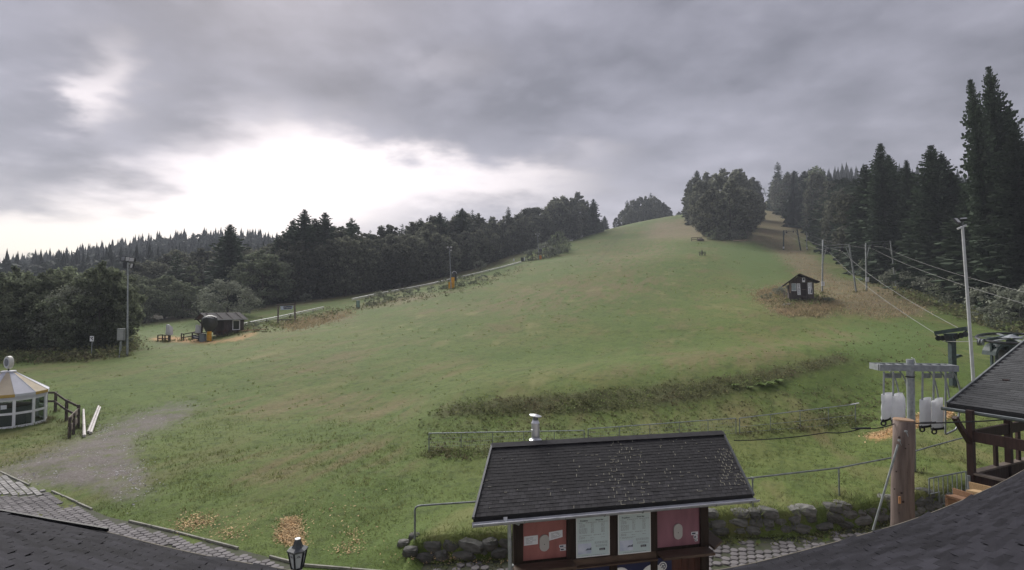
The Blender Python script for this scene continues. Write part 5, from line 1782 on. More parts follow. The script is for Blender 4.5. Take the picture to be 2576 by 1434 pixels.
mesh_fence('left panel of the wire mesh fence, behind the kiosk flue', 1081, 21.6, 1468, 22.6, 1090, 1083, 6)
mesh_fence('middle panel of the wire mesh fence, above the kiosk ridge', 1478, 22.7, 1847, 24.4, 1079, 1052, 6)
o = mesh_fence('slender open fence with white end piece, right of the kiosk roof', 1856, 24.5, 2146, 26.8, 1052, 1017, 5, mesh=False)
a, b_ = P(2140, 1018, 26.8), P(2161, 1014, 26.8)
MB().tube([a, b_], .028, 8).build('end_piece', white_paint, o)

# ------------------------------------------------------------------ log post with guy rod and cable
lb = flat(2256, 1362)
Yl = 13.5
lb = Vector((X(2254, Yl), Yl, 0)); lt = P(2273, 1057, Yl)
lg = thing('log_post', 'thick debarked tree-trunk post standing on the paved yard', 'post', lb)
mb = MB()
pts = [lb.lerp(lt, t) + Vector((.012 * math.sin(t * 9), 0, 0)) for t in (0, .2, .4, .6, .8, 1)]
mb.tube(pts, [.262, .25, .243, .237, .232, .228], 22)
trunk_o = mb.build('trunk', bark_log, lg, smooth=True)
MB().tube([lt + Vector((0, 0, .001)), lt + Vector((.001, 0, .03))], [.226, .218], 22).build('cut_top', cut_wood, lg)
kn = MB()
for px, py, s_ in ((2262, 1100, .05), (2278, 1128, .03), (2268, 1240, .045), (2282, 1188, .03), (2255, 1186, .03), (2272, 1262, .05), (2290, 1252, .03), (2262, 1290, .025), (2286, 1118, .028), (2250, 1230, .03)):
    p = P(px, py, Yl - .22)
    kn.lathe(p, [(0.004, -s_ * .6), (s_ * .7, -s_ * .2), (s_ * .7, s_ * .2), (.004, s_ * .6)], 8, m=Matrix.Diagonal((1, .5, 1)))
kn.build('knots', M('log knots', (0.045, 0.03, 0.026), 0.9, 0.3, 8), lg)
p = P(2263, 1258, Yl - .245)
MB().box(p, (.05, .02, .17)).build('bare_patch', M('fresh bare wood', (0.40, 0.20, 0.09), 0.8, 0.2, 5), lg)
hk = MB()
for px, py in ((2262, 1108), (2279, 1085)):
    p = P(px, py, Yl - .26)
    hk.box(p, (.05, .05, .04)); hk.tube([p, p + Vector((.02, -.02, -.07)), p + Vector((.05, 0, -.12))], .009, 6)
hk.build('hook', galv, lg)
gr = MB().tube([P(2259, 1118, Yl - .29), P(2196, 1334, 13.0)], .024, 8)
single(gr, 'guy_rod', galv_dull, 'slanting steel rod bracing the thick log post', 'rod', P(2196, 1334, 13.0))


def cable(name, pts, r, mat, label, sag=0.0, n=16, group=None):
    out = []
    for a, b in zip(pts, pts[1:]):
        for k in range(n + (1 if b is pts[-1] else 0)):
            t = k / n; q = a.lerp(b, t); q.z -= 4 * sag * t * (1 - t); out.append(q)
    mb = MB().tube(out, r, 6)
    return single(mb, name, mat, label, 'cable', pts[0], group)


cable('cable', [P(1846, 1108, 14.6), P(2080, 1088, 14.0), P(2166, 1078, 13.75), P(2250, 1066, 13.5)], .013, black_rubber, 'black cable strung from the log post towards the kiosk', .05)
cable('cable', [P(2284, 1064, 13.45), P(2400, 1062, 13.8), P(2530, 1055, 14.6)], .018, black_rubber, 'black cable from the log post to the right-hand pavilion', .015)
for px, py, lbx in ((2166, 1077, 'dark tensioner on the cable left of the log post'), (2330, 1063, 'dark tensioner on the cable right of the log post')):
    p = P(px, py, 13.6)
    mb = MB().tube([p - Vector((.14, 0, .01)), p + Vector((.14, 0, .0))], .026, 8).tube([p - Vector((.24, 0, .012)), p - Vector((.14, 0, .01))], .014, 6).tube([p + Vector((.14, 0, 0)), p + Vector((.24, 0, .012))], .016, 6)
    single(mb, 'cable_tensioner', steel_dark, lbx, 'tensioner', p)

# ------------------------------------------------------------------ hanger rack with wrapped tow hangers
def c4(cx, cy): return (3480 + cx / 3.585) * .6289, (1380 + cy / 3.585) * .6289


YR = 18.0
rbx = gz(2286, YR)
rack = thing('hanger_rack', 'grey steel T-shaped rack holding wrapped tow hangers', 'rack', rbx)
ptop = P(*c4(575, 205), YR)
MB().tube([Vector((ptop.x - .03, YR, rbx.z - .2)), ptop], .115, 14).build('post', galv, rack)
MB().lathe(P(*c4(575, 455), YR), [(.118, -.02), (.14, -.01), (.14, .01), (.118, .02)], 12).build('strap', black_rubber, rack)
pc = P(*c4(585, 190), YR)
MB().tube([pc + Vector((.02, 0, .02)), pc + Vector((.12, 0, -.02)), pc + Vector((.17, 0, -.2))], .012, 6).build('cable_loop', white_paint, rack)
fl0, fl1 = P(*c4(133, 325), YR - .25), P(*c4(1268, 340), YR - .25)
bk = Vector((.10, .62, 0))
MB().beam(fl0, fl1, .05, .20).build('front_beam', galv, rack)
MB().beam(fl0 + bk, fl1 + bk, .05, .20).build('back_beam', galv, rack)
for nm, t in (('end_plate', 0), ('end_plate', 1)):
    a = fl0.lerp(fl1, t); MB().beam(a + bk * .045, a + bk * .955, .05, .19).build(nm, galv, rack)
for k in range(8):
    a = fl0.lerp(fl1, .08 + k * .12); MB().beam(a + bk * .045 + Vector((0, 0, .07)), a + bk * .955 + Vector((0, 0, .07)), .05, .03).build('slat', galv, rack)
hang = [(200, 1, 'cover'), (335, 2, 'cover'), (755, 3, 'cover'), (915, 4, 'cover'), (1085, 5, None)]
for cx, k, cv in hang:
    t0 = P(*c4(cx, 380), YR - .2); t1 = P(*c4(cx - 5, 790 if cv else 1270), YR - .2)
    MB().tube([t0, t1], .028, 8).build('hanger_tube', galv, rack)
    q = [P(*c4(cx + 85, 372), YR + .15), P(*c4(cx + 135, 430), YR + .18), P(*c4(cx + 175, 520), YR + .2), P(*c4(cx + 205, 640), YR + .2)]
    if cx != 335: q.append(P(*c4(cx + 225, 760), YR + .2))
    MB().tube(q, .024, 8).build('bow', galv, rack)
    MB().beam(P(*c4(cx + 10, 440), YR), P(*c4(cx + 110, 440), YR + .1), .03, .16).build('gusset', galv_dull, rack)
MB().tube([P(*c4(1080, 1255), YR - .2), P(*c4(1090, 1280), YR - .2), P(*c4(1225, 1215), YR + .05), P(*c4(1250, 1180), YR + .1), P(*c4(1275, 1000), YR + .15), P(*c4(1285, 700), YR + .18)], .03, 8).build('bow_foot', galv, rack)
covs = [((168, 718), (322, 680), (298, 1025), (165, 1080), 'leftmost white bag wrapped round a tow hanger on the rack'), ((306, 738), (468, 684), (515, 1030), (300, 1075), 'white bag touching the grey rack post from the left'),
        ((720, 797), (885, 748), (880, 1135), (712, 1160), 'white bag right of the rack post, above the log'), ((890, 820), (1052, 752), (1065, 1170), (880, 1192), 'rightmost white bag wrapped round a tow hanger on the rack')]
for (a, b_, c_, d_, lbx) in covs:
    pa_, pb_, pc_, pd_ = [P(*c4(*q), YR - .3) for q in (a, b_, c_, d_)]
    if a[0] == 306: pb2 = P(*c4(515, 770), YR - .3)
    else: pb2 = pb_.lerp(pc_, .22)
    o = thing('hanger_cover', lbx, 'bag', Vector((pd_.x, pd_.y, pd_.z)), group='white bags over the tow hangers')
    mb = MB(); n, m_ = 7, 9
    for side in (0, 1):
        off = len(mb.v)
        for j in range(m_ + 1):
            v = j / m_
            l_, r_ = pa_.lerp(pd_, v), (pb_.lerp(pb2, v / .22) if v < .22 else pb2.lerp(pc_, (v - .22) / .78))
            for i in range(n + 1):
                u = i / n
                bulge = math.sin(math.pi * u) ** .6 * (.10 if side == 0 else -.12) + .022 * math.sin(9 * u + 7 * v + a[0]) * math.sin(5 * v + 2 * u)
                mb.v.append(tuple(l_.lerp(r_, u) - Vector((0, bulge - .02, 0))))
        for j in range(m_):
            for i in range(n):
                q = (off + j * (n + 1) + i, off + (j + 1) * (n + 1) + i, off + (j + 1) * (n + 1) + i + 1, off + j * (n + 1) + i + 1)
                mb.f.append(q if side == 0 else q[::-1])
    mb.build('bag', white_cover, o, smooth=True)
    mid = pd_.lerp(pc_, .45)
    ft = MB(); ft.beam(pd_.lerp(pc_, .08) + Vector((0, .02, -.03)), pd_.lerp(pc_, .92) + Vector((0, .02, -.03)), .12, .10); ft.build('hanger_foot', black_rubber, o)
    rg = MB(); cc = pd_.lerp(pc_, .25) + Vector((0, .02, -.13))
    rg.tube([cc + Vector((math.cos(t) * .075, 0, math.sin(t) * .075)) for t in [k * math.pi / 7 for k in range(15)]], .025, 6); rg.build('tow_ring', black_rubber, o)

# ------------------------------------------------------------------ pavilion at the right edge
A0 = P(2383, 1008, 16.75); A0.z = 2.9; A0 = Vector((A0.x, A0.y, 2.92))
av = Vector((.43, -.90, 0)).normalized(); bv = Vector((.90, .43, 0)).normalized()
pav = thing('timber_pavilion', 'dark timber pavilion with shingled gable roof at the right edge', 'pavilion', (A0.x + 3, A0.y - 2, 0))
up = Vector((bv.x, bv.y, .355)); LEN, DEP = 6.0, 5.6
c0, c1, c2, c3 = A0, A0 + av * LEN, A0 + av * LEN + up * DEP, A0 + up * DEP
rf = MB(); rf.prism([c0, c1, c2, c3], (0, 0, -.05)); rf.prism([c3 + bv * .004, c2 + bv * .004, c2 + bv * 5 + Vector((0, 0, -1.8)), c3 + bv * 5 + Vector((0, 0, -1.8))], (0, 0, -.05)); rf.build('roof', roof_felt, pav)
upn = up.normalized(); nz = upn.cross(av); nz = nz if nz.z > 0 else -nz
tmb = MB(); tmb.add([(-.5, 0, .010), (.5, 0, .010), (.5, 1.25, .002), (-.5, 1.25, .002), (-.5, 0, .0005), (.5, 0, .0005)], [(0, 1, 2, 3), (4, 5, 1, 0), (4, 0, 3), (5, 2, 1)])
tme = tmb.mesh('shingle', M('grey-black felt shingle', (0.060, 0.062, 0.064), 0.85, 0.2, 5, 0.3, obj=.22, bscale=80))
rest = MB(); cnt = 0
ch_, cw_ = .14, .30
sl = DEP * up.length
pinv = pav.matrix_basis.inverted()
for r_ in range(int(sl / ch_)):
    for k in range(int(LEN / cw_)):
        p = A0 + av * (cw_ * (k + .5 + .5 * (r_ & 1))) + upn * (r_ * ch_) + nz * .002
        px, py = proj(p.x, p.y, p.z)
        if px > 2640 or p.y < 2: continue
        m = Matrix.Translation(p) @ Matrix((-av * (cw_ - .006), upn * ch_, nz)).transposed().to_4x4() @ Matrix.Diagonal((1, 1, random.uniform(.8, 1.4), 1))
        if cnt < 300:
            o = link('shingle', tme, pav); o.matrix_basis = pinv @ m; cnt += 1
        else: rest.add([m @ Vector(v) for v in tmb.v], tmb.f)
if rest.v: rest.build('shingle_field', MATS['grey-black felt shingle'], pav, kind='stuff')
MB().beam(c0 + Vector((0, 0, .01)), c3 + Vector((0, 0, .01)), .05, .07, up=nz).build('verge', M('verge metal light', (0.20, 0.215, 0.215), 0.5, 0.2, 4, metal=.4), pav)
MB().beam(c0 - bv * .02 + Vector((0, 0, -.10)), c1 - bv * .02 + Vector((0, 0, -.10)), .03, .16).build('fascia', fascia_black, pav)
gt = MB(); gt.tube([c0 - bv * .08 + av * -.12 + Vector((0, 0, -.17)), c1 - bv * .08 + Vector((0, 0, -.17))], .055, 8)
gt.build('gutter', M('dark zinc gutter', (0.13, 0.15, 0.15), 0.45, 0.2, 6, metal=.4), pav)
MB().tube([c0 - bv * .13 + av * -.12 + Vector((0, 0, -.125)), c1 - bv * .13 + Vector((0, 0, -.125))], .012, 6).build('gutter_bead', galv, pav)
PY = 16.0
p1t = P(2440, 1040, PY); p1 = Vector((p1t.x, PY, 0))
p2 = p1 + av * 2.05
PB = [p1, p2, p2 + av * 2.0, p1 + bv * 2.2, p1 + bv * 4.2, p1 + bv * 2.2 + av * 4]
for q in PB:
    q = Vector((q.x, q.y, 0)); hh = 2.85 + max(0, (q - p1).dot(bv)) * .35
    MB().beam(Vector((q.x, q.y, -.3)), Vector((q.x, q.y, hh)), .16, .16, up=av).build('post', tilewood, pav)
for q in (p1, p2):
    q = Vector((q.x, q.y, 0))
    MB().beam(q + Vector((0, 0, 1.85)), q - bv * .62 - av * .1 + Vector((0, 0, 2.68)), .11, .13, up=av).build('brace', tilewood, pav)
for a, b_ in ((p1, p1 + bv * 4.2), (p1, p1 + av * 4.05)):
    a = Vector((a.x, a.y, 2.1)); b_ = Vector((b_.x, b_.y, 2.1)); MB().beam(a + (b_ - a).normalized() * .085, b_, .10, .30).build('beam', tilewood, pav)
# parapet walls of vertical boards with sills
for a, b_, zt in ((p1, p1 + av * 4.05, 1.02), (p1 + bv * .0, p1 + bv * 4.2, 1.02)):
    d = (b_ - a); L_ = d.length; d.normalize(); n = int(L_ / .16)
    for k in range(n):
        c = a + d * (.10 + (k + .5) * (L_ - .1) / n)
        MB().beam(Vector((c.x, c.y, .02)), Vector((c.x, c.y, zt - .03)), .15, .035, up=d.cross(Vector((0, 0, 1)))).build('plank', tilewood, pav)
    MB().beam(a + d * .09 + Vector((0, 0, zt)), b_ + Vector((0, 0, zt)), .20, .05).build('sill', M('pavilion sill', (0.16, 0.13, 0.11), 0.7, 0.2, 4), pav)
    for k in (1, 2):
        c = a + d * (L_ * k / 3); MB().beam(Vector((c.x, c.y, zt + .03)), Vector((c.x, c.y, 1.94)), .09, .09).build('mullion', tilewood, pav)
dn = p1 - bv * .12 - av * .02
MB().tube([Vector((dn.x, dn.y, .03)), Vector((dn.x - .01, dn.y, .95))], .045, 10).build('downpipe', galv, pav)
# inner floor and counter
MB().prism([p1 + Vector((0, 0, .02)) + bv * .1 + av * .1, p1 + av * 5 + bv * .1 + Vector((0, 0, .02)), p1 + av * 5 + bv * 5 + Vector((0, 0, .02)), p1 + bv * 5 + av * .1 + Vector((0, 0, .02))], (0, 0, .04)).build('floor', wood_dark, pav)

# railing by the pavilion
ra, rb = P(2337, 1204, 15.75), P(2430, 1186, 15.9)
rg = thing('bar_railing', 'grey railing with upright bars left of the timber pavilion', 'railing', (ra.x, ra.y, 0))
MB().tube([ra, rb], .022, 8).build('top_rail', galv_dull, rg)
lo = lambda t, dz: Vector((ra.x + (rb.x - ra.x) * t, ra.y + (rb.y - ra.y) * t, (ra.z + (rb.z - ra.z) * t) - dz))
for k in range(9):
    t = k / 8; MB().tube([lo(t, 0), lo(t, .44 if k < 2 else .80)], .013 if 0 < k < 8 else .02, 6).build('bar', galv_dull, rg)
MB().tube([lo(0, .44), lo(.27, .44), lo(.27, .80), lo(1, .80)], .018, 8).build('bottom_rail', galv, rg)


def bench(label, pts, mat, nm='bench'):
    o = thing(nm, label, 'bench', (pts[0][0].x, pts[0][0].y, 0))
    for a, b_, w_, h_ in pts: MB().beam(a, b_, w_, h_).build('board', mat, o)
    for t in (.12, .88):
        q = pts[0][0].lerp(pts[0][1], t)
        MB().beam(Vector((q.x, q.y, 0)), Vector((q.x, q.y, q.z - .04)), .06, .30).build('leg', mat, o)
    return o


bench('orange-brown wooden bench in front of the timber pavilion', [(P(2390, 1247, 12.9), P(2442, 1262, 12.4), .26, .05), (P(2398, 1236, 13.2), P(2450, 1252, 12.7), .03, .16)], wood_warm)
bench('pale wooden bench nearest the pavilion wall', [(P(2440, 1234, 13.6), P(2510, 1248, 13.0), .26, .05), (P(2439, 1222, 13.9), P(2508, 1238, 13.3), .03, .20)], wood_pale)

# ------------------------------------------------------------------ lift base: T-pillar, bullwheel station, white floodlight pole
YT = 30.0
tbz = gz(2396, YT)
tp = thing('lift_pillar', 'dark green T-shaped lift pillar with cable rollers', 'lift pillar', tbz)
pt = P(2394, 842, YT)
MB().beam(Vector((pt.x, YT, tbz.z - .3)), Vector((pt.x, YT, pt.z)), .26, .26).build('column', steel_green, tp)
hp = MB(); hp.prism([P(2380, 840, YT - .1), P(2410, 838, YT - .1), P(2401, 862, YT - .1), P(2387, 862, YT - .1)], (0, .2, 0)); hp.build('gusset', steel_green, tp)
bl_, br_ = P(2352, 838, YT + .3), P(2433, 826, YT - .9)
MB().beam(bl_, br_, .20, .20).build('crossbeam', steel_green, tp)
for e_, sgn in ((bl_, 1), (br_, -1)):
    for k in range(3):
        c = e_ + (br_ - bl_).normalized() * sgn * (.12 + .20 * k) + Vector((0, -.05, -.30 - .03 * k))
        rm = Matrix.Rotation(R(90), 3, 'X')
        MB().lathe(c, [(.05, -.03), (.15, -.03), (.12, 0), (.15, .03), (.05, .03)], 14, m=rm).build('roller', steel_dark, tp)
    MB().beam(e_ + Vector((0, 0, -.1)), e_ + (br_ - bl_).normalized() * sgn * .3 + Vector((0, 0, -.32)), .06, .06).build('roller_arm', steel_dark, tp)
pf = MB(); pf.prism([P(2402, 897, YT), P(2417, 892, YT), P(2424, 896, YT), P(2404, 902, YT)], (0, .5, 0)); pf.build('platform', steel_green, tp)

YS = 27.0
sb_ = gz(2515, YS)
stn = thing('drive_station', 'green drive station with large horizontal bullwheel behind the pavilion roof', 'lift station', sb_)
wc = P(2545, 851, YS)
wm = Matrix.Rotation(R(-5), 3, 'Y') @ Matrix.Rotation(R(6), 3, 'X')
rim = [Vector((math.cos(k * math.pi / 18) * 1.35, math.sin(k * math.pi / 18) * 1.35, 0)) for k in range(37)]
MB().tube([wc + wm @ v for v in rim], .07, 6).build('bullwheel_rim', steel_dark, stn)
for k in range(6):
    v = Vector((math.cos(k * math.pi / 3 + .2), math.sin(k * math.pi / 3 + .2), 0)); MB().beam(wc + wm @ (v * .15), wc + wm @ (v * 1.3), .14, .05).build('spoke', galv_dull, stn)
MB().lathe(wc, [(.42, .03), (.30, .07), (.05, .19)], 12).build('hub_cover', galv, stn)
MB().lathe(wc, [(.22, -1.0), (.22, -.05)], 12).build('shaft_housing', steel_green, stn)
for px, py0 in ((2494, 862), (2545, 868)):
    a = P(px, py0, YS + .2); MB().beam(Vector((a.x, a.y, h1(a.x, a.y) - .2)), a, .10, .10).build('leg', steel_green, stn)
MB().beam(P(2468, 857, YS), P(2560, 842, YS + .9), .12, .14).build('girder', steel_green, stn)
MB().beam(P(2500, 868, YS + .1), P(2510, 905, YS + .1), .07, .07).build('brace', steel_green, stn)
hd = MB()
for k in range(9):
    a0, a1 = math.pi * k / 9, math.pi * (k + 1) / 9
    c = P(2532, 895, YS - .1)
    q = lambda a, r: c + Vector((math.cos(a) * r, 0, math.sin(a) * r * 1.15))
    hd.prism([q(a0, .42), q(a1, .42), q(a1, .54), q(a0, .54)], (0, .8, 0))
hd.build('motor_hood', steel_green, stn)
MB().box(P(2532, 898, YS + .3), (.7, .6, .7)).build('motor', steel_dark, stn)
for k in range(2):
    c = P(2463 + k * 8, 861, YS - .1 * k)
    MB().lathe(c, [(.05, -.04), (.17, -.04), (.14, 0), (.17, .04), (.05, .04)], 14, m=Matrix.Rotation(R(90), 3, 'X') @ Matrix.Rotation(R(30), 3, 'Y')).build('guide_roller', galv_dull, stn)


def floodlight(label, base, top, r0, r1, heads, mat, bar=None, group=None, cross=True):
    o = thing('floodlight_mast', label, 'floodlight', base, group=group)
    d = (top - base)
    MB().tube([base - Vector((0, 0, .4)), base.lerp(top, .5), top], [r0, (r0 + r1) / 2, r1], 10).build('pole', mat, o)
    if bar: MB().beam(bar[0], bar[1], .10, .08).build('crossarm', mat, o)
    for c, w_, h_, yaw, pit, fm in heads:
        m = Matrix.Rotation(yaw, 3, 'Z') @ Matrix.Rotation(pit, 3, 'X')
        l_ = MB().box(c, (w_, w_ * .35, h_), m).build('lamp_head', steel_dark, o)
        MB().box(c + m @ Vector((0, -w_ * .19, 0)), (w_ * .82, .02, h_ * .8), m).build('lamp_glass', fm, l_)
        MB().beam(c + Vector((0, .02, -h_ * .3)), Vector((top.x, top.y, min(c.z, top.z + .3) - .25)), .04, .04).build('bracket', steel_dark, o)
    return o


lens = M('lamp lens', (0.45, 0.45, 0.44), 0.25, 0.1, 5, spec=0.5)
lens_d = M('lamp lens shaded', (0.16, 0.17, 0.18), 0.3, 0.2, 5, spec=0.5)  # darker copy of the lens, shade painted into its colour
YW = 27.0
fb = gz(2446, YW); ft_ = P(2421, 569, YW)
o = floodlight('tall white floodlight pole standing behind the timber pavilion', fb, ft_, .085, .06,
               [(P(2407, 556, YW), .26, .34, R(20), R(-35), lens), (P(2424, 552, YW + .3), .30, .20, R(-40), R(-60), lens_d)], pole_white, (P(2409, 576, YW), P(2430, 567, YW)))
YM = 51.0
fb = gz(324, YM); ft_ = P(322, 660, YM)
floodlight('tall grey floodlight mast beside the stand of trees at the left', fb, ft_, .10, .06,
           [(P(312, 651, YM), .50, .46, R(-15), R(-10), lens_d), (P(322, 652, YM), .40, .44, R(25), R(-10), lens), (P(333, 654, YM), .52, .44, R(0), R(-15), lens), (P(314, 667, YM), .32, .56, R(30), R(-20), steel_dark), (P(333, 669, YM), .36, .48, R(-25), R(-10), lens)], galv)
for px, pyb, pyt, lbx in ((1135, 728, 624, 'slim floodlight mast with yellow pads midway up the weedy strip'), (1356, 653, 590, 'farthest floodlight mast, at the top of the weedy strip')):
    b_ = G(px, pyb); t_ = P(px - 4, pyt, b_.y)
    k = b_.y / 117
    floodlight(lbx, b_, t_, .11, .07, [(t_ + Vector((-.35 * k, 0, .15)), .5, .5, R(-20), 0, lens), (t_ + Vector((.35 * k, 0, .2)), .5, .5, R(20), 0, lens), (t_ + Vector((.3, 0, -.5)), .45, .4, R(0), 0, lens)], galv)

# hanging cables of the tow lift
F_ = {}


def foot(px, py):
    return G(px, py)


def gantry(label, lf, lt_, rt, rf_, r=.10, sign=None, group='tow lift gantries', mat=None, Y=None):
    mat = mat or galv_dull
    a = foot(*lf) if Y is None else P(*lf, Y)
    d = foot(*rf_) if Y is None else P(*rf_, Y)
    b_ = P(*lt_, a.y); c = P(*rt, d.y)
    o = thing('lift_gantry', label, 'lift gantry', a, group=group)
    MB().beam(a - Vector((0, 0, .5)), b_, r * 2.2, r * 2.2).build('leg', mat, o)
    MB().beam(d - Vector((0, 0, .5)), c, r * 2.2, r * 2.2).build('leg', mat, o)
    L_ = (c - b_)
    for dz in (0, -.42): MB().beam(b_ + Vector((0, 0, dz)), c + Vector((0, 0, dz)), r * 1.1, r * 1.1).build('crossbeam', mat, o)
    for t in (.22, .72):
        q = b_ + L_ * t + Vector((0, -.1, -.75))
        MB().beam(q + Vector((0, 0, .7)), q, r * .8, r * .8).build('roller_arm', steel_dark, o)
        MB().lathe(q, [(.05, -.06), (.24, -.06), (.19, 0), (.24, .06), (.05, .06)], 12, m=Matrix.Rotation(R(90), 3, 'X')).build('roller', steel_dark, o)
    for s_, t_ in ((a, b_), (d, c)):
        q = s_.lerp(t_, .62); e_ = (b_ if s_ is a else c) + L_ * (.13 if s_ is a else -.13)
        MB().beam(q, e_ - Vector((0, 0, .4)), r, r).build('brace', mat, o)
        MB().beam(q, q + Vector((.7, 0, .05)), r * .8, r * .5).build('step_iron', mat, o)
    if sign:
        q = P(*sign, a.y - .25); h_ = .62
        sg_ = MB().box(q, (.48, .05, h_)).build('sign', white_paint, o)
        mk = MB()
        for k in range(3): mk.box(q + Vector((0, -.03, .17 - .17 * k)), (.30, .012, .05))
        mk.build('sign_print', ink_grey, sg_)
    return o, b_, c


gB, bB, cB = gantry('tow lift gantry beside the ski hut, nearer left one', (2068, 737), (2070, 618), (2136, 614), (2155, 735), .075, (2070, 714), mat=galv_dark)
MB().beam(bB, bB + Vector((0, 0, .9)), .16, .16).build('mast_top', galv, gB)
gC, bC, cC = gantry('tow lift gantry with lattice top, nearer right one', (2180, 732), (2178, 611), (2240, 606), (2256, 731), .075, (2182, 703), mat=galv_dark)
gA, bA, cA = gantry('dark tow lift gantry higher up, left one of the upper pair', (1971, 629), (1971, 580), (2005, 577), (2015, 631), .13, (1971, 623), mat=steel_green)
gD, bD, cD = gantry('grey tow lift gantry higher up, right one of the upper pair', (2030, 629), (2029, 585), (2060, 584), (2068, 612), .11, (2030, 624), mat=galv_dark)
for lf, lt_, rt, rf_, lb_ in (((1904, 496), (1907, 476), (1921, 474), (1926, 492), 'pale lift gantry on the ridge, left of three'), ((1917, 505), (1917, 486), (1936, 485), (1940, 505), 'pale lift gantry on the ridge, middle and lowest of three'), ((1934, 497), (1934, 474), (1946, 473), (1950, 497), 'pale lift gantry on the ridge, right of three')):
    gantry(lb_, lf, lt_, rt, rf_, .26, None, 'lift gantries on the ridge', galv, Y=440)
MBb = lambda p, n: p + Vector((0, 0, 0))
rope = M('steel rope', (0.21, 0.21, 0.20), 0.6, 0.2, 6)
q = lambda b_, c, t: b_ + (c - b_) * t + Vector((0, -.1, -.98))
dz_ = Vector((0, 0, .0))
cable('lift_cable', [bl_ + Vector((.2, -.05, -.15)), q(bB, cB, .22), q(bA, cA, .22), P(1919, 490, 438)], .013, rope, 'steel cable rising from the left arm of the lift pillar', .6)
cable('lift_cable', [br_ + Vector((-.2, -.05, -.15)), q(bB, cB, .72), q(bA, cA, .72), P(1933, 490, 438)], .013, rope, 'steel cable rising from the right arm of the lift pillar', .6)
cable('lift_cable', [P(2640, 782, 34), q(bC, cC, .22), q(bD, cD, .22), P(1938, 478, 440)], .013, rope, 'lower of two cables crossing in front of the right wood', .5)
cable('lift_cable', [P(2640, 750, 34), q(bC, cC, .72), q(bD, cD, .72), P(1944, 478, 440)], .013, rope, 'upper of two cables crossing in front of the right wood', .5)
cable('lift_cable', [bl_ + Vector((.3, -.2, -.45)), P(2465, 858, YS)], .018, rope, 'near level cable from the lift pillar to the drive station', .02)
cable('lift_cable', [br_ + Vector((0, -.1, -.45)), P(2560, 838, YS + 1)], .018, rope, 'far level cable from the lift pillar to the drive station', .02)

# ------------------------------------------------------------------ ski hut on the piste
def face_prism(mb, pts, th, yv): return mb.prism(pts, yv * th)


YH = 72.5
hz = gz(2016, YH).z
hutb = Vector((X(2016, YH), YH, hz))
kx = F / YH * .9996
hut = thing('ski_hut', 'small dark wooden ski hut with two white banners on the piste', 'hut', hutb, R(-23))


def hp(px, py, off=0.0):
    """local point on the hut front for a sight line"""
    nrm = hut.matrix_basis.to_3x3() @ Vector((0, 1, 0))
    w = on_plane(px, py, hutb - nrm * off, nrm)
    v = hut.matrix_basis.inverted() @ w
    return Vector((v.x, -off, v.z))


wl, wr = hp(1985, 750).x, hp(2048, 750).x
ze, za = hp(2016, 716).z, hp(2010, 693).z
xa = hp(2010, 700).x
n = 18
for k in range(n):
    x0 = wl + (wr - wl) * k / n; x1 = wl + (wr - wl) * (k + 1) / n; xm = (x0 + x1) / 2
    tpz = ze + (za - ze) * (1 - abs(xm - xa) / (xa - wl + .8 if xm < xa else wr - xa + .8)) - .05
    MB().box(((x0 + x1) / 2, -.0 - random.uniform(0, .012), tpz / 2 - .1), (x1 - x0 - .012, .04, tpz + .2)).build('plank', wood_hut, hut, world=False)
bd = MB()
bd.prism([(wl + .05, .03, -.3), (wr - .05, .03, -.3), (wr - .05, .03, ze - .03), (xa, .03, za - .15), (wl + .05, .03, ze - .03)], (0, 3.2, 0)); bd.build('wall', wood_hut, hut, world=False)
el, er = hp(1968, 720), hp(2061, 709); ap = hp(2010, 689)
rf = MB()
for a, b_ in ((el, ap), (ap, er)):
    rf.prism([(a.x, -.55, a.z), (b_.x, -.55, b_.z), (b_.x, -.55, b_.z - .11), (a.x, -.55, a.z - .11)], (0, 4.2, 0))
hr = rf.build('roof', roof_felt, hut, world=False)
for (a, b_) in ((el, ap), (ap, er)):
    MB().beam((a.x, -.57, a.z - .04), (b_.x, -.57, b_.z - .04), .03, .16, up=(0, 0, 1)).build('barge_board', wood_dark, hut, world=False)


def hpanel(nm, x0, x1, y0, y1, mat, off=.05, th=.03, lean=0.0, parent=None):
    a, b_ = hp(x0, y1), hp(x1, y0)
    mb = MB().add([(a.x + lean, -off, a.z), (b_.x + lean, -off, a.z), (b_.x, -off, b_.z), (a.x, -off, b_.z), (a.x + lean, -off - th, a.z), (b_.x + lean, -off - th, a.z), (b_.x, -off - th, b_.z), (a.x, -off - th, b_.z)],
                  [(3, 2, 1, 0), (4, 5, 6, 7), (0, 1, 5, 4), (1, 2, 6, 5), (2, 3, 7, 6), (3, 0, 4, 7)])
    return mb.build(nm, mat, parent or hut, world=False), a, b_


wn, a, b_ = hpanel('window', 1991.5, 2003, 713, 732, white_paint, .05, .03)
hpanel('pane', 1992, 2002, 713.5, 730.8, M('pale window', (0.27, 0.33, 0.34), 0.25, 0.1, 3, spec=.5), .082, .01, parent=wn)
bn, a, b_ = hpanel('banner', 2005.2, 2012.5, 713, 742, white_paint, .05, .02, .05)
gl = MB()
zs = np.linspace(b_.z - .14, a.z + .14, 8)
for k, zz in enumerate(zs):
    xc = (a.x + b_.x) / 2 + .05 * (b_.z - zz) / (b_.z - a.z)
    for dx, dz, w_, h_ in ([(-.08, 0, .05, .13), (.08, 0, .05, .13), (0, .05, .16, .04)], [(-.08, 0, .05, .13), (.03, .05, .14, .04), (.03, -.05, .14, .04)], [(0, 0, .05, .13), (0, .05, .18, .04)], [(-.07, .02, .05, .1), (.07, -.02, .05, .1), (0, 0, .14, .04)])[k % 4]:
        gl.box((xc + dx, -.078, zz + dz), (w_, .012, h_))
gl.build('banner_lettering', ink, bn, world=False)
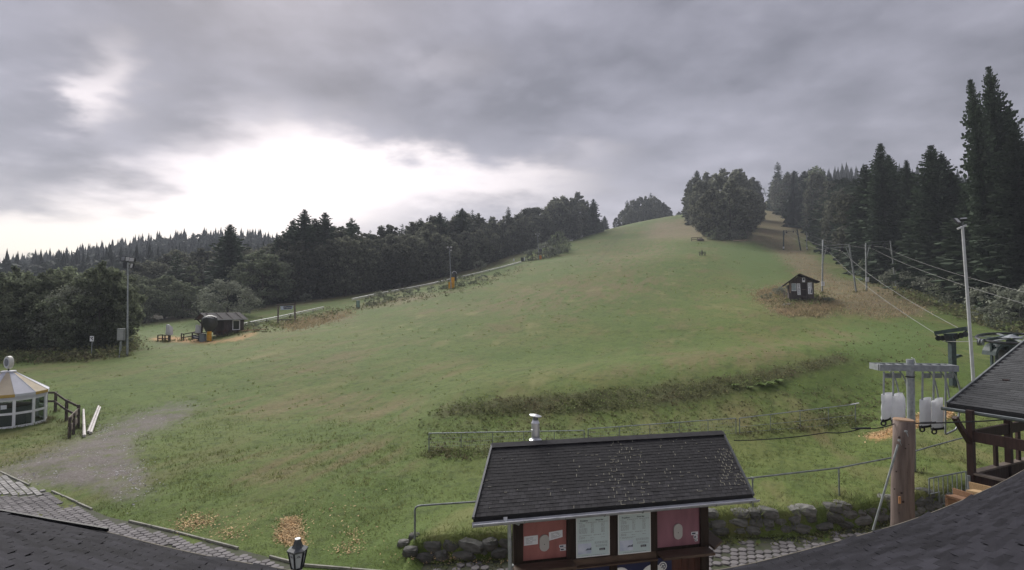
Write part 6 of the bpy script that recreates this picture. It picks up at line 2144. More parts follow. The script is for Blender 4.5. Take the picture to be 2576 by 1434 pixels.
bn, a, b_ = hpanel('banner', 2032, 2042, 711, 740, white_paint, .05, .02, .05)
gl = MB()
for k in range(9):
    zz = b_.z - .14 - k * (b_.z - a.z - .28) / 8; xc = a.x + .15 + .05 * (b_.z - zz) / (b_.z - a.z)
    if k == 3: continue
    gl.box((xc, -.078, zz), (.11, .012, .05)); gl.box((xc + (.03 if k % 2 else -.03), -.078, zz - .05), (.05, .012, .06))
pts = [(.36, .93), (.44, .93), (.42, .6), (.44, .45), (.50, .3), (.47, .08), (.34, .08), (.38, .35), (.37, .6)]
gl.prism([((a.x + u), -.078, a.z + (b_.z - a.z) * v) for u, v in pts], (0, -.012, 0))
gl.build('banner_lettering', ink, bn, world=False)
em, a, b_ = hpanel('emblem_board', 2018, 2025, 698.5, 710, white_paint, .05, .02)
hpanel('emblem_picture', 2019.5, 2023.8, 700, 705, ink, .074, .01, parent=em)
dr, a, b_ = hpanel('door', 2016, 2028, 712, 744, M('hut door', (0.026, 0.018, 0.017), 0.8, 0.3, 3), .045, .03)
for y_ in (728,): hpanel('door_rail', 2017, 2027.5, y_, y_ + 1.2, wood_grey, .078, .012, parent=dr)
hpanel('step', 2016, 2028, 744, 750, wood_hut, .05, .35)
hpanel('downpipe', 1986.5, 1988.3, 713, 737, M('hut pipe', (0.34, 0.25, 0.18), 0.6, 0.2, 3), .05, .06)
wp_ = MB().tube([P(1973, 749, 71.8), P(1972.6, 731, 71.8)], .07, 8)
single(wp_, 'wooden_stake', wood_grey, 'pale wooden stake just left of the ski hut', 'stake', G(1973, 750))
p = G(1978, 769)
mb = MB()
for dx, w_, h_, t_ in ((-.55, .5, .14, .1), (.1, .8, .3, -.1), (.75, .35, .16, .3), (1.2, .5, .1, 0)): mb.box(p + Vector((dx, 0, h_ * .4)), (w_, .5, h_), Matrix.Rotation(t_, 3, 'Y') @ Matrix.Rotation(t_ * 3, 3, 'Z'))
single(mb, 'concrete_rubble', concrete, 'pale heap of concrete pieces lying in front of the ski hut', 'rubble', p)
for px, py, w_, h_, lb_ in ((1962, 744, 2.0, 1.4, 'brown dead bush against the left side of the ski hut'), (1978, 738, 1.6, 1.5, 'taller brown bush behind the left corner of the ski hut'), (1930, 752, 2.2, .9, 'low bush at the left end of the hut mound'), (2085, 758, 2, .7, 'low green bush right of the ski hut')):
    pp = G(px, py); plant('shrub', px, pp.y, h=h_, label=lb_, wide=w_ / 1.6)

# ------------------------------------------------------------------ benches on the piste, hunting stand
p = G(1766, 643)
bt = thing('trail_bench', 'dark wooden bench with a high centre post on the piste', 'bench', p, R(6))
for nm, c, sz in (('post', (0, 0, .65), (.22, .2, 1.5)), ('backrest_board', (0, -.14, .88), (1.9, .08, .2)), ('seat_board', (0, -.3, .48), (1.8, .4, .12)), ('leg', (-.7, -.2, .2), (.12, .3, .5)), ('leg', (.7, -.2, .2), (.12, .3, .5))):
    MB().box(c, sz).build(nm, steel_dark if nm == 'post' else wood_dark, bt, world=False)
p = G(1755, 606)
tr_ = thing('water_trough', 'weathered log trough with rails below the clump on the piste', 'trough', p, R(4))
mb = MB().tube([(-.2, -.3, .35), (.6, -.3, .42), (1.4, -.3, .4), (2.0, -.3, .3)], [.25, .5, .5, .3], 10); mb.build('log', wood_grey, tr_, world=False)
for z_ in (.55, 1.1): MB().box((-.3, .1, z_), (3.6, .12, .16)).build('rail', wood_dark, tr_, world=False)
for x_ in (-2, 0, 1.4): MB().box((x_, .2, .5), (.16, .12, 1.2)).build('post', wood_dark, tr_, world=False)
p = G(1860, 606)
single(MB().tube([G(1845, 607) + Vector((0, 0, .2)), G(1880, 606) + Vector((0, 0, .25))], .22, 8), 'fallen_log', M('pale log', (0.34, 0.26, 0.17), 0.8, .2, 3), 'pale log lying along the foot of the clump', 'log', p)

sbp = G(2366, 762)
Yh = sbp.y
hs = thing('hunting_stand', 'tall wooden hunting stand with ladder at the edge of the right wood', 'hunting stand', sbp)
v3 = lambda px, py, dy=0.0: P(px, py, Yh + dy)
for px0, px1, py1, dy in ((2373, 2366, 676, 0), (2374, 2373, 676, 0.2), (2358, 2358, 680, 1.3), (2372, 2374, 690, 1.4)):
    MB().beam(v3(px0, 764, dy), v3(px1, py1, dy), .09, .09).build('leg', wood_grey, hs)
MB().prism([v3(2374, 683), v3(2383, 684), v3(2383, 715), v3(2374, 716)], (0, 1.3, 0)).build('cabin_wall', M('stand red-brown wood', (0.075, 0.035, 0.028), 0.85, .3, 3), hs)
MB().prism([v3(2356, 678, -.3), v3(2386, 672, -.3), v3(2386, 675, -.3), v3(2356, 680, -.3)], (0, 2.0, 0)).build('roof', roof_felt, hs)
MB().prism([v3(2362, 714, 0), v3(2384, 714, 0), v3(2384, 716, 0), v3(2362, 716, 0)], (0, 1.4, 0)).build('platform', wood_grey, hs)
la, lb_ = v3(2359, 762, -.5), v3(2370, 713, -.1)
for o_ in (Vector((-.2, 0, 0)), Vector((.2, 0, 0))): MB().beam(la + o_, lb_ + o_, .06, .06).build('ladder_rail', wood_pale, hs)
for k in range(9):
    c = la.lerp(lb_, (k + .5) / 9); MB().beam(c - Vector((.2, 0, 0)), c + Vector((.2, 0, 0)), .05, .05).build('rung', wood_pale, hs)
MB().beam(v3(2362, 733, -.2), v3(2368, 752, -.1), .05, .05).build('brace', wood_grey, hs)

# ------------------------------------------------------------------ lift hut with covered wheel, chips, sign frame
Lb = gz(556, 68.5)
RZ = R(57)
lh = thing('lift_hut', 'small dark lift hut with tarpaulin-wrapped wheel at the foot of the piste', 'hut', Lb, RZ)
# local axes: x along the ridge, y across
n = 9
for k in range(n):
    x0 = -.3 + 2.6 * k / n
    if 0.85 < x0 + .15 < 1.75:
        MB().box((x0 + .145, -1.30, .25), (.275, .05, .9)).build('plank', wood_hut, lh, world=False)
        MB().box((x0 + .145, -1.30, 1.98), (.275, .05, .28)).build('plank', wood_hut, lh, world=False)
    else:
        MB().box((x0 + .145, -1.30 - random.uniform(0, .01), 1.05), (.275, .05, 2.15)).build('plank', wood_hut, lh, world=False)
bd = MB(); bd.prism([(-.3, -1.27, 0), (2.3, -1.27, 0), (2.3, 1.2, 0), (-.3, 1.2, 0)], (0, 0, 2.1)); bd.build('wall', wood_hut, lh, world=False)
MB().box((1.0, -1.31, -.1), (2.62, .1, .3)).build('plinth', concrete, lh, world=False)
wn = MB()
for c, sz in (((.83, -1.335, 1.25), (.09, .06, 1.25)), ((1.72, -1.335, 1.25), (.09, .06, 1.25)), ((1.275, -1.335, 1.83), (.8, .06, .09)), ((1.275, -1.335, .67), (.8, .06, .09))): wn.box(c, sz)
w_ = wn.build('window', white_paint, lh, world=False)
MB().box((1.275, -1.305, 1.25), (.80, .03, 1.08)).build('pane', glass_dark, w_, world=False)
ridge_z, eave_z = 2.85, 2.12
for sgn in (-1, 1):
    mb = MB().prism([(-2.6, 0, ridge_z), (2.5, 0, ridge_z), (2.6, sgn * 1.75, eave_z - .12), (-2.35, sgn * 1.75, eave_z - .12)], (0, 0, -.08)); mb.build('roof', M('lift hut roof', (0.055, 0.050, 0.052), 0.8, 0.35, 2, .3), lh, world=False)
for k in range(4):
    x_ = -1.9 + k * 1.25
    MB().beam((x_, -.05, ridge_z + .03), (x_ + .02, -1.74, eave_z - .09), .10, .03, up=(0, -.4, .9)).build('roof_batten', wood_dark, lh, world=False)
MB().beam((-2.35, -1.78, eave_z - .15), (2.6, -1.78, eave_z - .15), .05, .08).build('eave_strip', galv, lh, world=False)
gbm = MB(); gbm.prism([(-2.38, -1.5, eave_z - .1), (-2.38, 1.5, eave_z - .1), (-2.48, 0, ridge_z - .1)], (.06, 0, 0)); gbm.build('gable_board', M('hut gable', (0.085, 0.045, 0.038), 0.8, .3, 3), lh, world=False)
MB().beam((-2.2, .2, -.3), (-2.2, .2, 2.2), .14, .14).build('post', wood_dark, lh, world=False)
for sgn in (-1, 1): MB().beam((-2.2, .2, 1.45), (-2.5, .2 + sgn * .8, 2.15), .10, .10).build('brace', wood_dark, lh, world=False)
# covered wheel
cw = gz(529, 64.6)
cv = thing('wrapped_bullwheel', 'lift wheel wrapped in black tarpaulin in front of the lift hut', 'covered machine', cw)
mb = MB(); n, m_ = 20, 10
for j in range(m_ + 1):
    v = j / m_
    r_ = .84 * (math.sin(min(1, v * 1.1 + .42) * math.pi / 2 * 1.0) if v < .8 else math.cos((v - .8) / .2 * 1.35)) * (0.80 + .20 * min(1, v * 1.8))
    for i in range(n):
        a = 2 * math.pi * i / n; rr = r_ * (1 + .07 * math.sin(5 * a + 3 * v) + .04 * math.sin(11 * a + 9 * v))
        mb.v.append((math.cos(a) * rr, math.sin(a) * rr * .8, 1.0 + 2.05 * v))
for j in range(m_):
    for i in range(n): mb.f.append((j * n + i, j * n + (i + 1) % n, (j + 1) * n + (i + 1) % n, (j + 1) * n + i))
mb.f.append(tuple(m_ * n + i for i in range(n)))
mb.build('tarpaulin', black_tarp, cv, world=False, smooth=True)
MB().tube([(0, 0, -.3), (0, 0, 1.25)], .16, 10).build('stand', steel_dark, cv, world=False)
MB().tube([(math.cos(a) * .74, math.sin(a) * .6 - .02, 2.75 + .06 * math.sin(3 * a)) for a in [k * math.pi / 10 for k in range(21)]], .022, 6).build('tie_rope', white_paint, cv, world=False)


def boxthing(name, label, cat, px, py, Y, w_, d_, h_, mat, parts=(), rz=0.0, lift=0.0):
    b_ = gz(px, Y)
    o = thing(name, label, cat, b_ + Vector((0, 0, lift)), rz)
    MB().box((0, 0, h_ / 2), (w_, d_, h_)).build('body', mat, o, world=False)
    for nm, c, sz, mt in parts: MB().box(c, sz).build(nm, mt, o, world=False)
    return o


def padded(label, px, Y, w_, h_, rz=0.0, mat=yellow):
    b_ = gz(px, Y); o = thing('crash_pad', label, 'crash pad', b_, rz)
    mb = MB(); n = 10
    prof = [(w_ * .48, 0), (w_ * .5, .05), (w_ * .5, h_ - .05), (w_ * .46, h_)]
    mb.lathe((0, 0, 0), prof, 8, R(22.5), m=Matrix.Diagonal((1, .6, 1))); mb.build('padding', mat, o, world=False)
    for z_ in (h_ * .3, h_ * .7): MB().lathe((0, 0, z_), [(w_ * .505, -.02), (w_ * .515, 0), (w_ * .505, .02)], 8, R(22.5), m=Matrix.Diagonal((1, .6, 1))).build('strap', M('pad strap', (0.40, 0.20, 0.03), .7, .2, 4), o, world=False)
    return o


padded('yellow crash pad round a post in front of the lift hut', 528, 63.6, .55, 1.2)
padded('yellow padded box at the foot of the middle floodlight', 1133.5, 115.6, 1.05, 1.45)
padded('narrow yellow pad behind the padded box at the middle floodlight', 1139, 116.6, .75, 2.4)
padded('orange pad at the foot of the farthest floodlight', 1359.5, 185, 1.0, 1.35, 0, M('orange padding', (0.60, 0.22, 0.05), .6, .15, 4))
boxthing('litter_bin', 'grey-blue bin between the fences in front of the lift hut', 'bin', 512, 856, 64.5, .55, .5, .9, M('bin grey blue', (0.22, 0.26, 0.29), .5, .1, 4), [('lid', (0, 0, .93), (.6, .55, .06), steel_dark)])
for px, Y, lbx in ((1143, 119, 'snow gun under dark cover beside the middle floodlight'), (1360, 190, 'snow gun under dark cover beside the farthest floodlight')):
    b_ = gz(px, Y); o = thing('covered_snow_gun', lbx, 'snow gun', b_)
    k = .62 if Y > 150 else .5
    mb = MB(); n, m_ = 14, 8
    for j in range(m_ + 1):
        v = j / m_; r_ = k * (1 if v < .75 else math.cos((v - .75) / .25 * 1.3))
        for i in range(n):
            a = 2 * math.pi * i / n; mb.v.append((math.cos(a) * r_ * (1 + .05 * math.sin(4 * a)), math.sin(a) * r_, 1.4 + 2.2 * v))
    for j in range(m_):
        for i in range(n): mb.f.append((j * n + i, j * n + (i + 1) % n, (j + 1) * n + (i + 1) % n, (j + 1) * n + i))
    mb.build('cover', black_tarp, o, world=False, smooth=True)
    MB().tube([(math.cos(a) * k * 1.0, -k * .5, 3.05 + math.sin(a) * .45) for a in [t * math.pi / 8 for t in range(9)]], .05, 6).build('hood_edge', white_cover, o, world=False)
    for sx in (-.4, .4): MB().beam((sx, 0, -.3), (sx * .4, 0, 1.5), .08, .08).build('leg', steel_dark, o, world=False)
boxthing('switch_cabinet', 'tall grey electrical cabinet beside the left floodlight mast', 'cabinet', 307, 856, 50.6, .56, .42, 1.05, cabinet_grey, [('door', (-.02, -.22, .53), (.46, .02, .96), M('cabinet door', (0.33, 0.34, .335), .5, .1, 4)), ('roof', (0, 0, 1.07), (.62, .48, .04), galv_dull), ('leg', (0, 0, -.5), (.1, .1, 1.0), galv_dull)], R(20), P(307, 856, 50.6).z - gz(307, 50.6).z)
boxthing('green_box', 'pale green box standing in the weeds left of the piste', 'box', 901, 772, 95.5, .5, .45, 1.25, green_box, [('lid', (0, 0, 1.28), (.52, .48, .06), white_paint), ('front_strip', (-.25, -.235, .6), (.06, .02, 1.1), steel_dark)], 0, .1)
b_ = gz(233, 50.4)
o = thing('no_entry_sign', 'small white sign with black diagonal on a thin post below the trees', 'sign', b_)
sg = P(232, 852, 50.4) - b_
MB().beam((0, 0, -.4), (sg.x, 0, sg.z - .1), .05, .05).build('post', galv, o, world=False)
s_ = MB().box((sg.x, -.04, sg.z), (.36, .03, .50)).build('sign_board', white_paint, o, world=False)
mk = MB(); mk.beam((sg.x - .12, -.065, sg.z + .14), (sg.x + .12, -.065, sg.z - .14), .012, .05, up=(0, 0, 1)); mk.box((sg.x + .05, -.064, sg.z + .1), (.1, .01, .12)); mk.build('sign_mark', ink, s_, world=False)
b_ = gz(303, 50.2); single(MB().beam(b_ - Vector((0, 0, .3)), P(303, 860, 50.2), .07, .07), 'marker_post', galv, 'short pale post in the weeds below the grey cabinet', 'post', b_)


# wooden rails round the lift hut
def rail_fence(label, pts, hgt, mat, rails=(1.0, .5), r=.06, group='wooden rails around the lift hut', name='rail_fence'):
    G_ = [gz(px, Y) for px, Y in pts]
    o = thing(name, label, 'fence', G_[0], group=group)
    for g in G_: MB().beam(g - Vector((0, 0, .3)), g + Vector((0, 0, hgt)), .10, .10).build('post', mat, o)
    for a, c in zip(G_, G_[1:]):
        for f in rails: MB().beam(a + Vector((0, -.07, hgt * f - .04)), c + Vector((0, -.07, hgt * f - .04)), .04, .11).build('rail', mat, o)
    return o


rail_fence('left piece of wooden railing at the lift entrance', [(399, 68), (411, 68.2), (417, 67.5), (426, 67.3), (430, 68)], .85, wood_fence)
rail_fence('middle piece of wooden railing left of the lift hut', [(458, 68.5), (464, 67.5), (485, 68.5), (505, 70)], .85, wood_fence)
rail_fence('slanting piece of wooden railing in front of the lift hut', [(486, 67.5), (501, 65.5), (512, 65.8), (526, 66)], .95, wood_fence)
rail_fence('low wooden rail below the lift hut window', [(547, 66.6), (563, 66.4), (573, 66.8)], .75, M('hut rail red brown', (0.085, 0.05, 0.042), .85, .3, 4), (1.0, .85))
b_ = gz(498, 64.9); o = thing('banner_board', 'small navy advertising board on the railing before the lift hut', 'board', b_ + Vector((0, 0, .35)))
MB().box((-.15, 0, .22), (.85, .04, .42), Matrix.Rotation(R(8), 3, 'Y')).build('board', blue_navy, o, world=False)
MB().box((-.15, -.03, .24), (.6, .01, .10), Matrix.Rotation(R(8), 3, 'Y')).build('board_print', white_paint, o, world=False)
for px, Y, pyt, w_, lbx in ((427, 67.5, 816, .55, 'machine under a white cover at the left railing'), (501, 66.8, 817, .55, 'machine under a white cover in front of the lift hut')):
    b_ = gz(px, Y); t_ = P(px, pyt, Y).z - b_.z
    o = thing('covered_machine', lbx, 'covered machine', b_)
    MB().tube([(0, 0, -.3), (0, 0, t_ * .6)], .08, 8).build('stand', steel_dark, o, world=False)
    mb = MB(); mb.add([(-w_ * .5, -.3, t_ * .42), (w_ * .6, -.3, t_ * .38), (w_ * .6, .3, t_ * .38), (-w_ * .5, .3, t_ * .42), (-w_ * .45, -.22, t_), (w_ * .3, -.25, t_ * .97), (w_ * .55, .25, t_ * .82), (-w_ * .4, .25, t_)], [(3, 2, 1, 0), (4, 5, 6, 7), (0, 1, 5, 4), (1, 2, 6, 5), (2, 3, 7, 6), (3, 0, 4, 7)])
    mb.build('cover', white_cover, o, world=False)
b_ = gz(509, 68.6); o = thing('info_board', 'white notice board standing under the lift hut roof', 'sign', b_)
MB().beam((0, 0, -.2), (0, 0, .9), .08, .08).build('post', steel_dark, o, world=False)
s_ = MB().box((0, -.05, 1.45), (.42, .04, 1.0)).build('board', white_paint, o, world=False); MB().box((0, -.075, 1.65), (.08, .01, .2)).build('board_mark', ink, s_, world=False)
pl = G(632, 834); mb = MB()
for k, (dx, dy, a) in enumerate(((0, 0, .05), (.25, .3, .12), (.1, -.3, .0), (1.0, .1, .1))): mb.box(pl + Vector((dx, dy, .12 + .05 * k)), (3.0 - .4 * k, .22, .06), Matrix.Rotation(a + .25, 3, 'Z') @ Matrix.Rotation(-.06, 3, 'Y'))
single(mb, 'plank_pile', wood_pale, 'flat pile of pale planks right of the lift hut', 'planks', pl)

# log banner frame
Yb = 88.5
b_ = gz(720, Yb)
bf = thing('log_banner_stand', 'log frame with a Hunau banner at the lower left of the piste', 'frame', b_)
v2 = lambda px, py, dy=0.0: P(px, py, Yb + dy)
la, lt_, ra_, rt = v2(699, 813), v2(700, 767), v2(743, 812), v2(741, 765)
MB().tube([la - Vector((0, 0, .3)), lt_ + Vector((0, 0, .15))], .13, 9).build('post', wood_grey, bf)
MB().tube([ra_ - Vector((0, 0, .3)), rt + Vector((0, 0, .15))], .14, 9).build('post', wood_grey, bf)
MB().tube([lt_ + Vector((-.2, -.1, 0)), lt_.lerp(rt, .5) + Vector((0, -.1, -.04)), rt + Vector((.2, -.1, .05))], .13, 9).build('top_log', wood_fence, bf)
MB().tube([v2(699, 805, -.1), v2(742, 804, -.1)], .09, 9).build('bottom_log', wood_fence, bf)
q0, q1, q2, q3 = v2(706, 780, -.05), v2(736, 778, -.05), v2(738, 769, -.05), v2(705, 770, -.05)
bn = MB().prism([q0, q1, q2, q3], (0, .03, 0)).build('banner', M('banner cloth', (0.50, 0.56, 0.66), .6, .08, 3), bf)
fm = lambda u, v, o_=.03: (q0.lerp(q1, u)).lerp(q3.lerp(q2, u), v) - Vector((0, o_, 0))
MB().prism([fm(.26, .18), fm(.90, .18), fm(.90, .9), fm(.26, .9)], (0, .012, 0)).build('banner_field', blue_navy, bn)
ex = (fm(.9, .2) - fm(.26, .2)); wt = ex.length; ex.normalize()
put_text('Hunau', .46, fm(.30, .34, .045), ex, Vector((0, 0, 1)), 'banner_lettering', white_paint, bn, .018)

# white slide rail along the strip
seg = [(590, 823), (640, 812), (700, 800), (760, 787), (814, 775)]
seg2 = [(886, 754), (960, 738), (1030, 725), (1080, 715), (1135, 702), (1200, 687), (1260, 672), (1311, 658)]
for sgm, lbx in ((seg, 'lower length of the white slide rail beside the banner frame'), (seg2, 'upper length of the white slide rail along the weedy strip')):
    gp2 = [G(px, py + 4) for px, py in sgm]
    o = thing('slide_rail', lbx, 'rail', gp2[0])
    k = max(1, gp2[0].y / 95)
    for dz, w_, h_, mt in ((.55, .40, .10, M('sunbleached rail', (0.56, 0.56, 0.54), .6, .1, 2)), (.26, .34, .07, M('grey rail side', (0.30, 0.30, 0.29), .7, .2, 2))):
        mb = MB()
        for a, c in zip(gp2, gp2[1:]): mb.beam(a + Vector((0, 0, dz)), c + Vector((0, 0, dz)), w_, h_ * k)
        mb.build('rail', mt, o)
    for a, c in zip(gp2, gp2[1:]):
        MB().beam(a.lerp(c, .5) - Vector((0, 0, .3)), a.lerp(c, .5) + Vector((0, 0, .5)), .1, .1).build('post', wood_fence, o)
rail_fence('short wooden barrier at the top of the slide rail', [(1330, 183), (1341, 184), (1347, 184)], 1.0, wood_grey, (1.0,), group=None)
boxthing('lift_box', 'small dark box with white sign at the top of the slide rail', 'box', 1314, 656, 186, 1.0, .6, 1.3, steel_dark, [('sign', (.7, -.32, .7), (.25, .04, 1.4), white_paint), ('side_sign', (-3.0, -.3, .5), (.45, .04, .8), white_paint)])

# ------------------------------------------------------------------ round bar pavilion at the left edge
YP = 27.4
pc_ = Vector((X(27, YP), YP, -.10))
gl_m = bpy.data.materials.new('clear pavilion glass'); gl_m.use_nodes = True
nt = gl_m.node_tree; pb_ = nt.nodes['Principled BSDF']; tb_ = nt.nodes.new('ShaderNodeBsdfTransparent'); mx_ = nt.nodes.new('ShaderNodeMixShader')
pb_.inputs['Base Color'].default_value = (.03, .035, .035, 1); pb_.inputs['Roughness'].default_value = .08; tb_.inputs['Color'].default_value = (.72, .76, .74, 1)
mx_.inputs[0].default_value = .14
nt.links.new(tb_.outputs[0], mx_.inputs[1]); nt.links.new(pb_.outputs[0], mx_.inputs[2]); nt.links.new(mx_.outputs[0], nt.nodes['Material Output'].inputs['Surface'])
bar = thing('bar_pavilion', 'round glazed bar pavilion with white and cream striped canvas roof', 'pavilion', pc_)
NS, RW, RO = 12, 1.52, 1.62
rot = R(-8)
rp2 = lambda k, r, z: Vector((math.cos(rot + k * 2 * math.pi / NS) * r, math.sin(rot + k * 2 * math.pi / NS) * r, z))
ze_, za_ = 1.66, 2.64
for k in range(NS):
    mt = canvas_white if k % 2 else cream
    MB().prism([rp2(k, .22, za_), rp2(k, RO, ze_), rp2(k + 1, RO, ze_), rp2(k + 1, .22, za_)], (0, 0, .012)).build('roof_segment', mt, bar, world=False)
    MB().prism([rp2(k, RO + .004, ze_ + .01), rp2(k, RO + .004, ze_ - .13), rp2(k + 1, RO + .004, ze_ - .13), rp2(k + 1, RO + .004, ze_ + .01)], rp2(k + .5, .012, 0)).build('valance', canvas_white if k % 2 else ochre, bar, world=False)
    MB().prism([rp2(k, RW + .03, ze_ - .28), rp2(k + 1, RW + .03, ze_ - .28), rp2(k + 1, RW + .03, ze_ - .02), rp2(k, RW + .03, ze_ - .02)], rp2(k + .5, .02, 0)).build('canvas_band', canvas_white, bar, world=False)
    MB().tube([rp2(k, .22, za_ + .015), rp2(k, RO, ze_ + .015)], .014, 6).build('seam', canvas_white, bar, world=False)
    MB().beam(rp2(k, RW, 0), rp2(k, RW, ze_ - .25), .115, .09, up=rp2(k, 1, 0)).build('post', white_paint, bar, world=False)
    for z_, h_ in ((.06, .13), (.72, .11), (1.38, .10)):
        MB().beam(rp2(k + .03, RW, z_), rp2(k + .97, RW, z_), .06, h_).build('glazing_bar', white_paint, bar, world=False)
    for z0, z1 in ((.11, .67), (.77, 1.33)):
        MB().prism([rp2(k + .04, RW - .012, z0), rp2(k + .96, RW - .012, z0), rp2(k + .96, RW - .012, z1), rp2(k + .04, RW - .012, z1)], rp2(k + .5, .008, 0)).build('pane', gl_m, bar, world=False)
MB().lathe((0, 0, za_ - .01), [(.24, 0), (.30, .01), (.30, .06), (.1, .07)], 16).build('cap', canvas_white, bar, world=False)
MB().tube([(0, 0, za_ + .05), (0, 0, za_ + .2)], .035, 8).build('finial_post', steel_dark, bar, world=False)
fm_ = Matrix.Rotation(R(-24), 3, 'Z') @ Matrix.Rotation(R(90), 3, 'X')
fc = Vector((0, 0, za_ + .48))
fd = MB().lathe(fc, [(.02, -.09), (.30, -.09), (.32, -.07), (.32, .07), (.30, .09), (.02, .09)], 24, m=fm_).build('roundel', M('cream sign box', (0.58, 0.57, 0.52), .5, .1, 3), bar, world=False)
MB().lathe(fc + fm_ @ Vector((0, 0, .092)), [(.02, 0), (.27, 0), (.27, .004), (.02, .006)], 24, m=fm_).build('roundel_face', M('roundel white', (0.55, .57, .62), .4, .05, 3), fd, world=False)
MB().lathe(fc + fm_ @ Vector((0, 0, .099)), [(.015, 0), (.20, 0), (.20, .004), (.015, .005)], 20, m=fm_).build('roundel_emblem', M('roundel grey', (0.15, .16, .20), .4, .3, 14), fd, world=False)
# door leaf with notices, bar counter inside
k = 8.95 + 0.0
ang = math.atan2(-1, .95)
kd = ((ang - rot) / (2 * math.pi / NS)) % NS
kd = math.floor(kd)
for u, w_ in ((.30, .26), (.58, .46)):
    pass
q = rp2(kd + .5, RW + .02, 1.08)
tan_ = (rp2(kd + 1, 1, 0) - rp2(kd, 1, 0)).normalized(); outw = rp2(kd + .5, 1, 0)
for du, w_, h_ in ((-.17, .11, .2), (.03, .22, .2)):
    c = q + tan_ * du; pn = MB().prism([c - tan_ * w_ / 2 - Vector((0, 0, h_ / 2)), c + tan_ * w_ / 2 - Vector((0, 0, h_ / 2)), c + tan_ * w_ / 2 + Vector((0, 0, h_ / 2)), c - tan_ * w_ / 2 + Vector((0, 0, h_ / 2))], outw * .006).build('notice', paper_white, bar, world=False)
MB().lathe((0, .1, .02), [(.85, 0), (.85, .9)], 10).build('bar_counter', fridge_white, bar, world=False)
MB().lathe((0, .1, .922), [(.93, 0), (.93, .05)], 10).build('counter_top', M('counter top', (0.26, .22, .19), .5, .2, 3), bar, world=False)
MB().lathe((0, 0, -.12), [(1.6, 0), (1.6, .13)], NS, rot).build('floor', M('pavilion floor', (0.10, 0.09, 0.08), .8, .2, 3), bar, world=False)
# fence, board panel and poles beside it
of = rail_fence('weathered two-rail fence running behind the bar pavilion', [(90, 29.8), (147, 30.0), (175, 28.4), (205, 27.2)], 1.12, wood_fence, (1.0, .58), group=None)
fb_ = thing('board_barrier', 'short grey board barrier at the end of the two-rail fence', 'barrier', gz(183, 24.6))
a_, c_ = gz(184, 24.5), gz(205, 27.0)
for p_ in (a_, c_, a_.lerp(c_, .45) + Vector((0, 0, 0))): MB().beam(p_ - Vector((0, 0, .3)), p_ + Vector((0, 0, .98)), .09, .09).build('post', wood_fence, fb_)
for z_ in (.86, .42): MB().beam(a_ + Vector((.02, -.08, z_)), c_ + Vector((.02, -.08, z_)), .035, .27).build('board', wood_grey, fb_)
for (x0, y0, x1, y1, lbx, r_) in ((212, 1100, 210, 1033, 'single pale pole lying beside the board barrier', .055), (222, 1090, 248, 1024, 'left pole of the white pair lying on the grass', .05), (228, 1092, 252, 1027, 'right pole of the white pair lying on the grass', .05)):
    a, c = G(x0, y0), G(x1, y1)
    single(MB().tube([a + Vector((0, 0, .06)), a.lerp(c, .5) + Vector((.0, 0, .08)), c + Vector((0, 0, .06))], [r_ * 1.25, r_, r_ * .85], 8), 'lying_pole', M('peeled white pole', (0.50, 0.47, 0.45), .7, .25, 4), lbx, 'pole', a, 'poles lying on the grass')


# ------------------------------------------------------------------ ferns on the bank
def fern(px, py, size, label):
    size *= .8
    p = G(px, py)
    mb = MB()
    for k in range(11):
        a = k * 2 * math.pi / 11 + random.uniform(-.2, .2); L_ = size * random.uniform(.8, 1.15)
        prev = None
        for j in range(7):
            t = j / 6
            c = Vector((math.cos(a) * L_ * t, math.sin(a) * L_ * t, L_ * (.85 * t - .75 * t * t) + .04))
            w_ = L_ * .16 * (1 - t) ** .7 * (1 if j else .3); sd_ = Vector((-math.sin(a), math.cos(a), .15)) * w_
            cur = (c - sd_, c, c + sd_)
            if prev: mb.add([prev[0], prev[1], cur[1], cur[0]], [(0, 1, 2, 3)]); mb.add([prev[1], prev[2], cur[2], cur[1]], [(0, 1, 2, 3)])
            prev = cur
    o = link('fern', mb.mesh('fern', fern_mat)); o.location = p
    tag(o, label, 'fern', 'ferns on the bank')


for px, py, s_, lb_ in ((1846, 972, .55, 'leftmost of the bright green ferns on the bank'), (1884, 978, .5, 'small low fern on the bank, second from the left'), (1915, 972, .8, 'large bright fern on the bank, third from the left'), (1934, 968, .75, 'large bright fern on the bank, fourth from the left'), (1955, 962, .7, 'rightmost of the bright green ferns on the bank')):
    fern(px, py, s_, lb_)

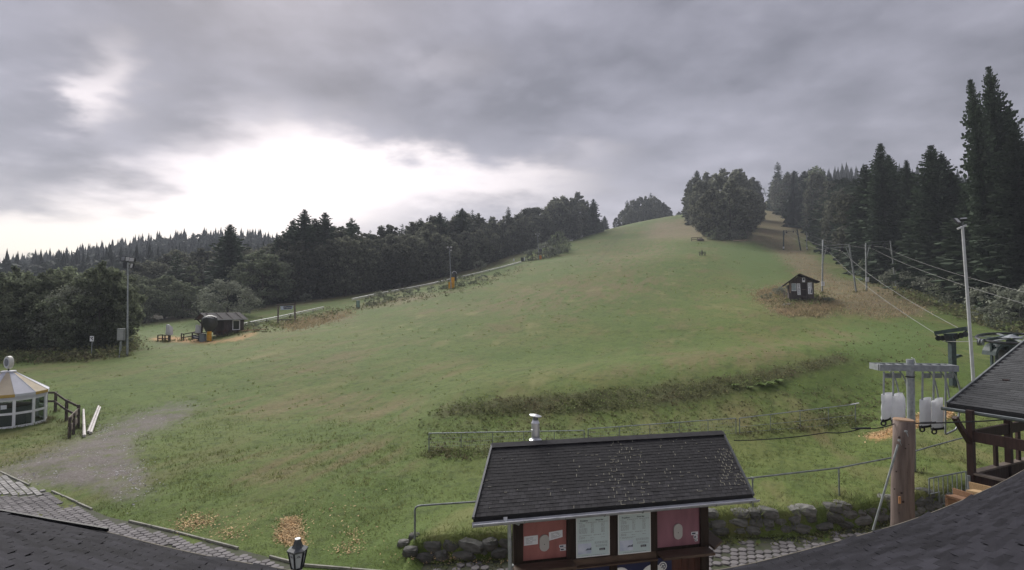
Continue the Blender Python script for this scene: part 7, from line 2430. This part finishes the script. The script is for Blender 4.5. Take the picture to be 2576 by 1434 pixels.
# ------------------------------------------------------------------ grass tufts added as contact shading round posts and walls
bp_ = []
for o in list(COL.objects):
    if o.parent is None and o.get('category') in ('floodlight', 'lift gantry', 'hut', 'frame', 'fence', 'railing', 'lift pillar', 'sign', 'cabinet', 'box', 'stake', 'hunting stand', 'barrier', 'crash pad', 'snow gun', 'pavilion', 'rack', 'lift station'):
        for ch in o.children:
            if ch.name.split('.')[0] in ('pole', 'post', 'leg', 'column', 'body', 'padding', 'plank', 'stand'):
                w_ = o.matrix_basis
                c = [w_ @ Vector(q) for q in ch.bound_box]
                zc = min(q.z for q in c); low_ = [v for v in ch.data.vertices]
                lows = [w_ @ v.co for v in low_]; zm = min(q.z for q in lows); lows = [q for q in lows if q.z < zm + .25]
                cx_, cy_ = sum(q.x for q in lows) / len(lows), sum(q.y for q in lows) / len(lows)
                if not (14 < cy_ < 200): continue
                if cx_ > 10 and cy_ < 17: continue
                k = 14 if cy_ < 60 else 9
                sp_ = .14 + .0022 * cy_
                for _ in range(k): bp_.append((cx_ + random.gauss(0, sp_), cy_ + random.gauss(0, sp_), 0))
for k in range(150):
    a = random.uniform(0, 6.28); bp_.append((pc_.x + math.cos(a) * random.uniform(1.55, 1.75), pc_.y + math.sin(a) * random.uniform(1.55, 1.75), 0))
bp_ = np.array(bp_); bp_[:, 2] = H(bp_[:, 0], bp_[:, 1])
blades('contact_shade_grass', 'longer grass added round posts and walls for contact shading', bp_, rng.uniform(.12, .30, len(bp_)) * np.clip(bp_[:, 1] / 45, .7, 1.3), rng.uniform(.02, .04, len(bp_)) * np.clip(bp_[:, 1] / 30, .8, 4), weed, 6, .5, .5)

# ------------------------------------------------------------------ thin morning haze
HZ = bpy.data.materials.new('morning haze'); HZ.use_nodes = True
nt = HZ.node_tree; nt.nodes.remove(nt.nodes['Principled BSDF'])
pv = nt.nodes.new('ShaderNodeVolumePrincipled'); pv.inputs['Color'].default_value = (.84, .91, 1, 1); pv.inputs['Density'].default_value = HAZE if 'HAZE' in globals() else 0.00042
nt.links.new(pv.outputs[0], nt.nodes['Material Output'].inputs['Volume'])
hzb = MB(); hzb.box((0, 280, 62), (3900, 1000, 150)).build('haze', HZ, kind='stuff')
